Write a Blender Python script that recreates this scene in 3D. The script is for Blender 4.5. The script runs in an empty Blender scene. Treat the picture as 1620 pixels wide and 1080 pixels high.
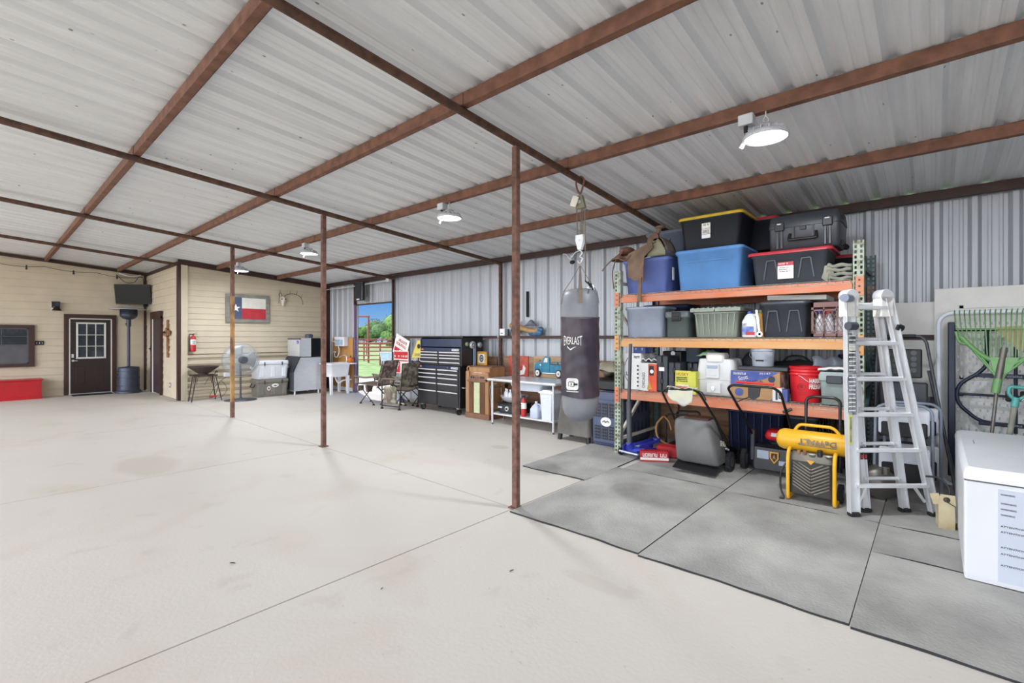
import bpy, bmesh, math, random
from mathutils import Vector, Matrix
PI = math.pi
sc = bpy.context.scene
COL = sc.collection
random.seed(7)

# ---------------------------------------------------------------- camera
cd = bpy.data.cameras.new('camera')
cam = bpy.data.objects.new('camera', cd)
COL.objects.link(cam)
cam.location = (0, 0, 1.56)
cam.rotation_euler = (PI/2, 0, math.radians(41.73))
cd.sensor_width = 36.0
cd.lens = 749.0/1620.0*36.0
cd.shift_y = -7.0/1620.0
cd.clip_start = 0.05
cd.clip_end = 600
sc.camera = cam
sc.view_settings.view_transform = 'Standard'
sc.view_settings.look = 'None'
sc.view_settings.gamma = 1.0
sc.view_settings.use_curve_mapping = False
sc.view_settings.exposure = 0.0

# ---------------------------------------------------------------- sky and sun
SKY_FRONT = 1.0      # brightness of the clear blue side
SKY_SUNNY = 4.8      # extra brightness of the hazy, sunny side
SUN = 4.0
LAMP_W = 60.0
w = bpy.data.worlds.new('sky'); sc.world = w; w.use_nodes = True
nt = w.node_tree; nt.nodes.clear()
def N(t, typ, **kw):
    n = t.nodes.new(typ)
    for k, v in kw.items(): setattr(n, k, v)
    return n
tc = N(nt, 'ShaderNodeTexCoord'); sx = N(nt, 'ShaderNodeSeparateXYZ'); nt.links.new(tc.outputs['Generated'], sx.inputs[0])
cr = N(nt, 'ShaderNodeValToRGB'); nt.links.new(sx.outputs['Z'], cr.inputs[0])
e = cr.color_ramp.elements
e[0].position = 0.0; e[0].color = (0.33, 0.55, 0.80, 1)
e[1].position = 0.5; e[1].color = (0.03, 0.15, 0.52, 1)
e2 = e.new(0.09); e2.color = (0.075, 0.29, 0.75, 1)
bg1 = N(nt, 'ShaderNodeBackground'); bg1.inputs[1].default_value = SKY_FRONT
nt.links.new(cr.outputs[0], bg1.inputs[0])
mr = N(nt, 'ShaderNodeMapRange'); mr.interpolation_type = 'SMOOTHSTEP'
mr.inputs['From Min'].default_value = 0.15; mr.inputs['From Max'].default_value = -0.7
mr.inputs['To Min'].default_value = 0.0; mr.inputs['To Max'].default_value = 1.0
nt.links.new(sx.outputs['Y'], mr.inputs['Value'])
mm = N(nt, 'ShaderNodeMath', operation='MULTIPLY'); mm.inputs[1].default_value = SKY_SUNNY
nt.links.new(mr.outputs[0], mm.inputs[0])
bg2 = N(nt, 'ShaderNodeBackground'); bg2.inputs[0].default_value = (0.97, 0.98, 1.0, 1)
nt.links.new(mm.outputs[0], bg2.inputs[1])
ad = N(nt, 'ShaderNodeAddShader'); nt.links.new(bg1.outputs[0], ad.inputs[0]); nt.links.new(bg2.outputs[0], ad.inputs[1])
wo = N(nt, 'ShaderNodeOutputWorld'); nt.links.new(ad.outputs[0], wo.inputs[0])
sl = bpy.data.lights.new('sun', 'SUN'); sl.energy = SUN; sl.angle = 0.02; sl.color = (1.0, 0.96, 0.91)
so = bpy.data.objects.new('sun', sl); COL.objects.link(so)
so.rotation_euler = (math.radians(-12), math.radians(-34), 0)
so.location = (-10, -10, 30)

# ---------------------------------------------------------------- materials
def lin(h):
    if isinstance(h, str):
        h = tuple(int(h[i:i+2], 16)/255 for i in (0, 2, 4))
    return tuple(c/12.92 if c <= 0.04045 else ((c+0.055)/1.055)**2.4 for c in h)
MATS = {}
def mat(name, col, rough=0.55, metal=0.0, var=0.10, scale=6.0, bump=0.0, bscale=40.0, col2=None, lo=0.35, hi=0.65,
        emit=0.0, alpha=1.0, trans=0.0, stretch=None, spec=None):
    m = bpy.data.materials.new(name); m.use_nodes = True; t = m.node_tree
    b = t.nodes['Principled BSDF']
    c = lin(col); b.inputs['Roughness'].default_value = rough; b.inputs['Metallic'].default_value = metal
    if spec is not None: b.inputs['Specular IOR Level'].default_value = spec
    tc = N(t, 'ShaderNodeTexCoord'); mp = N(t, 'ShaderNodeMapping'); t.links.new(tc.outputs['Object'], mp.inputs[0])
    if stretch: mp.inputs['Scale'].default_value = stretch
    nz = N(t, 'ShaderNodeTexNoise'); nz.inputs['Scale'].default_value = scale; nz.inputs['Detail'].default_value = 5
    t.links.new(mp.outputs[0], nz.inputs['Vector'])
    rp = N(t, 'ShaderNodeValToRGB'); t.links.new(nz.outputs['Fac'], rp.inputs[0])
    rp.color_ramp.elements[0].position = lo; rp.color_ramp.elements[1].position = hi
    if col2: ca = c; cb = lin(col2)
    else: ca = tuple(x*(1-var) for x in c); cb = tuple(min(1, x*(1+var)) for x in c)
    rp.color_ramp.elements[0].color = (*ca, 1); rp.color_ramp.elements[1].color = (*cb, 1)
    t.links.new(rp.outputs[0], b.inputs['Base Color'])
    if bump:
        n2 = N(t, 'ShaderNodeTexNoise'); n2.inputs['Scale'].default_value = bscale; n2.inputs['Detail'].default_value = 3
        t.links.new(mp.outputs[0], n2.inputs['Vector'])
        bp = N(t, 'ShaderNodeBump'); bp.inputs['Strength'].default_value = bump; bp.inputs['Distance'].default_value = 0.01
        t.links.new(n2.outputs['Fac'], bp.inputs['Height']); t.links.new(bp.outputs[0], b.inputs['Normal'])
    if emit:
        b.inputs['Emission Color'].default_value = (*c, 1); b.inputs['Emission Strength'].default_value = emit
    if alpha < 1: b.inputs['Alpha'].default_value = alpha
    if trans: b.inputs['Transmission Weight'].default_value = trans
    MATS[name] = m
    return m

# ---------------------------------------------------------------- mesh helpers
def norm(v): return Vector(v).normalized()
def catmull(pts, k=5, closed=False):
    P = [Vector(p) for p in pts]; n = len(P); out = []
    segs = n if closed else n-1
    for i in range(segs):
        if closed: a, b, c, d = P[(i-1) % n], P[i], P[(i+1) % n], P[(i+2) % n]
        else: a, b, c, d = P[max(0, i-1)], P[i], P[i+1], P[min(n-1, i+2)]
        for j in range(k):
            s = j/k
            out.append(0.5*((2*b)+(c-a)*s+(2*a-5*b+4*c-d)*s*s+(3*b-a-3*c+d)*s**3))
    if not closed: out.append(P[-1])
    return out
def fillet(pts, r=0.03, k=4):
    P = [Vector(p) for p in pts]; out = [P[0]]
    for i in range(1, len(P)-1):
        a, b, c = P[i-1], P[i], P[i+1]
        rr = min(r, (a-b).length*0.45, (c-b).length*0.45)
        p, q = b+(a-b).normalized()*rr, b+(c-b).normalized()*rr
        for j in range(k+1):
            s = j/k
            out.append((1-s)**2*p+2*s*(1-s)*b+s*s*q)
    out.append(P[-1]); return out
def rect_ring(hx, hy, rc, k=3):
    rc = min(rc, hx*0.99, hy*0.99)
    if rc <= 1e-5: return [(-hx, -hy), (hx, -hy), (hx, hy), (-hx, hy)]
    out = []
    for cx, cy, a0 in ((hx-rc, -hy+rc, -PI/2), (hx-rc, hy-rc, 0), (-hx+rc, hy-rc, PI/2), (-hx+rc, -hy+rc, PI)):
        for j in range(k+1):
            a = a0+PI/2*j/k
            out.append((cx+rc*math.cos(a), cy+rc*math.sin(a)))
    return out
class B:
    """collects shapes, then becomes one mesh object"""
    def __init__(s, m=None):
        s.v = []; s.f = []; s.mi = []; s.sm = []; s.ml = []; s.m = m; s.T = Matrix.Identity(4)
    def mid(s, m):
        m = m or s.m
        if m not in s.ml: s.ml.append(m)
        return s.ml.index(m)
    def raw(s, vs, fs, m=None, smooth=False):
        o = len(s.v); i = s.mid(m)
        for p in vs: s.v.append(tuple(s.T @ Vector(p)))
        for f in fs: s.f.append(tuple(o+a for a in f)); s.mi.append(i); s.sm.append(smooth)
        return s
    def box(s, x0, x1, y0, y1, z0, z1, m=None, bev=0.0):
        if bev > 0:
            cx, cy = (x0+x1)/2, (y0+y1)/2; hx, hy = (x1-x0)/2, (y1-y0)/2
            return s.rr(cx, cy, [(z0, hx-bev, hy-bev, bev), (z0+bev, hx, hy, bev*1.5), (z1-bev, hx, hy, bev*1.5), (z1, hx-bev, hy-bev, bev)], m, k=2, smooth=False)
        vs = [(x0, y0, z0), (x1, y0, z0), (x1, y1, z0), (x0, y1, z0), (x0, y0, z1), (x1, y0, z1), (x1, y1, z1), (x0, y1, z1)]
        return s.raw(vs, [(0, 3, 2, 1), (4, 5, 6, 7), (0, 1, 5, 4), (1, 2, 6, 5), (2, 3, 7, 6), (3, 0, 4, 7)], m)
    def loft(s, rings, m=None, cap0=True, cap1=True, smooth=True, closed=True):
        n = len(rings[0]); vs = [p for r in rings for p in r]; fs = []
        for i in range(len(rings)-1):
            for j in range(n if closed else n-1):
                a = i*n+j; b = i*n+(j+1) % n
                fs.append((a, b, b+n, a+n))
        s.raw(vs, fs, m, smooth)
        if cap0: s.raw(rings[0], [tuple(reversed(range(n)))], m)
        if cap1: s.raw(rings[-1], [tuple(range(n))], m)
        return s
    def rr(s, cx, cy, levels, m=None, k=3, smooth=True, cap0=True, cap1=True):
        """stack of rounded rectangles (z, half x, half y, corner radius)"""
        rings = []
        for (z, hx, hy, rc) in levels:
            rings.append([(cx+a, cy+b, z) for a, b in rect_ring(hx, hy, rc, k)])
        return s.loft(rings, m, cap0, cap1, smooth)
    def cyl(s, p0, p1, r, m=None, r1=None, n=12, cap=True, smooth=True):
        p0 = Vector(p0); p1 = Vector(p1); d = (p1-p0).normalized(); r1 = r if r1 is None else r1
        u = d.orthogonal().normalized(); w_ = d.cross(u)
        R = [[p+(u*math.cos(2*PI*i/n)+w_*math.sin(2*PI*i/n))*q for i in range(n)] for p, q in ((p0, r), (p1, r1))]
        return s.loft(R, m, cap, cap, smooth)
    def tube(s, pts, r, m=None, n=8, closed=False, cap=True):
        P = [Vector(p) for p in pts]; k = len(P); rings = []
        u = None
        for i in range(k):
            if closed: d = (P[(i+1) % k]-P[i-1])
            else: d = P[min(k-1, i+1)]-P[max(0, i-1)]
            if d.length < 1e-9: d = Vector((0, 0, 1))
            d.normalize()
            if u is None: u = d.orthogonal().normalized()
            else:
                u = u-d*u.dot(d)
                u = u.normalized() if u.length > 1e-6 else d.orthogonal().normalized()
            w_ = d.cross(u); q = r[i] if isinstance(r, (list, tuple)) else r
            rings.append([P[i]+(u*math.cos(2*PI*j/n)+w_*math.sin(2*PI*j/n))*q for j in range(n)])
        if closed: rings.append(rings[0]); return s.loft(rings, m, False, False)
        return s.loft(rings, m, cap, cap)
    def lathe(s, prof, c=(0, 0, 0), axis='z', m=None, n=24, cap0=True, cap1=True, sx=1.0, sy=1.0):
        rings = []
        for (r, z) in prof:
            ring = []
            for j in range(n):
                a = 2*PI*j/n; x, y = r*math.cos(a)*sx, r*math.sin(a)*sy
                p = {'z': (x, y, z), 'y': (x, z, -y), 'x': (z, x, y)}[axis]
                ring.append((c[0]+p[0], c[1]+p[1], c[2]+p[2]))
            rings.append(ring)
        return s.loft(rings, m, cap0, cap1)
    def ell(s, c, r, m=None, n=16, k=10):
        prof = [(max(1e-4, math.sin(PI*i/k)), -math.cos(PI*i/k)) for i in range(k+1)]
        rings = [[(c[0]+a*math.cos(2*PI*j/n)*r[0], c[1]+a*math.sin(2*PI*j/n)*r[1], c[2]+z*r[2]) for j in range(n)] for a, z in prof]
        return s.loft(rings, m)
    def prism(s, poly, a0, a1, plane='xz', m=None, smooth=False):
        """polygon in a plane, extruded along the third axis"""
        f = {'xz': lambda p, t: (p[0], t, p[1]), 'yz': lambda p, t: (t, p[0], p[1]), 'xy': lambda p, t: (p[0], p[1], t)}[plane]
        return s.loft([[f(p, a0) for p in poly], [f(p, a1) for p in poly]], m, True, True, smooth)
    def bar(s, p0, p1, w_, h, m=None, up=(0, 0, 1)):
        """rectangular bar between two points"""
        p0 = Vector(p0); p1 = Vector(p1); d = (p1-p0).normalized(); up = Vector(up)
        if abs(d.dot(up)) > 0.98: up = Vector((0, 1, 0)) if abs(d.y) < 0.9 else Vector((1, 0, 0))
        x = d.cross(up).normalized(); z = x.cross(d)
        R = [[p+x*a*w_/2+z*b*h/2 for a, b in ((-1, -1), (1, -1), (1, 1), (-1, 1))] for p in (p0, p1)]
        return s.loft(R, m, True, True, False)
    def grid(s, fn, nu, nv, m=None, smooth=True, thick=None):
        vs = [fn(i/nu, j/nv) for j in range(nv+1) for i in range(nu+1)]
        fs = [(j*(nu+1)+i, j*(nu+1)+i+1, (j+1)*(nu+1)+i+1, (j+1)*(nu+1)+i) for j in range(nv) for i in range(nu)]
        if thick:
            t = Vector(thick); k = len(vs)
            vs2 = [Vector(p)+t for p in vs]; vs = list(vs)+vs2
            fs = fs+[tuple(reversed([a+k for a in f])) for f in fs]
            edge = [i for i in range(nu+1)]+[(j)*(nu+1)+nu for j in range(1, nv+1)]+[nv*(nu+1)+i for i in range(nu-1, -1, -1)]+[j*(nu+1) for j in range(nv-1, 0, -1)]
            for a, b in zip(edge, edge[1:]+edge[:1]): fs.append((b, a, a+k, b+k))
        return s.raw(vs, fs, m, smooth)
    def text(s, body, o, u, v, w_, h, m=None, ext=0.0015, off=0.0):
        """lettering fitted into a w x h rectangle whose lower left corner is o"""
        u = norm(u); v = norm(v); n = u.cross(v); o = Vector(o)
        V, F = glyphs(body, off)
        x0 = min(p[0] for p in V); x1 = max(p[0] for p in V); y0 = min(p[1] for p in V); y1 = max(p[1] for p in V)
        z1 = max(p[2] for p in V) or 1
        vs = [o+u*((p[0]-x0)/(x1-x0)*w_)+v*((p[1]-y0)/(y1-y0)*h)+n*(p[2]/z1*ext) for p in V]
        return s.raw(vs, F, m)
    def build(s, name, parent=None, weld=False):
        me = bpy.data.meshes.new(name)
        me.from_pydata(s.v, [], s.f)
        for m in s.ml: me.materials.append(MATS[m] if isinstance(m, str) else m)
        me.polygons.foreach_set('material_index', s.mi)
        me.polygons.foreach_set('use_smooth', s.sm)
        me.update()
        o = bpy.data.objects.new(name, me); COL.objects.link(o)
        if parent is not None: o.parent = parent
        return o
_G = {}
def glyphs(body, off=0.0):
    key = (body, off)
    if key not in _G:
        c = bpy.data.curves.new('t', 'FONT'); c.body = body; c.size = 1; c.extrude = 0.05; c.offset = off; c.resolution_u = 2
        c.space_line = 0.85
        o = bpy.data.objects.new('t', c); COL.objects.link(o)
        dg = bpy.context.evaluated_depsgraph_get(); me = bpy.data.meshes.new_from_object(o.evaluated_get(dg))
        V = [tuple(p.co) for p in me.vertices]; V = [(a, b, z+0.05) for a, b, z in V]
        F = [tuple(p.vertices) for p in me.polygons]
        bpy.data.objects.remove(o); bpy.data.curves.remove(c); bpy.data.meshes.remove(me)
        _G[key] = (V, F)
    return _G[key]
def thing(name, label, cat, loc=(0, 0, 0), rz=0.0, group=None):
    o = bpy.data.objects.new(name, None); COL.objects.link(o); o.empty_display_size = 0.1
    o.location = loc; o.rotation_euler = (0, 0, rz); o['label'] = label; o['category'] = cat
    if group: o['group'] = group
    return o
def tag(o, label, cat, group=None, kind=None, loc=None, rz=None):
    o['label'] = label; o['category'] = cat
    if group: o['group'] = group
    if kind: o['kind'] = kind
    if loc is not None: o.location = loc
    if rz is not None: o.rotation_euler = (0, 0, rz)
    return o
def struct(o):
    o['kind'] = 'structure'; return o
def dup(o, label=None, loc=None, rz=None, group=None, parent=None):
    c = o.copy(); COL.objects.link(c)
    if parent is not None: c.parent = parent
    if label: c['label'] = label
    if group: c['group'] = group
    if loc is not None: c.location = loc
    if rz is not None: c.rotation_euler = (0, 0, rz)
    for k in [x for x in KIDS.get(o.name, o.children)]: dup(k, parent=c)
    return c
KIDS = {}

# ---------------------------------------------------------------- palette
mat('concrete', 'd9d6cf', 0.75, var=0.05, scale=0.8, bump=0.15, bscale=30)
mat('joint', '4c4a45', 0.9)
mat('roofmetal', 'dcdfe2', 0.5, 0.15, var=0.06, scale=1.5, stretch=(8, 0.6, 1))
mat('wallmetal', 'aeb0b5', 0.45, 0.25, var=0.05, scale=2, stretch=(6, 6, 0.4))
mat('rust', '75503f', 0.75, var=0.25, scale=9, bump=0.3)
mat('rustpipe', '53392c', 0.7, var=0.35, scale=14, bump=0.3)
mat('darkbrown', '3a2420', 0.6, var=0.15)
mat('ochrepost', '6a4330', 0.8, col2='b08a55', scale=7, stretch=(1, 1, 0.5), bump=0.2)
mat('siding', 'cabda6', 0.65, var=0.04, scale=3)
mat('sidingshade', 'c5b697', 0.65, var=0.05)
mat('trimbrown', '3e231c', 0.5, var=0.1)
mat('doorbrown', '2a1917', 0.35, var=0.08)
mat('white', 'e8e8ea', 0.4, var=0.03)
mat('offwhite', 'dcdad4', 0.5, var=0.04)
mat('black', '17171a', 0.45, var=0.1)
mat('blackgloss', '08080a', 0.35, var=0.05, spec=0.25)
mat('rubber', '1c1c1e', 0.85, var=0.15)
mat('steel', 'cfd0d3', 0.35, 0.5, var=0.05)
mat('alum', 'd8d9db', 0.4, 0.35, var=0.06, scale=4)
mat('chrome', 'd5d6d8', 0.12, 1.0, var=0.02)
mat('glassdark', '20262c', 0.05, 0.0, var=0.2, spec=0.9)
mat('red', 'b01f22', 0.4, var=0.06)
mat('paper', 'e6e4de', 0.7, var=0.03)
mat('ink', '1d1d22', 0.6)
mat('inkred', 'b3202a', 0.5)
mat('wood', 'a87448', 0.6, var=0.2, scale=3, stretch=(1, 1, 0.2))
mat('greymetal', '55575c', 0.5, 0.4, var=0.1)
# ================================================================ the building
def zroof(Y): return 3.365-0.08*(Y-3.27)          # underside of the purlins
# floor: concrete slabs with open joints over a darker base
def floor_mat():
    m = bpy.data.materials.new('slab'); m.use_nodes = True; t = m.node_tree; b = t.nodes['Principled BSDF']
    tc = N(t, 'ShaderNodeTexCoord')
    def nz(s, d=6, dist=0.0):
        n = N(t, 'ShaderNodeTexNoise'); n.inputs['Scale'].default_value = s; n.inputs['Detail'].default_value = d
        n.inputs['Distortion'].default_value = dist; t.links.new(tc.outputs['Object'], n.inputs['Vector']); return n
    def ramp(src, a, ca, b_, cb):
        r = N(t, 'ShaderNodeValToRGB'); e = r.color_ramp.elements
        e[0].position = a; e[0].color = (*ca, 1); e[1].position = b_; e[1].color = (*cb, 1)
        t.links.new(src, r.inputs[0]); return r
    def mix(f, a, b_, typ='MIX'):
        x = N(t, 'ShaderNodeMix'); x.data_type = 'RGBA'; x.blend_type = typ
        for s, i in ((f, 0), (a, 6), (b_, 7)):
            if isinstance(s, (int, float)): x.inputs[i].default_value = s
            elif isinstance(s, tuple): x.inputs[i].default_value = (*s, 1)
            else: t.links.new(s, x.inputs[i])
        return x.outputs[2]
    base = ramp(nz(0.5, 4).outputs[0], 0.3, lin('d0cec5'), 0.7, lin('dbd9d0')).outputs[0]
    # ochre dust blotches
    f1 = ramp(nz(0.9, 8, 0.6).outputs[0], 0.54, (0, 0, 0), 0.70, (0.6, 0.6, 0.6)).outputs[0]
    c = mix(f1, base, lin('c9bca4'))
    f2 = ramp(nz(3.2, 9, 0.4).outputs[0], 0.62, (0, 0, 0), 0.74, (0.45, 0.45, 0.45)).outputs[0]
    c = mix(f2, c, lin('a9a49b'))
    f3 = ramp(nz(26, 3).outputs[0], 0.70, (0, 0, 0), 0.76, (0.6, 0.6, 0.6)).outputs[0]
    c = mix(f3, c, lin('8d8578'))
    # worn patch of another pour near the right foreground
    def blob(cx, cy, rx, ry, edge=0.06):
        mp = N(t, 'ShaderNodeMapping'); mp.inputs['Location'].default_value = (-cx/rx, -cy/ry, 0); mp.inputs['Scale'].default_value = (1/rx, 1/ry, 0)
        t.links.new(tc.outputs['Object'], mp.inputs[0])
        wv = N(t, 'ShaderNodeMix'); wv.data_type = 'VECTOR'; wv.inputs[0].default_value = 0.12
        t.links.new(mp.outputs[0], wv.inputs[4]); t.links.new(nz(2.0, 5).outputs[1], wv.inputs[5])
        ln = N(t, 'ShaderNodeVectorMath', operation='LENGTH'); t.links.new(mp.outputs[0], ln.inputs[0])
        a = N(t, 'ShaderNodeMath', operation='ADD'); n = nz(3.0, 6)
        s = N(t, 'ShaderNodeMath', operation='MULTIPLY'); s.inputs[1].default_value = 0.35; t.links.new(n.outputs[0], s.inputs[0])
        t.links.new(ln.outputs['Value'], a.inputs[0]); t.links.new(s.outputs[0], a.inputs[1])
        return ramp(a.outputs[0], 1.10-edge, (1, 1, 1), 1.10+edge, (0, 0, 0)).outputs[0]
    fb = mix(1.0, blob(0.5, 2.85, 1.21, 1.0, 0.015), (0.55, 0.55, 0.55), 'MULTIPLY')
    c = mix(fb, c, lin('b9aea6'))
    for (x, y, rx, ry, k) in ((-7.15, 1.35, 0.8, 0.42, 0.55), (-12.4, 5.3, 1.1, 0.3, 0.6), (-4.6, 4.9, 0.2, 0.14, 0.6), (-1.6, 2.6, 0.35, 0.1, 0.35)):
        f = mix(1.0, blob(x, y, rx, ry, 0.32), (k, k, k), 'MULTIPLY'); c = mix(f, c, lin('b4aa9c'))
    t.links.new(c, b.inputs['Base Color']); b.inputs['Roughness'].default_value = 0.62
    bp = N(t, 'ShaderNodeBump'); bp.inputs['Strength'].default_value = 0.12; bp.inputs['Distance'].default_value = 0.01
    t.links.new(nz(40, 4).outputs[0], bp.inputs['Height']); t.links.new(bp.outputs[0], b.inputs['Normal'])
    MATS['slab'] = m
floor_mat()
b = B('slab'); g = 0.006
xs = [-17.6, -13.84, -10.18, -6.51, -2.86, 0.8, 5.0]
for a, c in zip(xs, xs[1:]):
    for y0, y1 in ((-3.0, 0.05), (0.05, 3.24)):
        b.box(a+g, c-g, y0+(g if y0 > 0 else 0), y1-g, -0.12, 0, 'slab')
for a, c in ((-14.0, -2.86), (-2.86, 5.0)):
    b.box(a+g, c-(g if c < 4 else 0), 3.24+g, 7.2, -0.12, 0, 'slab')
b.box(-17.6, 5, -3.0, 7.2, -0.2, -0.06, 'joint')
struct(b.build('floor'))

def ribs(x0, x1, pitch=0.3048, h=0.038, minor=0.005, phase=0.0):
    """metal sheet cross section: (position, height) pairs"""
    out = [(x0, 0)]; n0 = math.floor((x0-phase)/pitch); k = n0
    while True:
        c = k*pitch+phase
        for dx, z in ((-0.055, 0), (-0.022, h), (0.022, h), (0.055, 0), (0.095, 0), (0.105, minor), (0.125, minor), (0.135, 0),
                      (0.180, 0), (0.190, minor), (0.210, minor), (0.220, 0)):
            x = c+dx
            if x0 < x < x1: out.append((x, z))
        k += 1
        if k*pitch+phase > x1+pitch: break
    out.append((x1, 0))
    return out
# roof sheets, ribs up, falling towards the back wall
b = B('roofmetal')
YA, YB = -4.0, 7.16  # roof runs on unseen behind the camera, its length set to limit sky light
pr = ribs(-17.7, 5.0, phase=0.1)
for x_a, x_b in ((0, len(pr)-1),):
    A = [(x, YA, zroof(YA)+0.104+z) for x, z in pr]; C = [(x, YB, zroof(YB)+0.104+z) for x, z in pr]
    mid = [[(x, y, zroof(y)+0.104+z) for x, z in pr] for y in (-0.3, 2.6, 4.05, 5.55)]
    b.loft([A]+mid+[C], 'roofmetal', False, False, False, closed=False)
struct(b.build('ceiling'))
def specks(name, sc_, thr, col, k):
    m = MATS[name]; t = m.node_tree; bs = t.nodes['Principled BSDF']; src = bs.inputs['Base Color'].links[0].from_socket
    tc = N(t, 'ShaderNodeTexCoord'); mp = N(t, 'ShaderNodeMapping'); t.links.new(tc.outputs['Object'], mp.inputs[0]); mp.inputs['Scale'].default_value = (1, 0.5, 1)
    v = N(t, 'ShaderNodeTexVoronoi'); v.inputs['Scale'].default_value = sc_; t.links.new(mp.outputs[0], v.inputs[0])
    r = N(t, 'ShaderNodeValToRGB'); r.color_ramp.elements[0].position = thr*0.7; r.color_ramp.elements[0].color = (k, k, k, 1); r.color_ramp.elements[1].position = thr; r.color_ramp.elements[1].color = (0, 0, 0, 1)
    t.links.new(v.outputs['Distance'], r.inputs[0])
    x = N(t, 'ShaderNodeMix'); x.data_type = 'RGBA'; t.links.new(r.outputs[0], x.inputs[0]); t.links.new(src, x.inputs[6]); x.inputs[7].default_value = (*lin(col), 1)
    t.links.new(x.outputs[2], bs.inputs['Base Color'])
specks('roofmetal', 9.0, 0.07, '6e6a60', 0.8)
# back wall of ribbed sheet with the doorway
YW = 7.1
b = B('wallmetal')
def sheet(x0, x1, z0, z1):
    p = ribs(x0, x1, phase=0.02)
    b.loft([[(x, YW-z+0.03, z0) for x, z in p], [(x, YW-z+0.03, z1) for x, z in p]], 'wallmetal', False, False, False, closed=False)
ZT = zroof(YW)+0.10
sheet(-13.9, -12.2, 0, ZT); sheet(-12.2, -10.38, 2.46, ZT); sheet(-10.38, 5.0, 0, ZT)
struct(b.build('wall_back'))
# lap siding walls
def siding(b, length, z0, z1, pitch, m='siding', thick=0.02, zoff=0.0):
    """boards facing -y in the local frame, x from 0 to length"""
    pts = []; z = z0
    pts.append((0.0, z0))
    while z < z1-0.001:
        zt = min(z+pitch, z1)
        pts += [(-thick, z+0.001), (-0.001, zt)]
        z = zt
    b.loft([[(0, y, zz) for y, zz in pts], [(length, y, zz) for y, zz in pts]], m, False, False, False, closed=False)
def local(o, loc, rz): o.location = loc; o.rotation_euler = (0, 0, rz); return o
b = B('siding'); siding(b, 6.4, 0, zroof(-3)+0.1, 0.19)
o = struct(b.build('wall_left')); local(o, (-17.4, -3.1, 0), PI/2)
# trim the top of the left wall to the roof slope
for v in o.data.vertices:
    zz = zroof(-3.1+v.co.x)+0.11
    if v.co.z > zz: v.co.z = zz
b = B('siding'); siding(b, 3.56, 0, zroof(3.27)+0.1, 0.19)
struct(local(b.build('wall_side'), (-17.4, 3.27, 0), 0))
b = B('siding'); siding(b, 3.83, 1.14, zroof(3.2)+0.1, 0.145)
# heavier horizontal ribs on the lower part of the same wall
pts = []; z = 0.0
while z < 1.14:
    pts += [(0.0, z), (-0.005, z+0.052), (-0.065, z+0.07), (-0.065, z+0.125), (-0.005, z+0.150)]; z += 0.163
pts = [p for p in pts if p[1] <= 1.14]+[(-0.065, 1.14), (0, 1.145)]
b.loft([[(0, y, zz) for y, zz in pts], [(3.83, y, zz) for y, zz in pts]], 'siding', False, False, False, closed=False)
o = struct(local(b.build('wall_flag'), (-13.84, 3.27, 0), PI/2)); o.name = 'wall_far'
for v in o.data.vertices:
    zz = zroof(3.27+v.co.x)+0.11
    if v.co.z > zz: v.co.z = zz
# trims of the beige walls
b = B('trimbrown'); b.box(-13.93, -13.79, 3.20, 3.26, 0, zroof(3.2)+0.0); struct(b.build('trim_1'))
b = B('offwhite'); b.m = 'siding'; b.box(-13.825, -13.77, 3.262, 3.40, 0, zroof(3.3)); struct(b.build('trim_2'))
b = B('darkbrown'); b.box(-13.84, -13.76, 6.93, 7.09, 0, zroof(7)+0.02); struct(b.build('trim_3'))
b = B('darkbrown')
b.bar((-13.80, 3.2, zroof(3.2)+0.03), (-13.80, 7.05, zroof(7.05)+0.03), 0.07, 0.12); struct(b.build('trim_4'))
b = B('darkbrown'); b.bar((-17.36, -3, zroof(-3)+0.03), (-17.36, 3.25, zroof(3.25)+0.03), 0.05, 0.08); struct(b.build('trim_5'))
b = B('darkbrown'); b.bar((-17.35, 3.235, zroof(3.24)+0.02), (-13.9, 3.235, zroof(3.24)+0.02), 0.05, 0.07, up=(0, 0, 1)); struct(b.build('trim_6'))
b = B('trimbrown'); b.box(-17.39, -17.345, 3.19, 3.235, 0, zroof(3.2)); struct(b.build('trim_7'))
# dark wooden boards along the foot of the metal wall
mat('barnboard', '8a6a50', 0.8, var=0.3, scale=2.5, stretch=(0.6, 1, 5), bump=0.3)
b = B('barnboard')
for x0, x1, z0, z1 in ((-9.3, -6.7, 0.02, 1.16), (-6.5, -5.25, 0.02, 1.18), (-5.23, -2.9, 0.02, 1.16), (-2.88, -0.6, 0.02, 1.14)):
    for k in range(4):
        h = (z1-z0)/4; b.box(x0, x1, 7.035, 7.06, z0+k*h+0.003, z0+(k+1)*h-0.003)
struct(b.build('trim_8'))

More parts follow.
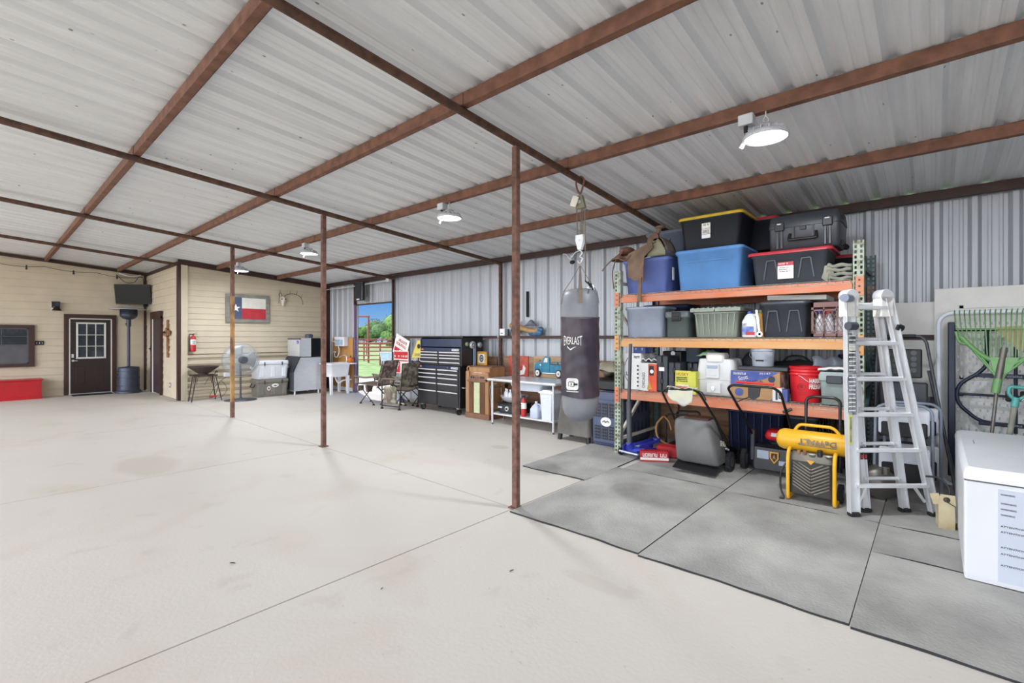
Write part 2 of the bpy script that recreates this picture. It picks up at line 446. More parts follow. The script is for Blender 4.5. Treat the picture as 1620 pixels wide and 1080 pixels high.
# purlins: five long rusty members carrying the roof
pu = []
plabels = ['rusty roof purlin meeting the top of the beige wall between window and entrance door',
           'rusty roof purlin meeting the top of the beige wall beside the television corner',
           'rusty purlin carrying the four round ceiling lamps',
           'rusty purlin between lamp purlin and dark eave beam',
           'dark brown eave beam along the top of the ribbed metal wall']
for i, Y in enumerate((1.13, 2.6, 4.05, 5.55, 7.0)):
    x0 = -17.35 if Y < 3.2 else -13.78
    m = 'rust' if i < 4 else 'darkbrown'
    b = B(m); h = 0.10; z = zroof(Y)
    # C section: web, two flanges, two lips
    b.box(x0, 4.9, Y-0.030, Y-0.026, z, z+h); b.box(x0, 4.9, Y-0.026, Y+0.034, z, z+0.004); b.box(x0, 4.9, Y-0.026, Y+0.034, z+h-0.004, z+h)
    b.box(x0, 4.9, Y+0.030, Y+0.034, z, z+0.02)
    if i < 4:
        for k in range(6):                      # welded clips over each pipe
            xx = -13.84+3.66*k
            if xx > x0+0.1: b.box(xx-0.045, xx+0.045, Y-0.036, Y-0.030, z+0.002, z+h-0.004)
    o = b.build('roof_purlin' if i < 4 else 'eave_beam')
    tag(o, plabels[i], 'beam', 'roof purlins' if i < 4 else None)
# dark pipes under the purlins
XP = (-13.84, -10.18, -6.50, -2.85)
for X, lb in zip(XP, ('dark rafter pipe furthest from the black punching bag, running to the beige wall corner',
                      'dark rafter pipe over the tan-painted post', 'dark rafter pipe over the brown middle post',
                      'dark rafter pipe that the punching bag hangs from')):
    b = B('rustpipe'); y1 = 6.96 if X > -13 else 3.2
    b.cyl((X, -2.9, zroof(-2.9)-0.034), (X, y1, zroof(y1)-0.034), 0.034, n=14)
    tag(b.build('rafter_pipe'), lb, 'pipe', 'roof rafter pipes')
# posts
mat('rustpost', '6c4e42', 0.8, var=0.35, scale=16, bump=0.3)
def post(X, m, lb, half=0.028):
    b = B(m); zt = zroof(3.25)-0.069; b.box(X-half, X+half, 3.25-half, 3.25+half, 0.012, zt, m, 0.004)
    b.box(X-0.055, X+0.055, 3.25-0.05, 3.25+0.05, 0.0, 0.012, 'rustpost')
    for z in (0.35, 0.75, 0.09): b.box(X+half-0.002, X+half+0.005, 3.235, 3.265, z, z+0.03, 'rustpost')
    return tag(b.build('steel_post'), lb, 'post', 'free standing posts')
post(-2.85, 'rustpost', 'rusty square post standing at the corner of the rubber mats')
post(-6.50, 'rustpost', 'brown square post in front of the white utility sink', 0.030)
# third post: brown above, tan paint below
b = B('rustpost'); X = -10.18; b.box(X-0.03, X+0.03, 3.22, 3.28, 2.35, zroof(3.25)-0.068, 'rustpost'); b.box(X-0.031, X+0.031, 3.219, 3.281, 0.3, 2.35, 'ochrepost'); b.box(X-0.032, X+0.032, 3.218, 3.282, 0, 0.3, 'rustpost')
tag(b.build('steel_post'), 'square post with flaking tan paint in front of the drum fan', 'post', 'free standing posts')
# posts of the metal wall
mat('purplepost', '6e5575', 0.5, var=0.1)
for X, z1, m, hw, lb in ((-10.35, ZT-0.08, 'darkbrown', 0.028, 'dark wall post at the right side of the open doorway'),
                         (-6.58, ZT-0.08, 'rustpipe', 0.03, 'dark wall post behind the antique radio and steel table'),
                         (-12.20, ZT-0.08, 'purplepost', 0.035, 'purple painted wall post at the left side of the open doorway')):
    b = B(m); b.box(X-hw, X+hw, 7.0, 7.06, 0, z1, m, 0.004)
    if m == 'purplepost': b.box(X-hw-0.001, X+hw+0.001, 6.999, 7.061, 2.46, z1, 'darkbrown'); b.box(X-hw-0.002, X+hw+0.002, 6.998, 7.062, 1.53, 1.56, 'rust')
    tag(b.build('wall_post'), lb, 'post', 'posts of the metal wall'); 
b = B('darkbrown'); b.box(-12.15, -10.4, 6.99, 7.05, 2.44, 2.475); struct(b.build('trim_9'))
b = B('darkbrown')
for x0, x1 in ((-10.29, -6.64), (-6.52, 4.9)):
    b.box(x0, x1, 6.98, 6.985, 1.53, 1.585); b.box(x0, x1, 6.985, 7.055, 1.53, 1.535)
tag(b.build('wall_girt'), 'thin brown steel rail running along the ribbed metal wall at eye height', 'rail')
# conduit and light lamp
b = B('greymetal'); b.m = 'alum'
b.tube(fillet([(-13.7, 6.9, 2.98), (-12.0, 6.9, 2.97), (-10.45, 6.88, 3.0), (-10.30, 6.88, 2.98)], 0.05), 0.014, 'alum'); b.box(-10.40, -10.28, 6.84, 6.92, 2.96, 3.08, 'alum', 0.006)
tag(b.build('conduit'), 'grey metal electrical conduit above the open doorway', 'conduit')

# round high bay lamps
mat('lampglow', 'f4f8ff', 0.5, emit=14.0)
mat('lampbody', 'c9ccd0', 0.5, 0.2)
def lamp():
    t = thing('ceiling_lamp', 'round white disc lamp hanging above the boxes on the orange rack', 'lamp', group='round ceiling lamps')
    b = B('lampbody')
    b.lathe([(0.02, 0.10), (0.055, 0.095), (0.075, 0.06), (0.10, 0.045), (0.155, 0.02), (0.165, 0.0), (0.163, -0.012), (0.150, -0.012), (0.148, 0.0)], m='lampbody', n=32, cap1=False)
    for k in range(16):
        a = 2*PI*k/16; b.bar((0.05*math.cos(a), 0.05*math.sin(a), 0.06), (0.14*math.cos(a), 0.14*math.sin(a), 0.035), 0.004, 0.03)
    h = b.build('housing', t)
    b = B('lampglow'); b.lathe([(0.149, -0.002), (0.120, -0.006), (0.001, -0.006)], n=32, cap0=False); b.build('diffuser', t)
    b = B('steel'); b.tube(catmull([(0, 0, 0.10), (0.02, 0, 0.125), (0, 0, 0.16), (-0.018, 0, 0.135), (-0.005, 0, 0.12)]), 0.005); b.box(-0.004, 0.004, -0.004, 0.004, 0.16, 0.20); b.build('hook', t)
    b = B('lampbody'); b.box(-0.19, -0.08, -0.05, 0.04, 0.12, 0.205, 'lampbody', 0.005); j = b.build('junction_box', t)
    b = B('black'); b.cyl((-0.14, -0.01, 0.12), (-0.14, -0.01, 0.07), 0.016); b.tube(catmull([(-0.14, -0.01, 0.07), (-0.15, -0.01, 0.02), (-0.12, -0.02, -0.03), (-0.09, -0.02, 0.0), (-0.10, 0, 0.05), (-0.02, 0, 0.10)]), 0.005); b.build('cord', t)
    b = B('paper'); b.T = Matrix.Translation((-0.15, -0.02, -0.005)) @ Matrix.Rotation(0.5, 4, 'Y'); b.box(-0.015, 0.015, -0.002, 0.002, -0.05, 0.03); b.build('tag', t)
    ld = bpy.data.lights.new('lamp_light', 'AREA'); ld.shape = 'DISK'; ld.size = 0.28; ld.energy = LAMP_W; ld.color = (0.90, 0.95, 1.0)
    lo = bpy.data.objects.new('lamp_light', ld); COL.objects.link(lo); lo.parent = t; lo.location = (0, 0, -0.015)
    return t
L0 = lamp(); LZ = zroof(4.05)-0.20
L0.location = (-0.97, 4.03, LZ)
dup(L0, 'round white disc lamp on the purlin between the rusty mat-corner post and middle post', (-4.68, 4.03, LZ))
dup(L0, 'round white disc lamp seen against the brown middle post', (-8.62, 4.03, LZ))
dup(L0, 'round white disc lamp close to the beige wall with the framed flag', (-12.05, 4.03, LZ))

# rubber mats
def mat_rubber():
    m = bpy.data.materials.new('matrubber'); m.use_nodes = True; t = m.node_tree; bs = t.nodes['Principled BSDF']
    tc = N(t, 'ShaderNodeTexCoord')
    n1 = N(t, 'ShaderNodeTexNoise'); n1.inputs['Scale'].default_value = 1.6; n1.inputs['Detail'].default_value = 8; t.links.new(tc.outputs['Object'], n1.inputs[0])
    r = N(t, 'ShaderNodeValToRGB'); t.links.new(n1.outputs[0], r.inputs[0]); e = r.color_ramp.elements
    e[0].position = 0.35; e[0].color = (*lin('8b8985'), 1); e[1].position = 0.68; e[1].color = (*lin('b1afa9'), 1)
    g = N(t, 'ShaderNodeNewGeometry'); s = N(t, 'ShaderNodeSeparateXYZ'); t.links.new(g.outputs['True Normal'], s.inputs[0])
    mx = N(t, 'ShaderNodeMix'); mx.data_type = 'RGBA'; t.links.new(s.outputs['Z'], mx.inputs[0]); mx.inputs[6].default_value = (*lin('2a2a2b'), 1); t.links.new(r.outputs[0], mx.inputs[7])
    t.links.new(mx.outputs[2], bs.inputs['Base Color']); bs.inputs['Roughness'].default_value = 0.8
    v = N(t, 'ShaderNodeTexVoronoi'); v.inputs['Scale'].default_value = 55; t.links.new(tc.outputs['Object'], v.inputs[0])
    bp = N(t, 'ShaderNodeBump'); bp.inputs['Strength'].default_value = 0.5; bp.inputs['Distance'].default_value = 0.006
    t.links.new(v.outputs['Distance'], bp.inputs['Height']); t.links.new(bp.outputs[0], bs.inputs['Normal'])
    MATS['matrubber'] = m
mat_rubber()
ML = [(-2.82, -1.585, 3.14, 5.04, 'grey rubber mat at the foot of the rusty post, long side on the bare concrete', 0),
      (-1.575, -0.345, 3.12, 4.98, 'grey rubber mat in the middle of the front row before the yellow compressor', 0),
      (-0.335, 1.6, 3.10, 4.28, 'grey rubber mat in the front row before the white freezer', 0),
      (-0.335, 1.6, 4.29, 4.96, 'narrow strip of grey rubber mat under the front of the white freezer', 0),
      (-0.335, 1.6, 4.97, 6.9, 'grey rubber mat under the feet of the aluminium ladder', 0),
      (-2.74, -1.585, 5.05, 6.88, 'grey rubber mat under the lawn mower with the grey bag', 0),
      (-1.575, -0.345, 4.99, 6.9, 'grey rubber mat under the yellow compressor', 0),
      (-3.72, -2.83, 4.35, 6.2, 'grey rubber mat apart on the left under the floor jack', 0.02)]
for x0, x1, y0, y1, lb, rz in ML:
    b = B('matrubber'); hx, hy = (x1-x0)/2, (y1-y0)/2
    n = 20
    def edge(i): return 0.003*math.sin(i*1.1+x0*5)+0.007*math.sin(i*0.37+x0)
    ring = [(-hx+2*hx*i/n, -hy+edge(i)) for i in range(n+1)]+[(hx, hy), (-hx, hy)]
    lift = [0.003*max(0, math.sin(i*0.7+x0)) for i in range(n+1)]+[0, 0]
    b.loft([[(p[0], p[1], 0.0) for p in ring], [(p[0], p[1], 0.013+l) for p, l in zip(ring, lift)]], 'matrubber', True, True, False)
    tag(b.build('rubber_mat'), lb, 'mat', 'rubber floor mats', loc=((x0+x1)/2, (y0+y1)/2, 0.0), rz=rz)
# dead leaves on the slab
mat('leafbrown', '4a3a2c', 0.8)
for (x, y, a, l, lb) in ((-3.6, 1.15, 0.4, 0.05, 'curled brown leaf on the bare floor furthest from the rubber mats'), (-2.1, 2.35, 1.2, 0.035, 'small brown leaf on the bare floor between rusty post and camera'), (-2.55, 1.65, 2.0, 0.025, 'tiny dark leaf bit on the bare floor near the long joint')):
    b = B('leafbrown'); b.grid(lambda u, v: ((u-0.5)*l, (v-0.5)*0.3*l*math.sin(PI*min(0.97, max(0.03, u))), 0.003+0.15*l*abs(v-0.5)+0.1*l*u), 8, 3, thick=(0, 0, 0.0015))
    tag(b.build('dead_leaf'), lb, 'leaf', 'dead leaves on the floor', loc=(x, y, 0), rz=a)
b = B('wallmetal'); p = ribs(-2.2, 7.2)  # unseen end wall, added to dim the light on the right side
b.loft([[(4.95-z, y, 0) for y, z in p], [(4.95-z, y, zroof(y)+0.1) for y, z in p]], 'wallmetal', False, False, False, closed=False)
struct(b.build('wall_right_added'))
# ================================================================ left: beige walls
R90 = PI/2
# --- entrance door (local x along the wall, front is -y; placed with rz = 90 degrees)
def place(o, X, Y, Z=0.0, rz=R90): o.location = (X, Y, Z); o.rotation_euler = (0, 0, rz); return o
mat('pane', '2b3137', 0.06, var=0.5, scale=3, spec=1.0)
D = bpy.data.objects.new('door_1', None); COL.objects.link(D); D['kind'] = 'structure'; D['label'] = 'dark brown entrance door with nine glass panes'
place(D, -17.385, 1.47)
W = 1.09
b = B('trimbrown'); b.box(0, 0.10, -0.05, 0, 0, 2.15, bev=0.004); b.box(W-0.10, W, -0.05, 0, 0, 2.15, bev=0.004); b.box(0, W, -0.052, 0, 2.07, 2.18, bev=0.004); b.build('door_casing', D)
b = B('offwhite'); b.box(0.10, 0.125, -0.045, 0, 0, 2.07); b.box(W-0.125, W-0.10, -0.045, 0, 0, 2.07); b.box(0.1, W-0.1, -0.045, 0, 2.045, 2.07); b.box(0.09, W-0.09, -0.07, 0, 0, 0.03, 'steel'); b.build('door_jamb', D)
b = B('doorbrown'); b.box(0.125, W-0.125, -0.035, 0, 0.03, 2.045)
for x0 in (0.20, 0.60):
    b.box(x0, x0+0.25, -0.041, -0.035, 0.26, 0.80, bev=0.003); b.box(x0+0.035, x0+0.215, -0.047, -0.040, 0.30, 0.76, bev=0.003)
s = b.build('door_leaf', D)
b = B('offwhite'); gx0, gx1, gz0, gz1 = 0.27, 0.83, 1.0, 1.93
b.box(gx0-0.03, gx0+0.012, -0.055, -0.03, gz0-0.03, gz1+0.03); b.box(gx1-0.012, gx1+0.03, -0.055, -0.03, gz0-0.03, gz1+0.03); b.box(gx0, gx1, -0.055, -0.03, gz0-0.03, gz0+0.012); b.box(gx0, gx1, -0.055, -0.03, gz1-0.012, gz1+0.03)
for k in (1, 2):
    x = gx0+(gx1-gx0)*k/3; b.box(x-0.009, x+0.009, -0.052, -0.03, gz0, gz1)
    z = gz0+(gz1-gz0)*k/3; b.box(gx0, gx1, -0.052, -0.03, z-0.009, z+0.009)
b.build('glazing_frame', D)
b = B('pane'); b.box(gx0, gx1, -0.040, -0.036, gz0, gz1); b.build('glass', D)
b = B('steel'); b.box(0.15, 0.20, -0.055, -0.035, 1.0, 1.10, bev=0.004)
for i in range(3):
    for j in range(2): b.box(0.16+j*0.018, 0.172+j*0.018, -0.058, -0.055, 1.02+i*0.024, 1.036+i*0.024, 'offwhite')
b.cyl((0.18, -0.035, 0.92), (0.18, -0.05, 0.92), 0.028); b.cyl((0.18, -0.05, 0.92), (0.18, -0.075, 0.92), 0.012); b.tube([(0.18, -0.075, 0.92), (0.23, -0.08, 0.92), (0.27, -0.075, 0.915)], 0.009); b.build('door_handle', D)
# black door mat
b = B('rubber'); b.rr(0, 0, [(0, 0.42, 0.22, 0.03), (0.012, 0.41, 0.21, 0.03)]); tag(b.build('door_mat'), 'thin black mat on the floor before the brown entrance door', 'mat', loc=(-17.10, 2.02, 0), rz=R90)
# --- side door in the short wall
D = bpy.data.objects.new('door_2', None); COL.objects.link(D); D['kind'] = 'structure'; D['label'] = 'brown door in the short beige wall'
D.location = (-16.62, 3.245, 0); W = 1.14
b = B('trimbrown'); b.box(0, 0.11, -0.05, 0, 0, 2.12); b.box(W-0.11, W, -0.05, 0, 0, 2.12); b.box(0, W, -0.055, 0, 2.06, 2.26); b.build('door_casing', D)
b = B('siding'); b.box(0.11, 0.20, -0.03, 0, 0, 2.06, 'offwhite'); b.box(W-0.125, W-0.11, -0.03, 0, 0, 2.06, 'offwhite'); b.build('door_jamb', D)
b = B('doorbrown')
mat('plumdoor', '3d2b30', 0.5, var=0.1); b.m = 'plumdoor'
b.box(0.20, W-0.125, -0.02, 0, 0.02, 2.06)
for z0, z1 in ((0.2, 0.85), (1.05, 1.85)):
    for x0 in (0.28, 0.66): b.box(x0, x0+0.25, -0.026, -0.02, z0, z1, bev=0.003)
b.build('door_leaf', D)
b = B('black'); b.cyl((0.05, -0.05, 1.23), (0.05, -0.085, 1.23), 0.02); b.box(0.03, 0.07, -0.06, -0.05, 1.15, 1.30, bev=0.004); b.build('door_handle', D)
# --- window
Wn = bpy.data.objects.new('window_1', None); COL.objects.link(Wn); Wn['kind'] = 'structure'; Wn['label'] = 'brown framed sash window'
place(Wn, -17.375, -0.55, 0.0)
b = B('trimbrown'); W = 1.47; z0, z1 = 0.80, 1.87
b.box(0, 0.11, -0.05, 0, z0, z1); b.box(W-0.11, W, -0.05, 0, z0, z1); b.box(0, W, -0.052, 0, z1-0.08, z1); b.box(0, W, -0.052, 0, z0, z0+0.08); b.build('window_frame', Wn)
b = B('greymetal'); b.box(0.11, 0.14, -0.035, 0, z0+0.08, z1-0.08); b.box(W-0.14, W-0.11, -0.035, 0, z0+0.08, z1-0.08); b.box(0.11, W-0.11, -0.04, 0, 1.33, 1.37); b.box(0.11, W-0.11, -0.035, 0, z0+0.08, z0+0.11); b.box(0.11, W-0.11, -0.035, 0, z1-0.11, z1-0.08)
b.box(0.11, W-0.11, -0.03, 0, 1.57, 1.585); 
for x in (0.5, 0.88): b.box(x, x+0.015, -0.03, 0, 1.37, z1-0.09)
b.build('sash', Wn)
b = B('pane'); b.box(0.12, W-0.12, -0.020, -0.012, 1.36, z1-0.09); b.build('upper_glass', Wn)
mat('insectscreen', '57585c', 0.6, var=0.1); b = B('insectscreen'); b.box(0.12, W-0.12, -0.024, -0.014, z0+0.1, 1.34); b.build('insect_screen', Wn)
# --- switch plate
t = thing('switch_plate', 'black four-gang light switch plate on the beige wall between window and entrance door', 'switch', (-17.378, 1.01, 1.405), R90)
b = B('black'); b.box(-0.085, 0.085, -0.008, 0, -0.055, 0.055, bev=0.002); b.build('plate', t)
for x in (-0.05, 0.0, 0.05):
    b = B('white'); b.box(x-0.006, x+0.006, -0.016, -0.007, -0.014, 0.014); b.build('toggle', t)
# --- wall lamp
t = thing('wall_lantern', 'glass and metal wall lantern on the beige wall above left of the entrance door', 'lamp', (-17.40, 1.31, 2.37), R90)
b = B('offwhite'); b.box(-0.08, 0.08, -0.03, 0, -0.12, 0.12, bev=0.004); b.build('backplate', t)
b = B('black')
for sx in (-0.07, 0.07):
    for y in (-0.03, -0.15): b.box(sx-0.006, sx+0.006, y-0.006, y+0.006, -0.02, 0.12)
b.box(-0.08, 0.08, -0.16, -0.02, 0.11, 0.125); b.box(-0.08, 0.08, -0.16, -0.02, -0.03, -0.018); b.build('cage', t)
b = B('trimbrown'); b.lathe([(0.02, 0.02), (0.10, -0.11), (0.105, -0.11)], c=(0.02, -0.10, 0), n=16); b.build('shade', t)
b = B('offwhite'); b.box(-0.06, 0.06, -0.14, -0.04, 0.0, 0.10, 'pane'); b.build('glass', t)
# --- string of bulbs
t = thing('string_lights', 'black string of small bulbs drooping along the top of the beige wall', 'string lights', (-17.33, 0, 0))
b = B('black'); pts = []
hooks = [(-1.6, 3.70), (0.12, 3.42), (1.10, 3.40), (2.1, 3.35), (3.0, 3.28)]
for (y0, z0), (y1, z1) in zip(hooks, hooks[1:]):
    for k in range(8):
        s = k/8; pts.append((0.0, y0+(y1-y0)*s, z0+(z1-z0)*s-0.05*math.sin(PI*s)))
pts += [(0, 3.0, 3.28)]
b.tube(pts, 0.006, n=6); b.build('cable', t)
for y, z in ((-0.9, 3.52), (0.77, 3.40), (1.66, 3.36), (2.57, 3.32)):
    b = B('black'); b.cyl((0, y, z), (0, y, z-0.05), 0.014); o = b.build('socket', t)
    b = B('pane'); b.lathe([(0.012, 0), (0.024, -0.03), (0.020, -0.055), (0.002, -0.065)], c=(0, y, z-0.05), n=10); b.build('bulb', o)
# loose cables under the roof corner
b = B('offwhite'); b.tube(catmull([(-17.3, 2.55, 3.33), (-17.25, 2.75, 3.12), (-17.25, 2.95, 3.15), (-17.3, 3.05, 3.30), (-17.32, 3.16, 3.26), (-17.30, 3.17, 2.85)]), 0.008, 'black', n=6); b.tube(catmull([(-17.3, 2.6, 3.38), (-17.28, 2.9, 3.30), (-17.3, 3.1, 3.36)]), 0.02, 'offwhite', n=6)
tag(b.build('loose_cable'), 'loose looped cables in the roof corner above the television', 'cable')
# --- television on an arm
t = thing('television', 'black flat television tilted on a wall arm in the corner of the beige walls', 'tv', (-17.02, 2.88, 2.78), math.radians(48))
b = B('black'); b.T = Matrix.Rotation(math.radians(8), 4, 'X'); b.box(-0.47, 0.47, -0.025, 0.025, -0.28, 0.28, bev=0.006); b.build('casing', t)
b = B('blackgloss'); b.T = Matrix.Rotation(math.radians(8), 4, 'X'); b.box(-0.455, 0.455, -0.028, -0.024, -0.26, 0.265); b.build('screen', t)
b = B('black'); b.bar((0, 0.03, 0.0), (-0.05, 0.22, 0.05), 0.05, 0.03); b.bar((-0.05, 0.22, 0.05), (0.05, 0.36, 0.05), 0.05, 0.03); b.build('wall_arm', t)
b = B('black'); b.box(-17.33, -17.2, 3.16, 3.24, 2.45, 2.9, bev=0.01); tag(b.build('speaker'), 'small dark speaker on the wall just behind the television edge', 'speaker')
# --- patio heater
mat('heatergrey', '4a4f5e', 0.45, 0.5, var=0.12, scale=8)
t = thing('patio_heater', 'tall blue-grey patio heater with a wide round reflector beside the entrance door', 'heater', (-16.90, 2.76, 0.0))
b = B('heatergrey')
b.lathe([(0.30, 0.0), (0.31, 0.03), (0.27, 0.07), (0.245, 0.10), (0.245, 0.68), (0.235, 0.72), (0.05, 0.74), (0.03, 0.75)], n=36)
for z in (0.60, 0.42, 0.20):
    for k in range(36):
        a = 2*PI*k/36; c, s = math.cos(a), math.sin(a); b.box(0.2455*c-0.006, 0.2455*c+0.006, 0.2455*s-0.006, 0.2455*s+0.006, z, z+0.015, 'black')
b.box(-0.06, 0.06, -0.252, -0.24, 0.50, 0.54, 'black'); b.build('tank_cover', t)
b = B('heatergrey'); b.cyl((0, 0, 0.72), (0, 0, 1.95), 0.036, n=16); b.cyl((0, 0, 1.86), (0, 0, 2.06), 0.055, n=16); b.box(-0.03, 0.03, -0.065, -0.05, 1.9, 1.95, 'black'); b.build('pole', t)
b = B('heatergrey'); b.lathe([(0.05, 2.05), (0.14, 2.08), (0.19, 2.14), (0.20, 2.18), (0.195, 2.19), (0.19, 2.34), (0.18, 2.345)], n=28)
for k in range(28):
    a = 2*PI*k/28; b.bar((0.197*math.cos(a), 0.197*math.sin(a), 2.19), (0.192*math.cos(a), 0.192*math.sin(a), 2.34), 0.006, 0.006, 'black')
b.build('burner', t)
b = B('alum'); b.lathe([(0.44, 2.335), (0.445, 2.325), (0.30, 2.375), (0.12, 2.40), (0.12, 2.405), (0.30, 2.382), (0.44, 2.335)], n=40, cap0=False, cap1=False); b.lathe([(0.12, 2.36), (0.12, 2.41), (0.02, 2.42)], n=20); b.build('reflector', t)
# --- red bench chest
mat('benchred', 'b5161f', 0.35, var=0.08, scale=4)
t = thing('bench', 'long red wooden chest bench against the beige wall under the window', 'bench', (-17.15, 0.1, 0), R90)
b = B('benchred'); b.box(-1.3, 0.92, -0.26, 0.20, 0.05, 0.47, bev=0.005); b.box(-1.28, 0.90, -0.24, 0.2, 0, 0.05); b.box(-1.3, 0.93, -0.275, -0.26, 0.0, 0.06); b.build('body', t)
b = B('benchred'); b.box(-1.33, 0.95, -0.29, 0.21, 0.47, 0.50, bev=0.006); b.build('lid', t)
# --- cross on the side wall
mat('driftwood', '8a6446', 0.8, var=0.3, scale=5, stretch=(3, 3, 0.6), bump=0.4)
t = thing('wall_cross', 'rustic wooden cross hanging on the beige wall right of the side door', 'cross', (-14.90, 3.255, 1.03))
b = B('driftwood'); b.prism([(-0.05, 0), (0.055, 0.0), (0.06, 0.3), (0.045, 0.62), (0.06, 0.98), (-0.05, 0.96), (-0.04, 0.6), (-0.06, 0.3)], -0.04, 0, m='driftwood'); b.build('upright', t)
b = B('driftwood'); b.prism([(-0.26, 0.60), (-0.2, 0.56), (0.22, 0.57), (0.26, 0.60), (0.27, 0.68), (0.2, 0.71), (-0.2, 0.70), (-0.26, 0.68)], -0.06, -0.02, m='driftwood'); b.lathe([(0.12, 0), (0.12, 0.03), (0.10, 0.035)], c=(0, -0.065, 0.65), axis='y', n=20, m='driftwood'); b.build('crosspiece', t)
b = B('black'); b.box(-0.07, 0.07, -0.11, -0.095, 0.63, 0.67); b.build('plaque', t)
# outlet, thermometer strip
t = thing('outlet', 'black double outlet low on the beige wall by the corner', 'outlet', (-14.75, 3.249, 0.32))
b = B('white'); b.box(-0.045, 0.045, -0.006, 0, -0.09, 0.09, bev=0.002); b.build('plate', t)
for z in (-0.045, 0.045):
    b = B('black'); b.box(-0.022, 0.022, -0.010, -0.005, z-0.028, z+0.028); b.build('socket', t)
b = B('offwhite'); b.box(-0.03, 0.03, -0.02, 0, -0.17, 0.17, bev=0.004); tag(b.build('wall_strip'), 'narrow pale strip box on the beige corner beside the wooden cross', 'box', loc=(-14.05, 3.257, 1.52))

# --- fire extinguisher
def extinguisher(lb, loc, rz, group='fire extinguishers'):
    t = thing('fire_extinguisher', lb, 'fire extinguisher', loc, rz, group)
    b = B('red'); b.lathe([(0.03, 0), (0.058, 0.01), (0.060, 0.03), (0.060, 0.33), (0.045, 0.37), (0.018, 0.395), (0.018, 0.41)], n=20); b.build('cylinder', t)
    b = B('paper'); b.lathe([(0.0615, 0.17), (0.0615, 0.30)], n=20, cap0=False, cap1=False)
    for k in range(4): b.box(-0.03, 0.03, -0.0635, -0.055, 0.19+k*0.025, 0.197+k*0.025, 'ink')
    b.build('label', t)
    b = B('black'); b.cyl((0, 0, 0.40), (0, 0, 0.44), 0.017); b.bar((0, 0, 0.44), (0.09, 0, 0.47), 0.02, 0.008); b.bar((0, 0, 0.43), (0.09, 0, 0.425), 0.02, 0.008); b.build('handle', t)
    b = B('black'); b.tube(catmull([(-0.015, 0, 0.425), (-0.07, 0, 0.43), (-0.085, 0, 0.36), (-0.08, 0, 0.2), (-0.078, 0, 0.08)]), 0.010); b.cyl((-0.078, 0, 0.10), (-0.076, 0, 0.0), 0.009, r1=0.018); b.build('hose', t)
    return t
extinguisher('red fire extinguisher hanging on the beige wall above the fire bowl', (-13.72, 3.50, 1.20), R90)
b = B('black'); b.box(-13.80, -13.78, 3.49, 3.51, 1.3, 1.55); tag(b.build('wall_bracket'), 'small black bracket holding the wall extinguisher', 'bracket')

# --- framed flag
mat('greywood', '84817b', 0.8, var=0.2, scale=4, bump=0.3, stretch=(1, 1, 3))
mat('flagblue', '4c5672', 0.7, var=0.1); mat('flagred', 'b5303a', 0.7, var=0.1); mat('flagwhite', 'd9d6cd', 0.7, var=0.06)
t = thing('framed_flag', 'Lone Star flag of blue, white and red boards in a weathered grey frame', 'flag', (-13.84+0.055, 4.24, 1.95), R90)
W, H = 1.08, 0.75; b = B('greywood'); f = 0.09
b.box(0, W, -0.03, 0.03, 0, f, bev=0.004); b.box(0, W, -0.03, 0.03, H-f, H, bev=0.004); b.box(0, f, -0.031, 0.03, f, H-f); b.box(W-f, W, -0.031, 0.03, f, H-f); b.build('frame', t)
b = B('flagwhite'); x1 = f+(W-2*f)*0.33
b.box(f, x1, -0.012, 0.02, f, H-f, 'flagblue'); b.box(x1, W-f, -0.012, 0.02, H/2, H-f, 'flagwhite'); b.box(x1, W-f, -0.012, 0.02, f, H/2, 'flagred')
st = []
for k in range(10):
    a = PI/2+k*PI/5; r = 0.115 if k % 2 == 0 else 0.045; st.append(((f+x1)/2+r*math.cos(a), H/2+r*math.sin(a)))
b.prism(st, -0.017, -0.011, m='paper'); b.build('flag_panel', t)
# --- skull with antlers
mat('bone', 'd8d2c4', 0.6, var=0.1); mat('antler', '7a6a58', 0.7, var=0.2)
t = thing('deer_skull', 'bleached deer skull with thin antlers on the beige wall right of the flag', 'skull', (-13.74, 5.68, 2.60), R90)
b = B('bone'); b.loft([[(a*sx, c, z) for a, c in rect_ring(1, 0.05, 0.03, 2)] if False else [(p[0], p[1], z) for p in rect_ring(hx, hy, min(hx, hy)*0.9, 3)] for z, hx, hy, sx in ((-0.16, 0.02, 0.02, 1), (-0.12, 0.035, 0.03, 1), (-0.03, 0.045, 0.045, 1), (0.03, 0.075, 0.06, 1), (0.08, 0.06, 0.055, 1), (0.11, 0.03, 0.03, 1))])
for s in (-1, 1): b.ell((s*0.05, -0.05, 0.03), (0.018, 0.018, 0.02), 'ink')
b.build('skull', t)
for s, k in ((-1, 0.3), (1, 1.0)):
    b = B('antler'); m1 = catmull([(s*0.03, 0, 0.09), (s*0.10*k, 0.02, 0.16), (s*0.26*k, 0.0, 0.20), (s*0.42*k, -0.06, 0.15), (s*0.50*k, -0.10, 0.02), (s*0.52*k, -0.10, -0.10)]); b.tube(m1, 0.010, n=6)
    for i in (8, 13, 18): b.tube([m1[i], m1[i]+Vector((s*0.02, -0.02, 0.11))], [0.008, 0.002], n=6)
    b.build('antler', t)

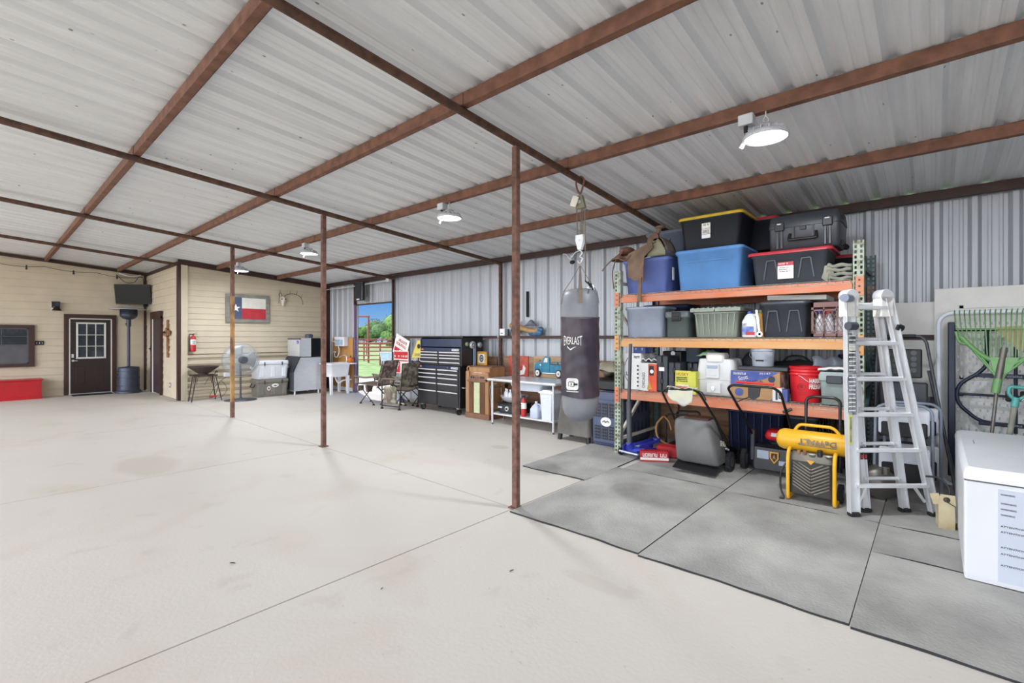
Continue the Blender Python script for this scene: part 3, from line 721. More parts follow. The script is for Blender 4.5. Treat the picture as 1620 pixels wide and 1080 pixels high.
# --- fire bowl on an iron stand
mat('ironrust', '4c3f3a', 0.7, 0.3, var=0.3, scale=12)
t = thing('fire_bowl', 'rusty iron fire bowl on a four legged stand before the beige wall', 'fire bowl', (-13.42, 3.64, 0), R90)
for x, y, fx, fy in ((-0.19, -0.15, -0.30, -0.2), (0.22, -0.15, 0.34, -0.2), (-0.19, 0.12, -0.29, 0.10), (0.22, 0.12, 0.29, 0.10)):
    b = B('ironrust'); b.bar((x, y, 0.62), (fx, fy, 0.0), 0.022, 0.022); b.tube(catmull([(x*0.3, y, 0.61), (x*0.8, y, 0.58), (x*0.95+0.0, y, 0.42)]), 0.007, n=6); b.build('leg', t)
b = B('ironrust'); b.bar((-0.26, -0.16, 0.62), (0.26, -0.16, 0.62), 0.04, 0.04); b.bar((-0.26, 0.13, 0.62), (0.26, 0.13, 0.62), 0.04, 0.04)
for x in (-0.22, 0.0, 0.22): b.bar((x, -0.16, 0.63), (x, 0.13, 0.63), 0.03, 0.02)
b.tube([(0.1, -0.1, 0.58), (-0.02, -0.16, 0.40)], 0.005, n=6); b.tube(catmull([(0.2, -0.16, 0.66), (0.24, -0.14, 0.72), (0.27, -0.1, 0.69)]), 0.012, n=6); b.build('stand_top', t)
b = B('ironrust'); b.lathe([(0.10, 0.64), (0.10, 0.66), (0.16, 0.70), (0.33, 0.83), (0.345, 0.845), (0.33, 0.84), (0.12, 0.70), (0.01, 0.69)], n=32); b.build('bowl', t)
# --- drum fan
mat('fangrey', 'b4b7bb', 0.45, 0.2, var=0.05)
t = thing('pedestal_fan', 'large round grey wire-guard fan on a pedestal before the beige wall', 'fan', (-12.82, 4.28, 0), R90)
b = B('greymetal'); b.lathe([(0.36, 0), (0.36, 0.01), (0.10, 0.04), (0.03, 0.05), (0.03, 0.08)], n=36); b.build('base', t)
b = B('greymetal'); b.cyl((0, 0.02, 0.05), (0, 0.02, 0.98), 0.022); b.build('pole', t)
FZ = 1.0
def guard(y0, y1, ysh):
    b = B('fangrey')
    for r, yy in ((0.41, y0), (0.41, y1), (0.35, ysh), (0.30, ysh), (0.20, ysh), (0.10, ysh)):
        b.tube([(r*math.cos(2*PI*k/48), yy, FZ+r*math.sin(2*PI*k/48)) for k in range(48)], 0.005 if r > 0.38 else 0.0022, n=4, closed=True)
    for k in range(130):
        a = 2*PI*k/130; c, s = math.cos(a), math.sin(a)
        b.tube([(0.03*c, ysh, FZ+0.03*s), (0.35*c, ysh, FZ+0.35*s), (0.405*c, y0, FZ+0.405*s)], 0.0024, n=3)
    return b
g1 = guard(-0.06, 0.05, -0.11); g1.lathe([(0.05, -0.01), (0.05, 0.0), (0.03, 0.008)], c=(0, -0.11, FZ), axis='y', n=16, m='black'); g1.build('front_guard', t)
guard(0.06, 0.05, 0.11).build('rear_guard', t)
b = B('fangrey')
for k in range(3):
    a0 = 2*PI*k/3
    b.grid(lambda u, v: ((0.06+0.29*v)*math.cos(a0+(u-0.5)*1.3), 0.05*(u-0.5)-0.0, FZ+(0.06+0.29*v)*math.sin(a0+(u-0.5)*1.3)), 8, 4, thick=(0, 0.002, 0))
b.lathe([(0.07, -0.03), (0.07, 0.03), (0.05, 0.04)], c=(0, 0, FZ), axis='y', n=16); b.build('blades', t)
b = B('greymetal'); b.lathe([(0.08, -0.26), (0.09, -0.20), (0.09, -0.10), (0.05, -0.05)], c=(0, 0, FZ), axis='y', n=16); b.build('motor', t)
b = B('alum'); b.box(-0.38, -0.25, -0.05, 0.03, 0.60, 0.70, bev=0.006); b.bar((-0.26, 0, 0.64), (0.0, 0.02, 0.64), 0.02, 0.03); b.build('switch_box', t)
b = B('black'); b.tube(catmull([(-0.32, 0, 0.60), (-0.5, 0.02, 0.45), (-0.62, 0.05, 0.25), (-0.66, 0.06, 0.12), (-0.55, 0.04, 0.16), (-0.48, 0.0, 0.45), (-0.42, 0, 0.50), (-0.30, 0.02, 0.30), (-0.42, 0.03, 0.12), (-0.6, 0.04, 0.09)]), 0.006, n=6); b.box(-0.66, -0.52, 0.0, 0.06, 0.13, 0.16, 'red'); b.build('cord', t)
# --- coolers
mat('coolerwhite', 'e3e5ea', 0.45, var=0.03); mat('coolertan', '7d796f', 0.5, var=0.08)
def cooler(m, lb, z0, loc, h=0.42, stickers=False):
    t = thing('cooler', lb, 'cooler', (loc[0], loc[1], z0), R90, 'stacked hard coolers')
    b = B(m); b.rr(0, 0, [(0, 0.36, 0.20, 0.04), (0.03, 0.375, 0.215, 0.05), (h-0.10, 0.40, 0.235, 0.05)], k=4)
    for x in (-0.28, 0.0, 0.28): b.box(x-0.05, x+0.05, -0.236, -0.2, 0.05, h-0.16, bev=0.006)
    b.build('body', t)
    b = B(m); b.rr(0, 0, [(h-0.095, 0.405, 0.24, 0.05), (h-0.085, 0.41, 0.245, 0.05), (h-0.02, 0.41, 0.245, 0.05), (h, 0.395, 0.23, 0.05)], k=4); b.box(-0.30, 0.30, -0.15, 0.15, h-0.002, h+0.006, bev=0.002); b.build('lid', t)
    for x in (-0.22, 0.22):
        b = B('black'); b.tube(fillet([(x, -0.25, h-0.03), (x, -0.262, h-0.06), (x, -0.252, h-0.12)], 0.01), 0.012); b.build('latch', t)
    for s in (-1, 1):
        b = B('black' if m == 'coolertan' else m); b.tube(fillet([(s*0.40, -0.12, h-0.12), (s*0.445, -0.12, h-0.2), (s*0.445, 0.12, h-0.2), (s*0.40, 0.12, h-0.12)], 0.03), 0.012); b.build('handle', t)
    if stickers:
        b = B('paper'); b.lathe([(0.055, 0), (0.055, 0.003)], c=(-0.11, -0.238, 0.22), axis='y', n=20, m='paper', sx=0.8); b.lathe([(0.03, 0), (0.03, 0.004)], c=(-0.11, -0.239, 0.22), axis='y', n=12, m='ochrepost', sx=0.8); b.build('sticker', t)
        b = B('paper'); b.lathe([(0.09, 0), (0.09, 0.003)], c=(0.05, -0.238, 0.29), axis='y', n=24, m='paper', sy=0.55); b.prism([(-0.0, 0.28), (0.05, 0.30), (0.10, 0.285), (0.05, 0.27)], -0.243, -0.240, m='ink'); b.build('sticker', t)
    return t
cooler('coolertan', 'tan-grey hard cooler with two stickers at the bottom of the stack', 0.0, (-13.20, 5.11), 0.46, True)
cooler('coolerwhite', 'white hard cooler on top of the tan-grey cooler', 0.467, (-13.20, 5.11), 0.47)

# --- ice machine
mat('stainless', 'd2d4d8', 0.32, 0.45, var=0.05, stretch=(1, 1, 8)); mat('navyplastic', '2c3340', 0.45, var=0.1)
t = thing('ice_machine', 'stainless ice machine head on a storage bin with a dark slanted door', 'ice machine', (-13.63, 5.58, 0), 0.0)
# local: x = away from the flag wall, y = into the metal wall corner; its door faces -y
prof = [(0.0, 0.10), (0.0, 0.60), (0.18, 1.0), (0.80, 1.0), (0.80, 0.10)]
b = B('stainless'); b.prism(prof, 0.02, 0.78, 'yz'); b.build('storage_bin', t)
b = B('navyplastic'); b.prism([(-0.03, 0.60), (0.15, 1.0), (0.18, 1.0), (0.0, 0.60)], 0.0, 0.80, 'yz', 'navyplastic'); b.prism([(-0.02, 0.595), (-0.02, 0.12), (0.01, 0.12), (0.01, 0.595)], 0.01, 0.79, 'yz', 'greymetal'); b.lathe([(0.02, 0), (0.02, 0.02)], c=(0.4, -0.005, 0.72), axis='y', n=12, m='black'); b.build('bin_door', t)
b = B('stainless'); b.box(0.04, 0.76, 0.20, 0.50, 1.02, 1.53, bev=0.004); b.box(0.04, 0.765, 0.50, 0.78, 1.02, 1.53, 'blackgloss', 0.004)
b.box(0.035, 0.77, 0.17, 0.205, 1.02, 1.50, 'stainless'); b.box(0.035, 0.77, 0.165, 0.21, 1.49, 1.53, 'greymetal'); b.box(0.035, 0.77, 0.165, 0.21, 1.005, 1.035, 'greymetal')
mat('violet', '4b3a86', 0.5); b.box(0.62, 0.72, 0.158, 0.166, 1.38, 1.46, 'violet'); b.text('ice', (0.635, 0.158, 1.40), (1, 0, 0), (0, 0, 1), 0.06, 0.035, 'paper', 0.002)
b.build('ice_maker', t)
for x in (0.07, 0.73):
    for y in (0.06, 0.72): bb = B('alum'); bb.cyl((x, y, 0), (x, y, 0.10), 0.025, n=10); bb.build('leg', t)
b = B('greymetal'); b.rr(0, 0, [(0, 0.10, 0.08, 0.03), (0.09, 0.10, 0.08, 0.03), (0.11, 0.08, 0.06, 0.03)]); tag(b.build('speaker_box'), 'small grey rounded box on top of the ice machine', 'box', loc=(-13.05, 6.1, 1.535))

# --- wood panel, dispenser, sink
mat('plywood', 'b98850', 0.6, var=0.15, scale=2.2, stretch=(4, 4, 0.5))
mat('plydark', '7a5030', 0.7)
b = B('plywood')
for k in range(6): b.box(-13.42+k*0.19, -13.42+(k+1)*0.19-0.003, 7.0, 7.03, 0.12, 1.54)
b.box(-13.42, -12.28, 6.985, 7.0, 0.02, 0.12, 'offwhite')
R = random.Random(3)
for k in range(16): 
    x, z = R.uniform(-13.35, -12.33), R.uniform(0.2, 1.5); b.ell((x, 6.999, z), (0.012, 0.002, 0.02), 'plydark', n=8, k=4)
tag(b.build('wood_panel'), 'knotty orange-brown wood panel behind the utility sink', 'panel')
t = thing('paper_dispenser', 'white wall dispenser box with blue flecked front on the wood panel', 'dispenser', (-12.76, 6.995, 1.30))
b = B('white'); b.box(-0.27, 0.25, -0.15, 0, 0, 0.26, bev=0.012); b.build('case', t)
b = B('white'); b.box(-0.275, 0.255, -0.155, 0, 0.20, 0.265, bev=0.012); b.build('cover', t)
mat('bluepatch', '7fa0b8', 0.5, col2='c8d4dc', scale=14); b = B('bluepatch'); b.box(-0.23, 0.21, -0.156, -0.149, 0.03, 0.19); b.build('label', t)
b = B('white'); b.tube(catmull([(-13.35, 6.93, 1.40), (-13.25, 6.90, 1.43), (-12.98, 6.90, 1.38), (-12.86, 6.90, 1.15), (-12.98, 6.90, 0.98), (-13.12, 6.90, 1.0), (-13.18, 6.93, 1.12)]), 0.014); b.cyl((-13.22, 6.93, 1.12), (-13.14, 6.93, 1.12), 0.025)
tag(b.build('water_hose'), 'white looped hose hanging on the wood panel between ice machine and dispenser', 'hose')
t = thing('utility_sink', 'white plastic utility sink on four legs before the wood panel', 'sink', (-12.42, 6.55, 0))
b = B('white'); b.rr(0, 0, [(0.47, 0.26, 0.24, 0.04), (0.50, 0.275, 0.25, 0.05), (0.80, 0.31, 0.28, 0.05), (0.81, 0.34, 0.31, 0.04), (0.84, 0.34, 0.31, 0.04), (0.84, 0.29, 0.26, 0.05), (0.60, 0.26, 0.24, 0.05), (0.52, 0.25, 0.22, 0.05)], k=3); b.build('tub', t)
b = B('white'); b.box(-0.34, 0.45, 0.27, 0.40, 0.815, 0.845, bev=0.005); b.build('rear_ledge', t)
for sx in (-1, 1):
    for sy in (-1, 1):
        b = B('white'); b.prism([(sx*0.17, 0.50), (sx*0.28, 0.50), (sx*0.27, 0.0), (sx*0.22, 0.0)], sy*0.24-0.03, sy*0.24+0.03, 'xz', 'white'); b.build('leg', t)
b = B('chrome'); b.cyl((0.02, 0.33, 0.84), (0.02, 0.33, 0.88), 0.03); b.tube(catmull([(0.02, 0.33, 0.86), (0.0, 0.33, 1.02), (-0.06, 0.26, 1.05), (-0.10, 0.16, 0.98)]), 0.012); b.cyl((0.02, 0.33, 0.88), (0.12, 0.33, 0.93), 0.012); b.build('faucet', t)
b = B('white'); b.tube(catmull([(0, 0, 0.50), (0, 0.02, 0.38), (0.05, 0.08, 0.28), (0.10, 0.14, 0.34), (0.12, 0.25, 0.36), (0.12, 0.42, 0.36)]), 0.022); b.build('drain_pipe', t)
t = thing('pumpkin_jug', 'small orange pumpkin-shaped pot on the sink ledge', 'pumpkin', (-12.19, 6.885, 0.846))
mat('orange', 'd06a1e', 0.5, var=0.1); b = B('orange')
for k in range(9):
    a = 2*PI*k/9; b.ell((0.045*math.cos(a), 0.045*math.sin(a), 0.075), (0.045, 0.045, 0.074), n=10, k=8)
b.build('body', t); b = B('black'); b.cyl((0, 0, 0.13), (0.01, 0, 0.20), 0.014); b.build('stem', t)
# ================================================================ row along the metal wall
def scribble(b, x0, x1, y, z, h, m, seed=1, face=(0, -1), t=0.002):
    """a line of unreadable print: short strokes of uneven width"""
    R = random.Random(seed); x = x0
    while x < x1-h*0.3:
        w_ = h*R.uniform(0.35, 0.8)
        if R.random() > 0.15:
            x2 = min(x+w_, x1); k = R.choice((0, 1, 2))
            b.box(x, x+h*0.16, y-t, y, z, z+h, m)
            if k: b.box(x, x2, y-t, y, z+h*0.8, z+h, m)
            if k != 1: b.box(x, x2, y-t, y, z, z+h*0.2, m)
            b.box(x2-h*0.15, x2, y-t, y, z+h*0.1, z+h*0.9, m)
        x += w_+h*0.15
# --- folding chairs
mat('camo', 'a09887', 0.9, col2='67614f', scale=9, lo=0.42, hi=0.56, bump=0.2)
mat('camopink', 'b8a5a2', 0.9, col2='6f5d57', scale=10, lo=0.42, hi=0.58)
mat('brownfabric', '75675e', 0.9, var=0.15); mat('chairmetal', '3a3632', 0.5, 0.4)
def quad_chair(lb, loc, rz, m1, m2):
    t = thing('camp_chair', lb, 'chair', loc, rz, 'folding camp chairs')
    W, D, S = 0.27, 0.25, 0.44
    for (a, c) in (((-W, -D), (W*0.6, -D)), ((W, -D), (-W*0.6, -D)), ((-W, D), (W*0.6, D)), ((W, D), (-W*0.6, D)), ((-W, -D), (-W, D*0.6)), ((W, -D), (W, D*0.6))):
        b = B('chairmetal'); b.cyl((a[0], a[1], S), (c[0]*1.1, c[1]*1.2, 0.03), 0.011, n=8); b.lathe([(0.03, 0.0), (0.028, 0.02), (0.012, 0.035)], c=(c[0]*1.1, c[1]*1.2, 0), n=10, m='rubber'); b.build('leg', t)
    for s in (-1, 1):
        b = B('chairmetal'); b.cyl((s*0.30, -D-0.02, S), (s*0.30, -D-0.08, 0.64), 0.011, n=8); b.cyl((s*0.27, D, S-0.05), (s*0.29, D+0.18, 1.02), 0.012, n=8); b.build('side_frame', t)
        b = B(m2); b.tube(fillet([(s*0.31, -D-0.12, 0.65), (s*0.31, -0.05, 0.62), (s*0.30, D+0.10, 0.68)], 0.08), 0.020); b.lathe([(0.045, 0.50), (0.05, 0.60), (0.05, 0.61)], c=(s*0.34, -D-0.02, 0.0), n=12); b.build('armrest', t)
    b = B(m2); b.grid(lambda u, v: ((u-0.5)*0.58, -D-0.07+v*(2*D+0.08), S+0.02-0.05*math.sin(PI*u)*math.sin(PI*v)+0.03*(1-v)), 8, 8, thick=(0, 0, -0.015))
    b.build('seat', t)
    b = B(m1); b.grid(lambda u, v: ((u-0.5)*(0.60-0.10*v*v), D+0.02+v*0.17-0.05*math.sin(PI*u)*(1-0.5*v), S-0.02+v*0.60), 8, 8, thick=(0, 0.015, 0)); b.build('backrest', t)
    b = B(m2); b.rr(-0.16, -D-0.09, [(0.24, 0.08, 0.03, 0.02), (0.40, 0.11, 0.04, 0.02)]); b.box(0.05, 0.24, -D-0.10, -D-0.07, 0.30, 0.42, 'camo'); b.build('pocket', t)
    return t
def directors_chair(lb, loc, rz):
    t = thing('camp_chair', lb, 'chair', loc, rz, 'folding camp chairs')
    for s in (-1, 1):
        for y in (-0.26, 0.24):
            b = B('chairmetal'); b.cyl((s*0.29, y, 0.02), (s*0.29, y+(0.10 if y > 0 else 0), 0.64 if y < 0 else 1.0), 0.014, n=8); b.lathe([(0.035, 0), (0.03, 0.02), (0.014, 0.04)], c=(s*0.29, y, 0), n=10, m='rubber'); b.build('leg', t)
        b = B('chairmetal'); b.cyl((s*0.29, -0.26, 0.07), (s*0.29, 0.24, 0.07), 0.011, n=8); b.cyl((s*0.29, -0.26, 0.42), (s*0.29, 0.26, 0.42), 0.011, n=8); b.build('side_rail', t)
        b = B('brownfabric'); b.tube(fillet([(s*0.29, -0.27, 0.60), (s*0.29, -0.24, 0.655), (s*0.29, 0.27, 0.655)], 0.05), 0.018); b.build('armrest', t)
    b = B('brownfabric'); b.grid(lambda u, v: ((u-0.5)*0.56, -0.27+v*0.52, 0.44-0.04*math.sin(PI*u)), 8, 6, thick=(0, 0, -0.02)); b.build('seat', t)
    b = B('camo'); b.grid(lambda u, v: ((u-0.5)*0.58, 0.25+v*0.09-0.04*math.sin(PI*u), 0.50+v*0.50), 8, 6, thick=(0, 0.025, 0)); b.build('backrest', t)
    b = B('camo'); b.box(0.305, 0.36, -0.15, 0.20, 0.14, 0.50, bev=0.02); b.box(0.36, 0.375, -0.08, 0.08, 0.22, 0.42, 'brownfabric', 0.006); b.build('side_pouch', t)
    return t
quad_chair('folding camp chair with pinkish camouflage back standing closest to the doorway', (-9.83, 6.20, 0), math.radians(-72), 'camopink', 'brownfabric')
directors_chair('camouflage folding chair with straight legs right beside the black tool chest', (-8.80, 6.16, 0), math.radians(-78))
quad_chair('folded-looking brown camp chair half hidden behind the camouflage chair', (-9.15, 6.70, 0), math.radians(-88), 'brownfabric', 'camo')
mat('bluewhite', 'b6bcd0', 0.8, col2='5f6f96', scale=14)
b = B('bluewhite'); b.grid(lambda u, v: ((u-0.5)*0.40, (v-0.5)*0.26, 0.006+0.10*math.sin(PI*u)*math.sin(PI*v)*(1+0.4*math.sin(9*u+5*v))), 14, 10, thick=(0, 0, -0.004)); tag(b.build('crumpled_bag'), 'crumpled blue and white bag on the floor behind the camp chairs', 'bag', loc=(-9.72, 6.80, 0.0))
# --- signs
mat('signred', 'c0202a', 0.5); mat('signyellow', 'd9c75a', 0.5); mat('navy', '2a2f4d', 0.5); mat('signpurple', '443473', 0.5)
t = thing('metal_sign', 'white and red metal sign tilted above the red sign by the doorway post', 'sign', (-9.98, 6.98, 1.14), 0, 'old signs by the doorway')
b = B('paper'); b.T = Matrix.Rotation(math.radians(20), 4, 'Y'); b.box(-0.30, 0.28, -0.010, 0, -0.06, 0.44); b.build('board', t)
b = B('signred'); b.T = Matrix.Rotation(math.radians(20), 4, 'Y'); b.box(-0.26, 0.26, -0.013, -0.009, -0.04, 0.12); b.prism([(-0.06, 0.07), (0, 0.11), (0.07, 0.07), (0.03, 0.07), (0.03, 0.02), (-0.03, 0.02), (-0.03, 0.07)], -0.016, -0.012, m='paper')
scribble(b, -0.22, -0.08, -0.013, -0.02, 0.04, 'paper', 3); scribble(b, -0.20, 0.20, -0.010, 0.29, 0.07, 'inkred', 4); scribble(b, -0.23, 0.22, -0.010, 0.19, 0.07, 'inkred', 5); b.build('print', t)
t = thing('metal_sign', 'square red sign with white lettering standing under the tilted sign', 'sign', (-10.20, 6.95, 0.66), 0, 'old signs by the doorway')
b = B('paper'); b.box(0, 0.62, -0.010, 0, 0, 0.56); b.build('board', t)
b = B('signred'); b.box(0.02, 0.60, -0.013, -0.009, 0.36, 0.54); b.box(0.02, 0.60, -0.013, -0.009, 0.30, 0.33); b.box(0.02, 0.28, -0.013, -0.009, 0.02, 0.29); scribble(b, 0.04, 0.58, -0.013, 0.40, 0.05, 'paper', 7); b.text('12', (0.03, -0.013, 0.12), (1, 0, 0), (0, 0, 1), 0.10, 0.15, 'paper', 0.002); b.text('P', (0.16, -0.013, 0.10), (1, 0, 0), (0, 0, 1), 0.08, 0.17, 'paper', 0.002); b.build('print', t)
b = B('ochrepost'); b.lathe([(0.14, 0), (0.15, 0.015), (0.001, 0.02)], c=(0, 0, 0), axis='y', n=24, m='signyellow', sy=1.25); b.lathe([(0.08, 0), (0.085, 0.02)], c=(0, -0.008, -0.01), axis='y', n=20, m='ochrepost', sy=1.5); tag(b.build('round_plaque'), 'small yellow oval plaque leaning at the lower corner of the red sign', 'plaque', loc=(-9.62, 6.92, 0.72))
t = thing('metal_sign', 'yellow triangular warning sign half hidden by the tool chest', 'sign', (-9.16, 6.93, 1.06), 0, 'old signs by the doorway')
b = B('signyellow'); b.prism([(-0.28, 0), (0.30, 0.02), (0.06, 0.42), (-0.02, 0.42)], -0.010, 0, m='signyellow'); b.build('board', t); b = B('ink'); b.lathe([(0.06, -0.012), (0.06, -0.010)], c=(0.02, -0.0, 0.28), axis='y', n=14, m='ink'); scribble(b, -0.14, 0.16, -0.010, 0.05, 0.06, 'greywood', 9); b.build('print', t)
t = thing('metal_sign', 'dark blue sign with rows of white letters between chairs and tool chest', 'sign', (-9.48, 6.95, 0.66), 0, 'old signs by the doorway')
b = B('navy'); b.box(0, 0.60, -0.010, 0, 0, 0.44); b.box(0, 0.25, -0.013, -0.009, 0.02, 0.16, 'signpurple'); b.build('board', t); b = B('paper')
for k, (a, z) in enumerate(((0.03, 0.33), (0.02, 0.19), (0.24, 0.07))): scribble(b, a, 0.58, -0.010, z, 0.09, 'paper', 11+k)
b.build('print', t)
# --- tool chest
mat('chestblack', '15161b', 0.3, var=0.1, spec=0.6); mat('chestblue', '1c2c48', 0.22, var=0.2, scale=2)
t = thing('tool_chest', 'tall black two-part rolling tool chest with long silver drawer handles', 'tool chest', (-8.34, 6.30, 0))
W = 1.34; D = 0.60
b = B('chestblack'); b.box(0, W, 0, D, 0.14, 0.975, bev=0.006); b.build('cabinet', t)
zs = [0.945, 0.865, 0.785, 0.695, 0.575, 0.42, 0.16]
hz = [0.885, 0.80, 0.715, 0.60, 0.44]
b = B('chestblack'); b.box(0.03, W-0.03, -0.008, 0, 0.91, 0.965, 'chestblue'); b.box(W-0.26, W-0.05, -0.012, -0.007, 0.915, 0.955, 'steel'); b.text('CRAFTSMAN', (W-0.25, -0.012, 0.922), (1, 0, 0), (0, 0, 1), 0.19, 0.026, 'greymetal', 0.001)
for x in (0.05,): b.rr(x+0.05, 0, [(0.925, 0.04, 0.009, 0.004), (0.955, 0.025, 0.009, 0.004)], 'orange')
for x in (0.30, 0.98): b.cyl((x, -0.014, 0.94), (x, -0.004, 0.94), 0.012, 'chrome')
b.build('name_rail', t)
def drawer(x0, x1, z0, z1, zh, hw=0.0):
    b = B('chestblack'); b.box(x0, x1, -0.010, 0.0, z0+0.006, z1-0.004, bev=0.002); d = b.build('drawer', t)
    b = B('steel'); b.box(x0+0.012, x1-0.012, -0.034, -0.022, zh-0.012, zh+0.012, bev=0.003); b.box(x0+0.012, x1-0.012, -0.024, -0.010, zh-0.012, zh-0.006); b.build('handle', d)
bounds = [0.905, 0.84, 0.757, 0.66, 0.52, 0.17]
# each drawer has its handle along its top edge
tops = [0.905, 0.82, 0.735, 0.62, 0.46]; bots = [0.82, 0.735, 0.62, 0.46, 0.17]
for z1, z0 in zip(tops, bots):
    drawer(0.03, 0.635, z0, z1, z1-0.02); drawer(0.665, W-0.04, z0, z1, z1-0.02)
b = B('chestblack'); b.box(0.05, W+0.03, 0.02, D, 0.978, 1.34, bev=0.004); b.prism([(0.02, 1.34), (0.02, 1.50), (0.06, 1.57), (D, 1.57), (D, 1.34)], 0.05, 0.075, 'yz', 'chestblack'); b.prism([(0.02, 1.34), (0.02, 1.50), (0.06, 1.57), (D, 1.57), (D, 1.34)], W+0.005, W+0.03, 'yz', 'chestblack'); b.box(0.05, W+0.03, 0.05, D, 1.55, 1.575, bev=0.003); b.box(0.07, W+0.01, D-0.02, D, 1.34, 1.56); b.build('top_chest', t)
b = B('chestblue'); b.box(0.075, W+0.005, 0.03, 0.045, 1.36, 1.525); b.build('lid_panel', t)
b = B('chestblack'); b.box(0.08, W, 0.008, 0.02, 1.275, 1.335, 'chestblue'); b.box(W-0.25, W-0.04, 0.004, 0.010, 1.28, 1.32, 'steel'); b.text('CRAFTSMAN', (W-0.24, 0.004, 1.288), (1, 0, 0), (0, 0, 1), 0.19, 0.026, 'greymetal', 0.001); b.rr(0.14, 0.008, [(1.285, 0.04, 0.006, 0.003), (1.315, 0.025, 0.006, 0.003)], 'orange'); b.build('name_rail', t)
for z1, z0 in ((1.265, 1.205), (1.205, 1.145), (1.145, 1.06), (1.06, 0.985)):
    for a, c in ((0.075, 0.66), (0.69, W+0.005)):
        b = B('chestblack'); b.box(a, c, 0.008, 0.02, z0+0.004, z1-0.003, bev=0.002); d = b.build('drawer', t)
        b = B('steel'); b.box(a+0.012, c-0.012, -0.014, -0.004, z1-0.030, z1-0.008, bev=0.003); b.box(a+0.012, c-0.012, -0.006, 0.010, z1-0.030, z1-0.024); b.build('handle', d)
for x in (0.10, W-0.10):
    for y in (0.06, D-0.08):
        b = B('steel'); b.box(x-0.03, x+0.03, y-0.03, y+0.03, 0.115, 0.14); b.bar((x-0.025, y, 0.12), (x-0.025, y, 0.055), 0.05, 0.005, 'steel'); b.lathe([(0.062, -0.018), (0.066, 0), (0.062, 0.018)], c=(x, y, 0.066), axis='x', n=20, m='rubber'); b.lathe([(0.035, -0.021), (0.040, 0), (0.035, 0.021)], c=(x, y, 0.066), axis='x', n=16, m='chrome'); b.build('caster', t)
b = B('steel'); b.tube(fillet([(W+0.0, 0.06, 0.55), (W+0.05, 0.06, 0.55), (W+0.05, 0.5, 0.55), (W, 0.5, 0.55)], 0.03), 0.010); b.build('side_handle', t)
for y, z, r, lb in ((0.30, 1.40, 0.075, 'large round perforated silver disc stuck to the side of the tool chest'), (0.50, 1.40, 0.055, 'smaller round silver disc at the rear edge of the tool chest side')):
    b = B('steel'); b.lathe([(r, 0), (r, 0.03), (r*0.8, 0.045), (0.001, 0.045)], axis='x', n=24)
    for k in range(6): a = k*PI/3; b.lathe([(r*0.16, 0.044), (r*0.16, 0.048)], c=(0, r*0.5*math.cos(a), r*0.5*math.sin(a)), axis='x', n=8, m='black')
    tag(b.build('metal_disc'), lb, 'disc', 'discs on the tool chest side', loc=(-8.34+W+0.031, 6.30+y, z))
mat('palegreen', '8a9a6a', 0.6); b = B('palegreen'); b.lathe([(0.04, 0), (0.04, 0.03), (0.001, 0.035)], axis='x', n=16); tag(b.build('green_disc'), 'small green disc beside the large silver disc on the tool chest', 'disc', loc=(-8.34+W+0.031, 6.45, 1.42))
mat('bluetube', '8fa0bd', 0.4, 0.3); b = B('bluetube'); b.box(0, 0.02, -0.035, 0.035, 0, 0.42, bev=0.004); tag(b.build('magnetic_strip'), 'upright pale blue strip on the side of the tool chest', 'strip', loc=(-8.34+W+0.031, 6.66, 0.98))
# --- antique radio
mat('radiowood', '9b7048', 0.45, var=0.2, scale=3, stretch=(3, 3, 0.4)); mat('radiodark', '755039', 0.5, var=0.2, scale=3, stretch=(3, 3, 0.5)); mat('grille', 'b9bf97', 0.8, var=0.1, scale=40)
t = thing('console_radio', 'antique wooden console radio with pale green speaker cloth', 'radio', (-6.84, 6.30, 0))
W = 0.63; D = 0.46
b = B('radiowood'); b.box(0, W, 0.03, D, 0.0, 0.98, bev=0.008); b.box(-0.01, W+0.01, 0.0, D, 0.0, 0.10, 'radiodark', 0.01); b.box(0, 0.10, 0.0, 0.05, 0.10, 0.90, bev=0.012); b.box(W-0.10, W, 0.0, 0.05, 0.10, 0.90, bev=0.012); b.box(0.02, 0.09, 0.03, D, 0.90, 1.0, bev=0.01); b.build('cabinet', t)
b = B('radiodark'); b.prism([(0.0, 0.72), (0.0, 0.76), (0.10, 0.99), (0.14, 1.0), (D, 1.0), (D, 0.94), (0.1, 0.94), (0.03, 0.72)], 0.10, W-0.02, 'yz', 'radiodark'); b.box(0.05, W-0.05, -0.005, 0.05, 0.70, 0.735, bev=0.004)
b.build('control_slope', t)
b = B('offwhite'); b.T = Matrix.Translation((0, 0.055, 0.89)) @ Matrix.Rotation(math.radians(-23), 4, 'X'); b.box(0.19, 0.45, -0.016, -0.002, -0.04, 0.045, 'radiowood'); b.box(0.21, 0.43, -0.019, -0.012, -0.025, 0.03, 'offwhite'); b.build('dial', t)
for x in (0.16, 0.22, 0.42, 0.48):
    b = B('black'); b.cyl((x, 0.0, 0.79), (x, 0.022, 0.785), 0.017); b.build('knob', t)
b = B('radiodark'); b.box(0.27, 0.36, -0.002, 0.02, 0.775, 0.79)
for k in range(4):
    for sx in (0.12+0.035*k, W-0.12-0.035*k): b.box(sx-0.010, sx+0.010, -0.005, 0.05, 0.11, 0.69, 'radiodark', 0.005)
b.box(0.10, W-0.10, 0.022, 0.03, 0.10, 0.70, 'radiodark'); b.build('slats', t)
b = B('grille'); b.box(0.235, W-0.235, 0.006, 0.024, 0.11, 0.69); b.build('speaker_cloth', t)
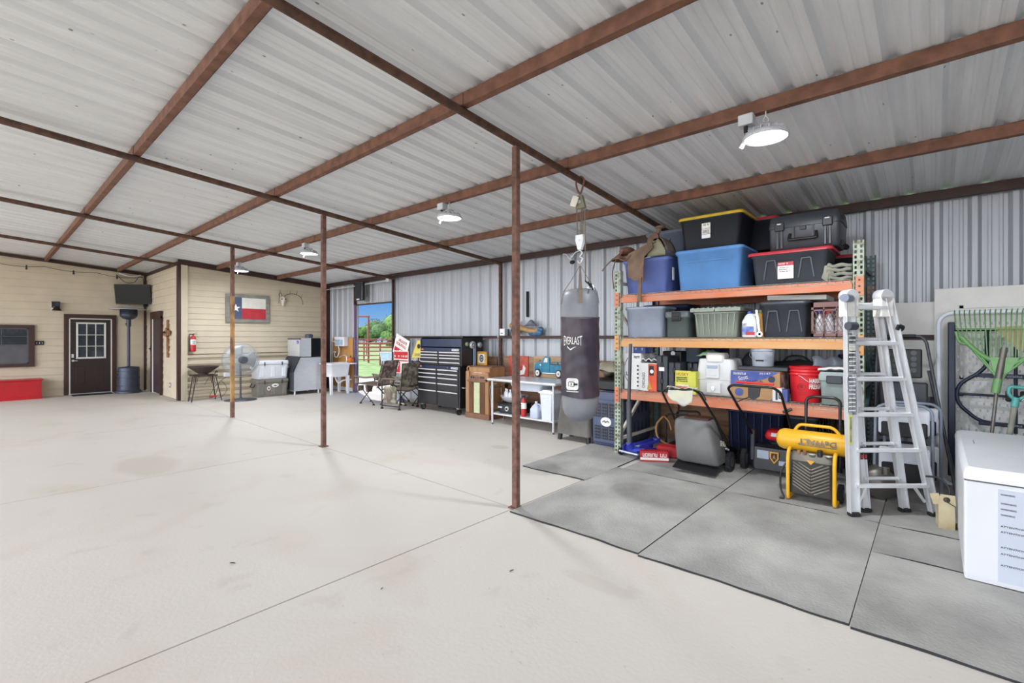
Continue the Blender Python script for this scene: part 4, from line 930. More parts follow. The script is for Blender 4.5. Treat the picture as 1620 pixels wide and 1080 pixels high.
# on the radio
t = thing('letter_sign', 'grey sign with dark letters leaning behind the antique radio', 'sign', (-7.40, 7.034, 0.60))
b = B('bluewhite'); b.m = 'offwhite'; b.box(0, 0.34, -0.02, 0, 0, 0.62, 'wallmetal'); b.build('board', t); b = B('ink'); b.text('D', (0.22, -0.02, 0.48), (1, 0, 0), (0, 0, 1), 0.06, 0.08, 'ink'); b.text('I', (0.24, -0.02, 0.34), (1, 0, 0), (0, 0, 1), 0.02, 0.08, 'ink'); b.build('letters', t)
t = thing('picture_frame', 'small yellow framed picture with a dark ornament behind the antique radio', 'picture', (-6.96, 6.90-0.16, 1.0), 0)
mat('yellowframe', 'c58f2e', 0.5, var=0.15)
b = B('yellowframe'); b.rr(0.14, 0, [(0, 0.14, 0.015, 0.01), (0.24, 0.14, 0.015, 0.01), (0.27, 0.12, 0.015, 0.01)]); b.build('frame', t); b = B('offwhite'); b.box(0.05, 0.23, -0.020, -0.014, 0.04, 0.22)
for k in range(12): a = k*PI/6; b.box(0.14+0.045*math.cos(a)-0.012, 0.14+0.045*math.cos(a)+0.012, -0.023, -0.019, 0.13+0.06*math.sin(a)-0.014, 0.13+0.06*math.sin(a)+0.014, 'ink')
b.lathe([(0.025, 0), (0.025, 0.003)], c=(0.14, -0.020, 0.13), axis='y', m='ink', n=12); b.build('picture', t)
# --- folded chair frame beside the table
t = thing('folded_chair', 'folded metal chair frame standing between the radio and the steel table', 'chair', (-6.11, 6.30, 0), 0)
mat('gunmetal', '6f6a63', 0.4, 0.5)
for y in (0.0, 0.30):
    b = B('gunmetal'); b.tube(catmull([(0.02, y, 0.0), (-0.02, y, 0.35), (-0.05, y, 0.60), (0.0, y+0.03, 0.68), (0.08, y+0.05, 0.70)]), 0.014); b.build('frame_tube', t)
b = B('gunmetal'); b.bar((-0.04, 0, 0.62), (-0.04, 0.3, 0.62), 0.02, 0.02); b.bar((0.0, 0, 0.2), (0.0, 0.3, 0.2), 0.02, 0.02); b.build('crossbar', t)
# --- steel work table
t = thing('work_table', 'stainless steel work table with lower shelf crowded with kitchen things', 'table', (-6.02, 6.06, 0))
W = 1.53; D = 0.72
b = B('steel'); b.m = 'stainless'
b.rr(W/2, D/2, [(0.775, W/2-0.015, D/2-0.015, 0.01), (0.785, W/2, D/2, 0.02), (0.81, W/2, D/2, 0.02), (0.822, W/2-0.012, D/2-0.012, 0.01)], k=2); b.build('tabletop', t)
b = B('wallmetal'); b.box(0.06, W-0.06, 0.06, D-0.06, 0.175, 0.20, 'alum', 0.004); b.build('lower_shelf', t)
for x in (0.10, W-0.07):
    for y in (0.05, D-0.05):
        b = B('stainless'); b.cyl((x, y, 0.03), (x, y, 0.78), 0.020); b.cyl((x, y, 0.0), (x, y, 0.05), 0.014, 'greymetal'); b.build('leg', t)
TX, TY = -6.02, 6.06
mat('totewhite', 'cdd3de', 0.5, var=0.03)
b = B('totewhite'); b.rr(0, 0, [(0, 0.31, 0.22, 0.05), (0.12, 0.35, 0.25, 0.05), (0.125, 0.37, 0.27, 0.05), (0.135, 0.37, 0.27, 0.05), (0.13, 0.33, 0.235, 0.05), (0.01, 0.30, 0.21, 0.05)], k=3); tag(b.build('bus_tub'), 'pale blue-white plastic tub slung under the steel tabletop', 'tub', loc=(TX+0.80, TY+0.36, 0.638))
# things on the lower shelf
t = thing('camp_stove', 'black portable stove with a round dial on the lower shelf', 'stove', (TX+0.40, TY+0.34, 0.201))
b = B('blackgloss'); b.m = 'chestblack'; b.box(-0.27, 0.22, -0.20, 0.18, 0.015, 0.17, bev=0.012); b.box(-0.28, 0.23, -0.21, 0.19, 0.165, 0.18, bev=0.006); b.box(-0.25, -0.15, -0.203, -0.198, 0.09, 0.12, 'steel'); b.box(0.09, 0.20, -0.203, -0.198, 0.05, 0.12, 'greymetal'); b.build('body', t)
for x in (-0.22, 0.18): b = B('black'); b.box(x-0.02, x+0.02, -0.17, 0.15, 0, 0.016); b.build('foot', t)
b = B('steel'); b.cyl((-0.02, -0.20, 0.09), (-0.02, -0.222, 0.09), 0.042, n=20); b.cyl((-0.02, -0.222, 0.09), (-0.02, -0.235, 0.09), 0.02, 'black'); b.build('dial', t)
t = thing('metal_bowl', 'wide metal basin full of bottles standing on the camp stove', 'basin', (TX+0.38, TY+0.34, 0.382))
b = B('stainless'); b.lathe([(0.10, 0), (0.20, 0.04), (0.26, 0.12), (0.265, 0.125), (0.255, 0.12), (0.19, 0.05), (0.01, 0.012)], n=28); b.build('basin', t)
mat('bottlewhite', 'dfe2e6', 0.35); mat('capblue', '2f4aa0', 0.4)
b = B('bottlewhite'); b.lathe([(0.03, 0), (0.034, 0.01), (0.034, 0.12), (0.014, 0.16), (0.014, 0.18)], n=14); B0 = b.build('body'); 
def bottle(lb, loc, cap, grp, sc_=1.0):
    t = thing('bottle', lb, 'bottle', loc, random.random(), grp); t.scale = (sc_,)*3
    c = B0.copy(); COL.objects.link(c); c.parent = t
    b = B(cap); b.cyl((0, 0, 0.178), (0, 0, 0.20), 0.016, n=12); b.build('cap', t); return t
for k, (x, y) in enumerate(((-0.17, -0.05), (-0.09, -0.10), (0.0, -0.12), (0.09, -0.10), (0.15, -0.04), (-0.03, 0.02), (0.06, 0.04))):
    bottle(['white bottle at the left rim of the metal basin', 'second white bottle from the left in the metal basin', 'white bottle in the front middle of the metal basin', 'white bottle right of the front middle in the metal basin', 'white bottle at the right rim of the metal basin', 'blue-capped white bottle rising above the others in the metal basin', 'white bottle at the back of the metal basin beside the blue-capped one'][k], (TX+0.38+x, TY+0.34+y, 0.382+(0.06 if k in (5,) else (0.02 if k == 6 else 0.045))), 'capblue' if k == 5 else 'white', 'bottles in the metal basin', 1.0)
bpy.data.objects.remove(B0)
extinguisher('small red fire extinguisher standing on the lower shelf of the steel table', (TX+0.76, TY+0.14, 0.201), -0.4, 'fire extinguishers').scale = (0.8, 0.8, 0.78)
mat('jugclear', 'c6cfe0', 0.25, var=0.05, alpha=0.85)
t = thing('water_jug', 'cloudy plastic jug on the lower shelf right of the rusty post', 'jug', (TX+1.02, TY+0.16, 0.201))
b = B('jugclear'); b.rr(0, 0, [(0, 0.07, 0.07, 0.03), (0.01, 0.085, 0.08, 0.03), (0.15, 0.085, 0.08, 0.03), (0.21, 0.05, 0.05, 0.03), (0.24, 0.022, 0.022, 0.02), (0.26, 0.02, 0.02, 0.02)]); b.build('body', t)
b = B('white'); b.cyl((0, 0, 0.255), (0, 0, 0.275), 0.022); b.build('cap', t); b = B('jugclear'); b.tube(catmull([(0.03, 0, 0.235), (0.085, 0, 0.22), (0.088, 0, 0.15), (0.075, 0, 0.12)]), 0.012); b.build('handle', t)
b = B('jugclear'); b.grid(lambda u, v: ((u-0.5)*0.12+0.02*math.sin(8*v), 0.02*math.sin(11*u+4*v), v*0.20+0.02*math.sin(6*u)), 8, 8, thick=(0, 0.003, 0)); tag(b.build('plastic_bag'), 'crumpled clear plastic bag behind the cloudy jug', 'bag', loc=(TX+1.14, TY+0.36, 0.21))
t = thing('storage_bin', 'tall narrow white bin with lid on the lower shelf of the steel table', 'bin', (TX+1.30, TY+0.19, 0.201))
b = B('totewhite'); b.rr(0, 0, [(0, 0.10, 0.12, 0.02), (0.44, 0.13, 0.14, 0.03)]); b.build('body', t)
b = B('white'); b.rr(0, 0, [(0.44, 0.15, 0.155, 0.03), (0.46, 0.155, 0.16, 0.03), (0.475, 0.10, 0.12, 0.03), (0.49, 0.09, 0.11, 0.03)]); b.box(-0.07, 0.05, -0.145, -0.135, 0.37, 0.40, 'paper', 0.002); b.build('lid', t)
t = thing('storage_bin', 'square pale bin with a dark sticker behind the narrow white bin', 'bin', (TX+1.30, TY+0.50, 0.201)); b = B('offwhite'); b.rr(0, 0, [(0, 0.11, 0.12, 0.02), (0.45, 0.12, 0.13, 0.02)]); b.build('body', t); b = B('navy'); b.box(0.121, 0.125, -0.06, 0.06, 0.30, 0.40); b.build('sticker', t)
t = thing('wok', 'dark shallow pan with handles on the lower shelf behind the jug', 'pan', (TX+0.95, TY+0.48, 0.201)); b = B('black'); b.lathe([(0.08, 0), (0.16, 0.06), (0.20, 0.14), (0.205, 0.14), (0.15, 0.05), (0.01, 0.01)], n=24); b.build('pan', t); b = B('black'); b.cyl((-0.20, 0, 0.14), (-0.30, 0, 0.17), 0.012); b.build('handle', t)
# --- pictures on the table
mat('roosterred', 'a6382f', 0.7, col2='b85a48', scale=8)
t = thing('rooster_board', 'faded red board painted with a white rooster leaning behind the steel table', 'picture', (-6.34, 7.034, 0.80))
b = B('roosterred'); b.box(0, 0.50, -0.02, 0, 0, 0.39); b.build('board', t)
b = B('offwhite'); b.prism([(0.14, 0.26), (0.17, 0.24), (0.20, 0.14), (0.28, 0.10), (0.36, 0.12), (0.38, 0.22), (0.44, 0.16), (0.40, 0.04), (0.28, 0.01), (0.20, 0.04), (0.15, 0.12), (0.12, 0.20)], -0.024, -0.019); b.lathe([(0.05, 0), (0.05, 0.003)], c=(0.14, -0.02, 0.32), axis='y', n=12, m='camopink'); b.build('painting', t)
mat('plankpale', 'a58a6c', 0.7, var=0.2, scale=4, stretch=(0.5, 1, 5)); mat('truckblue', '1d6a88', 0.5, col2='2a7f9c', scale=8)
t = thing('truck_board', 'pale wooden board with a blue vintage pickup truck cutout behind the steel table', 'picture', (-5.70, 7.034, 0.80)); t.scale = (0.76, 1, 0.88)
b = B('plankpale')
for k in range(4): b.box(0, 1.12, -0.02, 0, k*0.115, k*0.115+0.112)
b.lathe([(0.018, 0), (0.018, 0.003)], c=(0.20, -0.02, 0.36), axis='y', n=12, m='black'); b.build('board', t)
b = B('truckblue'); b.prism([(0.06, 0.13), (0.04, 0.18), (0.06, 0.28), (0.12, 0.32), (0.28, 0.325), (0.33, 0.42), (0.37, 0.445), (0.48, 0.445), (0.52, 0.43), (0.52, 0.31), (0.94, 0.29), (1.0, 0.27), (1.0, 0.14), (0.96, 0.10), (0.30, 0.10), (0.06, 0.11)], -0.045, -0.02, m='truckblue')
b.box(0.53, 0.98, -0.05, -0.04, 0.285, 0.30, 'black'); b.box(0.53, 0.98, -0.043, -0.02, 0.33, 0.345); b.box(0.96, 0.98, -0.043, -0.02, 0.29, 0.345); b.box(0.74, 0.76, -0.043, -0.02, 0.29, 0.345); b.box(0.30, 0.92, -0.049, -0.044, 0.095, 0.11, 'steel'); b.box(0.275, 0.28, -0.048, -0.043, 0.12, 0.31, 'black'); b.box(0.525, 0.53, -0.048, -0.043, 0.12, 0.31, 'black')
b.prism([(0.34, 0.33), (0.38, 0.42), (0.46, 0.42), (0.46, 0.33)], -0.048, -0.044, m='offwhite'); b.cyl((0.24, -0.05, 0.27), (0.24, -0.04, 0.27), 0.02, 'offwhite'); b.build('truck_cutout', t)
for x in (0.16, 0.80):
    b = B('black'); b.cyl((x, -0.062, 0.10), (x, -0.02, 0.10), 0.088, n=24); b.cyl((x, -0.066, 0.10), (x, -0.06, 0.10), 0.062, 'offwhite', n=20); b.cyl((x, -0.068, 0.10), (x, -0.06, 0.10), 0.02, 'greymetal', n=12); b.build('wheel', t)
# on the wall rail: little clock box, bass and hat, hummock
t = thing('timer_box', 'small white box with a dark slot on the wall rail beside the dark wall post', 'box', (-6.42, 6.955, 1.588)); b = B('white'); b.box(-0.09, 0.05, -0.04, 0.02, 0, 0.14, bev=0.01); b.build('case', t); b = B('greymetal'); b.box(0.05, 0.13, -0.03, 0.02, 0, 0.13, bev=0.004); b.box(-0.05, 0.01, -0.043, -0.039, 0.04, 0.055, 'ink'); b.build('side_box', t)
mat('fishgold', 'b98a52', 0.5, col2='7c7450', scale=6); mat('fishblue', '2b6390', 0.35, col2='39536a', scale=9); mat('slate', '6f7380', 0.7, var=0.15)
t = thing('mounted_fish', 'carved golden fish on blue waves above the wall rail', 'fish ornament', (-6.28, 6.975, 1.60)); t.scale = (0.68, 1, 0.72)
b = B('fishgold'); rings = []
for x, z, rz_, ry in ((0.0, 0.26, 0.05, 0.02), (0.08, 0.27, 0.075, 0.035), (0.25, 0.22, 0.08, 0.05), (0.50, 0.17, 0.075, 0.05), (0.75, 0.12, 0.07, 0.045), (0.92, 0.10, 0.045, 0.03), (1.02, 0.12, 0.075, 0.015), (1.08, 0.14, 0.09, 0.006)):
    rings.append([(x, ry*math.cos(2*PI*j/12), z+rz_*math.sin(2*PI*j/12)) for j in range(12)])
b.loft(rings); b.ell((0.09, -0.035, 0.29), (0.012, 0.01, 0.012), 'ink', n=8, k=6); b.build('fish', t)
for G in (((0.12, 0.13, 0.07), (0.26, 0.08, 0.08)), ((0.78, 0.06, 0.08), (0.92, 0.04, 0.09), (1.04, 0.07, 0.11), (1.12, 0.14, 0.08))):
    b = B('fishblue')
    for x, z, r in G: b.ell((x, 0.02, z), (r*1.3, 0.04, r), n=12, k=8)
    b.build('wave', t)
b = B('slate'); b.grid(lambda u, v: (0.60+0.40*u, 0.02-0.05*math.sin(PI*v), 0.24+0.20*math.sin(PI*min(1, u*1.1))*v*(1-0.4*u)), 12, 6, thick=(0, 0.02, 0)); b.ell((0.22, 0.0, 0.36), (0.09, 0.03, 0.05), n=10, k=6); b.build('fin', t)
b = B('black'); b.box(-5.945, -5.915, 7.07, 7.13, 1.95, 2.45); tag(b.build('black_strip'), 'thin black strip hanging on the metal wall above the carved fish', 'strip')
b = B('leafbrown'); b.ell((0, 0, 0.012), (0.10, 0.02, 0.014), n=8, k=5); tag(b.build('debris_lump'), 'small brown twig lump lying on the wall rail right of the fish', 'twig', loc=(-4.62, 7.0, 1.588))
# electric heater above the doorway
t = thing('wall_heater', 'slim black electric heater hanging at the top of the open doorway', 'heater', (-11.66, 6.86, 2.55), 0)
b = B('chestblack'); b.box(-0.19, 0.19, -0.05, 0.05, 0, 0.50, bev=0.015); b.build('case', t); b = B('greymetal')
for k in range(9): b.box(-0.13+k*0.03, -0.12+k*0.03, -0.056, -0.05, 0.06, 0.46)
b.build('grille', t); b = B('lampglow'); b.m = 'white'; b.box(-0.08, 0.06, -0.06, -0.05, 0.015, 0.05); b.build('end_plate', t)
b = B('black'); b.tube([(-11.66, 6.88, 3.04), (-11.66, 6.90, 3.10)], 0.006); b.tube(catmull([(-11.55, 6.98, 3.02), (-11.50, 6.96, 2.85), (-11.47, 6.96, 2.72), (-11.50, 6.96, 2.66)]), 0.008); tag(b.build('heater_cable'), 'short black cable dangling beside the electric heater', 'cable')

# --- punching bag
mat('bagvinyl', '6b6f7a', 0.45, col2='8b8a88', scale=2.2, bump=0.2, bscale=6); mat('bagwrap', '29222e', 0.45, col2='453a42', scale=3.0, bump=0.5, bscale=5)
BX, BY = -2.85, 4.30
t = thing('punching_bag', 'dusty grey punching bag with a dark purple wrap hanging from the rafter pipe', 'punching bag', (BX, BY, 0.0))
b = B('bagvinyl'); b.lathe([(0.001, 0.655), (0.06, 0.66), (0.12, 0.685), (0.165, 0.73), (0.19, 0.80), (0.195, 0.9), (0.195, 1.9), (0.187, 2.0), (0.165, 2.06), (0.10, 2.075), (0.001, 2.08)], n=36); b.build('bag', t)
b = B('bagwrap'); R = random.Random(5); rings = []
for i in range(29):
    z = 0.93+0.835*i/28
    rings.append([((0.203+0.004*math.sin(5*a*2+z*11)+0.003*math.sin(z*38+3*math.sin(a*2)))*math.cos(a), (0.203+0.004*math.sin(5*a*2+z*11)+0.003*math.sin(z*38+3*math.sin(a*2)))*math.sin(a), z+(0.012*math.sin(2*a) if i in (0, 28) else 0)) for a in [2*PI*j/48 for j in range(48)]])
b.loft(rings, cap0=False, cap1=False); b.lathe([(0.196, 0.93), (0.204, 0.93)], n=36, cap0=False, cap1=False); b.lathe([(0.204, 1.765), (0.195, 1.768)], n=36, cap0=False, cap1=False); b.build('wrap', t)
# emblem facing the room (towards -x, -y)
def curved(b, V, F, ang, z0, r, w_, h, x0, x1, y0, y1, m, ext=0.002):
    vs = []
    for (x, y, z) in V:
        a = ang+((x-x0)/(x1-x0)-0.5)*w_/r
        rr_ = r+z/0.1*ext; vs.append((rr_*math.cos(a), rr_*math.sin(a), z0+(y-y0)/(y1-y0)*h))
    b.raw(vs, F, m)
def flared(V, amt):
    xs_ = [p[0] for p in V]; ys_ = [p[1] for p in V]; x0, x1, y0, y1 = min(xs_), max(xs_), min(ys_), max(ys_); out = []
    for x, y, z in V:
        u = (x-x0)/(x1-x0)*2-1; yy = (y-(y0+y1)/2)*(1+amt*(u*u)); out.append((x, (y0+y1)/2+yy, z))
    return out
ANG = math.atan2(-BY, -BX)-0.42
b = B('paper'); V, F = glyphs('EVERLAST', 0.0); V = flared(V, 0.45); xs_ = [p[0] for p in V]; ys_ = [p[1] for p in V]
curved(b, V, F, ANG, 1.47, 0.2085, 0.215, 0.105, min(xs_), max(xs_), min(ys_), max(ys_), 'paper')
def cpoly(b, pts, m, r=0.2095, e=0.002):
    n = len(pts); vs = []
    for rr_ in (r, r+e):
        for (x, z) in pts: a = ANG+x/0.205; vs.append((rr_*math.cos(a), rr_*math.sin(a), z))
    b.raw(vs, [tuple(range(n, 2*n)), tuple(reversed(range(n)))]+[(i, (i+1) % n, n+(i+1) % n, n+i) for i in range(n)], m)
cpoly(b, [(-0.06, 1.47), (-0.02, 1.435), (0.02, 1.455), (0.05, 1.462), (0.02, 1.447), (-0.015, 1.422), (-0.055, 1.452)], 'paper')
def rrect(cx, cz, hx, hz, rc): return [(cx+a, cz+c) for a, c in rect_ring(hx, hz, rc, 4)]
cpoly(b, rrect(0.0, 1.07, 0.068, 0.062, 0.03), 'paper'); cpoly(b, rrect(0.0, 1.07, 0.055, 0.049, 0.024), 'steel', 0.2118); cpoly(b, rrect(-0.005, 1.07, 0.035, 0.026, 0.014), 'ink', 0.2136); cpoly(b, rrect(-0.005, 1.07, 0.028, 0.019, 0.01), 'paper', 0.2156); cpoly(b, rrect(0.04, 1.07, 0.02, 0.010, 0.002), 'ink', 0.2170)
V, F = glyphs('3', 0.02); xs_ = [p[0] for p in V]; ys_ = [p[1] for p in V]; curved(b, V, F, ANG-0.006/0.2, 1.057, 0.2176, 0.020, 0.026, min(xs_), max(xs_), min(ys_), max(ys_), 'ink')
for k in range(14): cpoly(b, rrect(-0.06+k*0.0095, 0.993, 0.0035, 0.006, 0.001), 'paper')
b.build('emblem', t)
for a in (0.6, 0.6+PI/2, 0.6+PI, 0.6+1.5*PI):
    b = B('brownfabric'); c, s = math.cos(a), math.sin(a); k = Vector((c, s, 0)); n_ = Vector((-s, c, 0))*0.022
    P = [Vector((0, 0, 2.33)), k*0.10+Vector((0, 0, 2.16)), k*0.175+Vector((0, 0, 2.05)), k*0.198+Vector((0, 0, 1.92))]; vs = []
    for i, p in enumerate(P): q = n_*(0.35+0.65*min(1, i/2)); vs += [p-q, p+q, p+q+k*0.005, p-q+k*0.005]
    b.loft([vs[4*i:4*i+4] for i in range(4)], 'brownfabric', smooth=False); b.build('strap', t)
b = B('bone'); b.cyl((0.08, 0.03, 2.08), (0.15, 0.02, 2.10), 0.02, 'white'); b.build('tape', t)
# hoist
t = thing('pulley_hoist', 'rope and pulley hoist between the rafter pipe and the punching bag', 'hoist', (BX, BY, 0))
ztop = zroof(BY)-0.068
b = B('rust'); b.tube(catmull([(-0.0, 0.0, ztop+0.075), (0.05, 0, ztop+0.03), (0.03, 0, ztop-0.05), (0, 0, ztop-0.11), (-0.04, 0, ztop-0.05), (-0.05, 0, ztop+0.03)], closed=True), 0.010); b.build('hook', t)
mat('olive', '7d7a62', 0.5, var=0.1)
b = B('olive'); b.prism([(-0.03, ztop-0.13), (0.03, ztop-0.13), (0.07, ztop-0.27), (-0.05, ztop-0.27)], -0.02, 0.02); b.cyl((0, -0.025, ztop-0.2), (0, 0.025, ztop-0.2), 0.02, 'steel'); b.build('upper_pulley', t)
b = B('offwhite'); b.T = Matrix.Translation((-0.04, -0.05, ztop-0.19)) @ Matrix.Rotation(0.4, 4, 'Y'); b.box(-0.04, 0.04, -0.002, 0.002, -0.06, 0.05, 'bone'); b.build('tag', t)
b = B('white'); b.prism([(-0.045, 2.66), (0.045, 2.66), (0.05, 2.60), (0.02, 2.50), (-0.02, 2.50), (-0.05, 2.60)], -0.02, 0.02); b.cyl((0, -0.025, 2.6), (0, 0.025, 2.6), 0.012, 'steel'); b.build('lower_pulley', t)
b = B('steel'); b.tube(catmull([(0, 0, 2.50), (0.025, 0, 2.46), (0.0, 0, 2.43), (0.03, 0, 2.40), (0.0, 0, 2.355), (-0.03, 0, 2.385)]), 0.008); b.build('snap_hook', t)
for x0, x1, zb in ((-0.045, -0.035, 2.64), (0.015, 0.01, 2.64), (0.035, 0.03, 2.64)):
    b = B('olive'); b.m = 'brownfabric'; b.cyl((x0, 0, ztop-0.26), (x1, 0, zb), 0.006, n=6); b.build('rope', t)
b = B('brownfabric'); b.tube([(0.06, 0, ztop-0.26), (0.07, -0.01, 2.6), (0.10, -0.05, 2.15)], 0.006, n=6)
b.tube(catmull([(0.10, -0.05, 2.15), (0.16, -0.07, 2.11), (0.13, -0.05, 2.14), (0.18, -0.08, 2.08), (0.15, -0.03, 2.12), (0.22, -0.10, 2.05)]), 0.009, 'ink', n=6); b.build('rope_tail', t)
t = thing('ceiling_sensor', 'small grey twin-arm floodlight fixture on the metal wall left of the saddle', 'light', (-4.78, 6.93, 3.0))
b = B('steel'); b.tube(catmull([(-0.16, -0.02, 0.04), (-0.08, -0.03, 0.02), (0, -0.02, -0.06), (0.10, -0.03, 0.03), (0.2, -0.02, 0.06)]), 0.012); b.cyl((0, 0.0, -0.04), (0, 0.03, -0.04), 0.04); b.build('arm', t); b = B('black'); b.ell((0.05, -0.04, -0.13), (0.05, 0.04, 0.035)); b.build('head', t)
# --- grey fabric covered stool behind the bag, and grill
mat('covergrey', '5f5c57', 0.85, var=0.25, scale=3, bump=0.5, bscale=9)
t = thing('covered_stand', 'small stand draped in a faded dark cover behind the punching bag', 'stand', (-4.02, 6.05, 0))
b = B('covergrey'); rings = []
for z, s in ((0.10, 1.0), (0.25, 0.96), (0.5, 0.88), (0.62, 0.84), (0.66, 0.78)):
    rings.append([(p[0]*s*(1+0.03*math.sin(7*k+z*9)), p[1]*s*(1+0.03*math.cos(5*k+z*7)), z) for k, p in enumerate(rect_ring(0.30, 0.20, 0.06, 4))])
b.loft(rings, cap0=False); b.build('cover', t)
for x in (-0.25, 0.25):
    for y in (-0.15, 0.15): b = B('black'); b.cyl((x*1.03, y*1.03, 0), (x*0.9, y*0.9, 0.3), 0.035, n=12); b.build('leg', t)
# --- dog kennel
mat('kennelblue', '47506a', 0.5, var=0.08)
t = thing('pet_kennel', 'blue-grey plastic pet kennel standing between punching bag and orange rack', 'kennel', (-3.475, 5.90, 0.014), 0); t.scale = (0.70, 1.0, 1.0)
b = B('kennelblue'); b.rr(0, 0.46, [(0, 0.31, 0.44, 0.05), (0.04, 0.345, 0.46, 0.06), (0.37, 0.345, 0.46, 0.06)], k=3); b.build('lower_shell', t)
b = B('kennelblue'); b.rr(0, 0.46, [(0.375, 0.355, 0.475, 0.06), (0.41, 0.355, 0.475, 0.06), (0.42, 0.345, 0.46, 0.06), (0.68, 0.33, 0.45, 0.08), (0.755, 0.27, 0.40, 0.08)], k=3); b.build('upper_shell', t)
for z0, z1 in ((0.44, 0.66), (0.12, 0.32)):
    for k in range(6): b = B('black'); b.bar((0.346, 0.14+k*0.12, z0), (0.338, 0.14+k*0.12, z1), 0.03, 0.008, 'black'); b.build('vent', t)
b = B('kennelblue'); b.box(-0.27, 0.27, -0.035, 0.0, 0.05, 0.66, bev=0.01); g = b.build('door', t)
for z0, z1 in ((0.10, 0.29), (0.41, 0.61)):
    for k in range(3):
        b = B('black'); b.box(-0.235+k*0.165, -0.095+k*0.165, -0.039, -0.034, z0, z1)
        for i in range(3):
            for j in range(4): b.cyl((-0.205+k*0.165+i*0.04, -0.043, z0+0.03+j*0.044), (-0.205+k*0.165+i*0.04, -0.038, z0+0.03+j*0.044), 0.013, 'kennelblue', n=6)
        b.build('vent', g)
b = B('paper'); b.lathe([(0.12, 0), (0.12, 0.006), (0.105, 0.008)], c=(0.03, -0.040, 0.35), axis='y', n=28, m='paper', sy=0.55); b.tube(catmull([(-0.04, -0.05, 0.345), (0.0, -0.05, 0.365), (0.03, -0.05, 0.345), (0.07, -0.05, 0.365), (0.10, -0.05, 0.35)]), 0.007, 'greymetal', n=5); b.build('badge', g)
t = thing('covered_bundle', 'dusty tan tarp draped over a black case lying on top of the pet kennel', 'bundle', (-3.60, 6.42, 0.772)); t.scale = (0.85, 1, 1)
b = B('black'); b.box(-0.42, 0.34, -0.28, 0.36, 0.0, 0.15, bev=0.02); b.build('case', t)
mat('dustytan', '9a9180', 0.9, var=0.2, scale=3); b = B('dustytan'); b.grid(lambda u, v: (-0.46+0.70*u, -0.25+0.55*v, 0.155+0.26*math.sin(PI*min(1, max(0, v*0.9+0.1)))**0.5*math.sin(PI*(0.10+0.82*u))**0.6+0.012*math.sin(17*u+9*v)), 20, 14, thick=(0, 0, -0.01)); b.build('tarp', t)
# ================================================================ pallet rack and what it carries
mat('rackgreen', 'a3ae9a', 0.6, col2='6f6a50', scale=18, lo=0.45, hi=0.7)
mat('rackteal', '4f6668', 0.6, var=0.2, scale=18)
mat('beamorange', 'c96f4a', 0.55, col2='c08468', scale=3, stretch=(1, 1, 6)); mat('beamyellow', 'd08f50', 0.55, col2='c99c6c', scale=3, stretch=(1, 1, 6))
mat('wire', 'a9a8a2', 0.4, 0.5)
RX0, RX1, RY0, RY1 = -3.20, -0.50, 5.65, 6.86
G0 = 0.014
t = rack = thing('pallet_rack', 'orange and yellow beamed pallet rack with green perforated uprights', 'rack', (0, 0, 0))
def upright(x0, x1, y, z1, m, s):
    """perforated channel, face at y, flanges running s in y"""
    b = B(m); w_ = x1-x0; c = [x0, x0+w_*0.16, x0+w_*0.36, x0+w_*0.64, x0+w_*0.84, x1]; p = 0.0508
    n = int((z1-G0)/p); th = 0.003; ys = sorted((y, y+s*th))
    for a, d in ((c[0], c[1]), (c[2], c[3]), (c[4], c[5])): b.box(a, d, ys[0], ys[1], G0, z1)
    for a, d in ((c[1], c[2]), (c[3], c[4])):
        for k in range(n+1):
            z0 = G0+k*p; b.box(a, d, ys[0], ys[1], z0, min(z1, z0+p*0.42))
    for xx in (x0, x1-th):
        yy = sorted((y, y+s*0.07)); b.box(xx, xx+th, yy[0], yy[1], G0, z1)
    b.box(x0-0.02, x1+0.02, min(y, y+s*0.09), max(y, y+s*0.09), 0.013, G0+0.004)
    b.build('upright', rack)
upright(RX0, RX0+0.095, RY0, 2.44, 'rackgreen', 1); upright(RX1-0.095, RX1, RY0, 2.50, 'rackgreen', 1)
upright(RX0, RX0+0.095, RY1, 2.44, 'rackteal', -1); upright(RX1-0.095, RX1, RY1, 2.50, 'rackteal', -1)
for x in (RX0+0.05, RX1-0.05):
    for (z0, z1, y0, y1) in ((0.20, 0.20, RY0+0.06, RY1-0.06), (0.25, 1.05, RY0+0.06, RY1-0.06), (1.05, 1.05, RY0+0.06, RY1-0.06), (1.1, 1.9, RY1-0.06, RY0+0.06), (2.28, 2.28, RY0+0.06, RY1-0.06)):
        b = B('rackteal' if x > -2 else 'bone'); b.bar((x, y0, z0), (x, y1, z1), 0.03, 0.04); b.build('brace', rack)
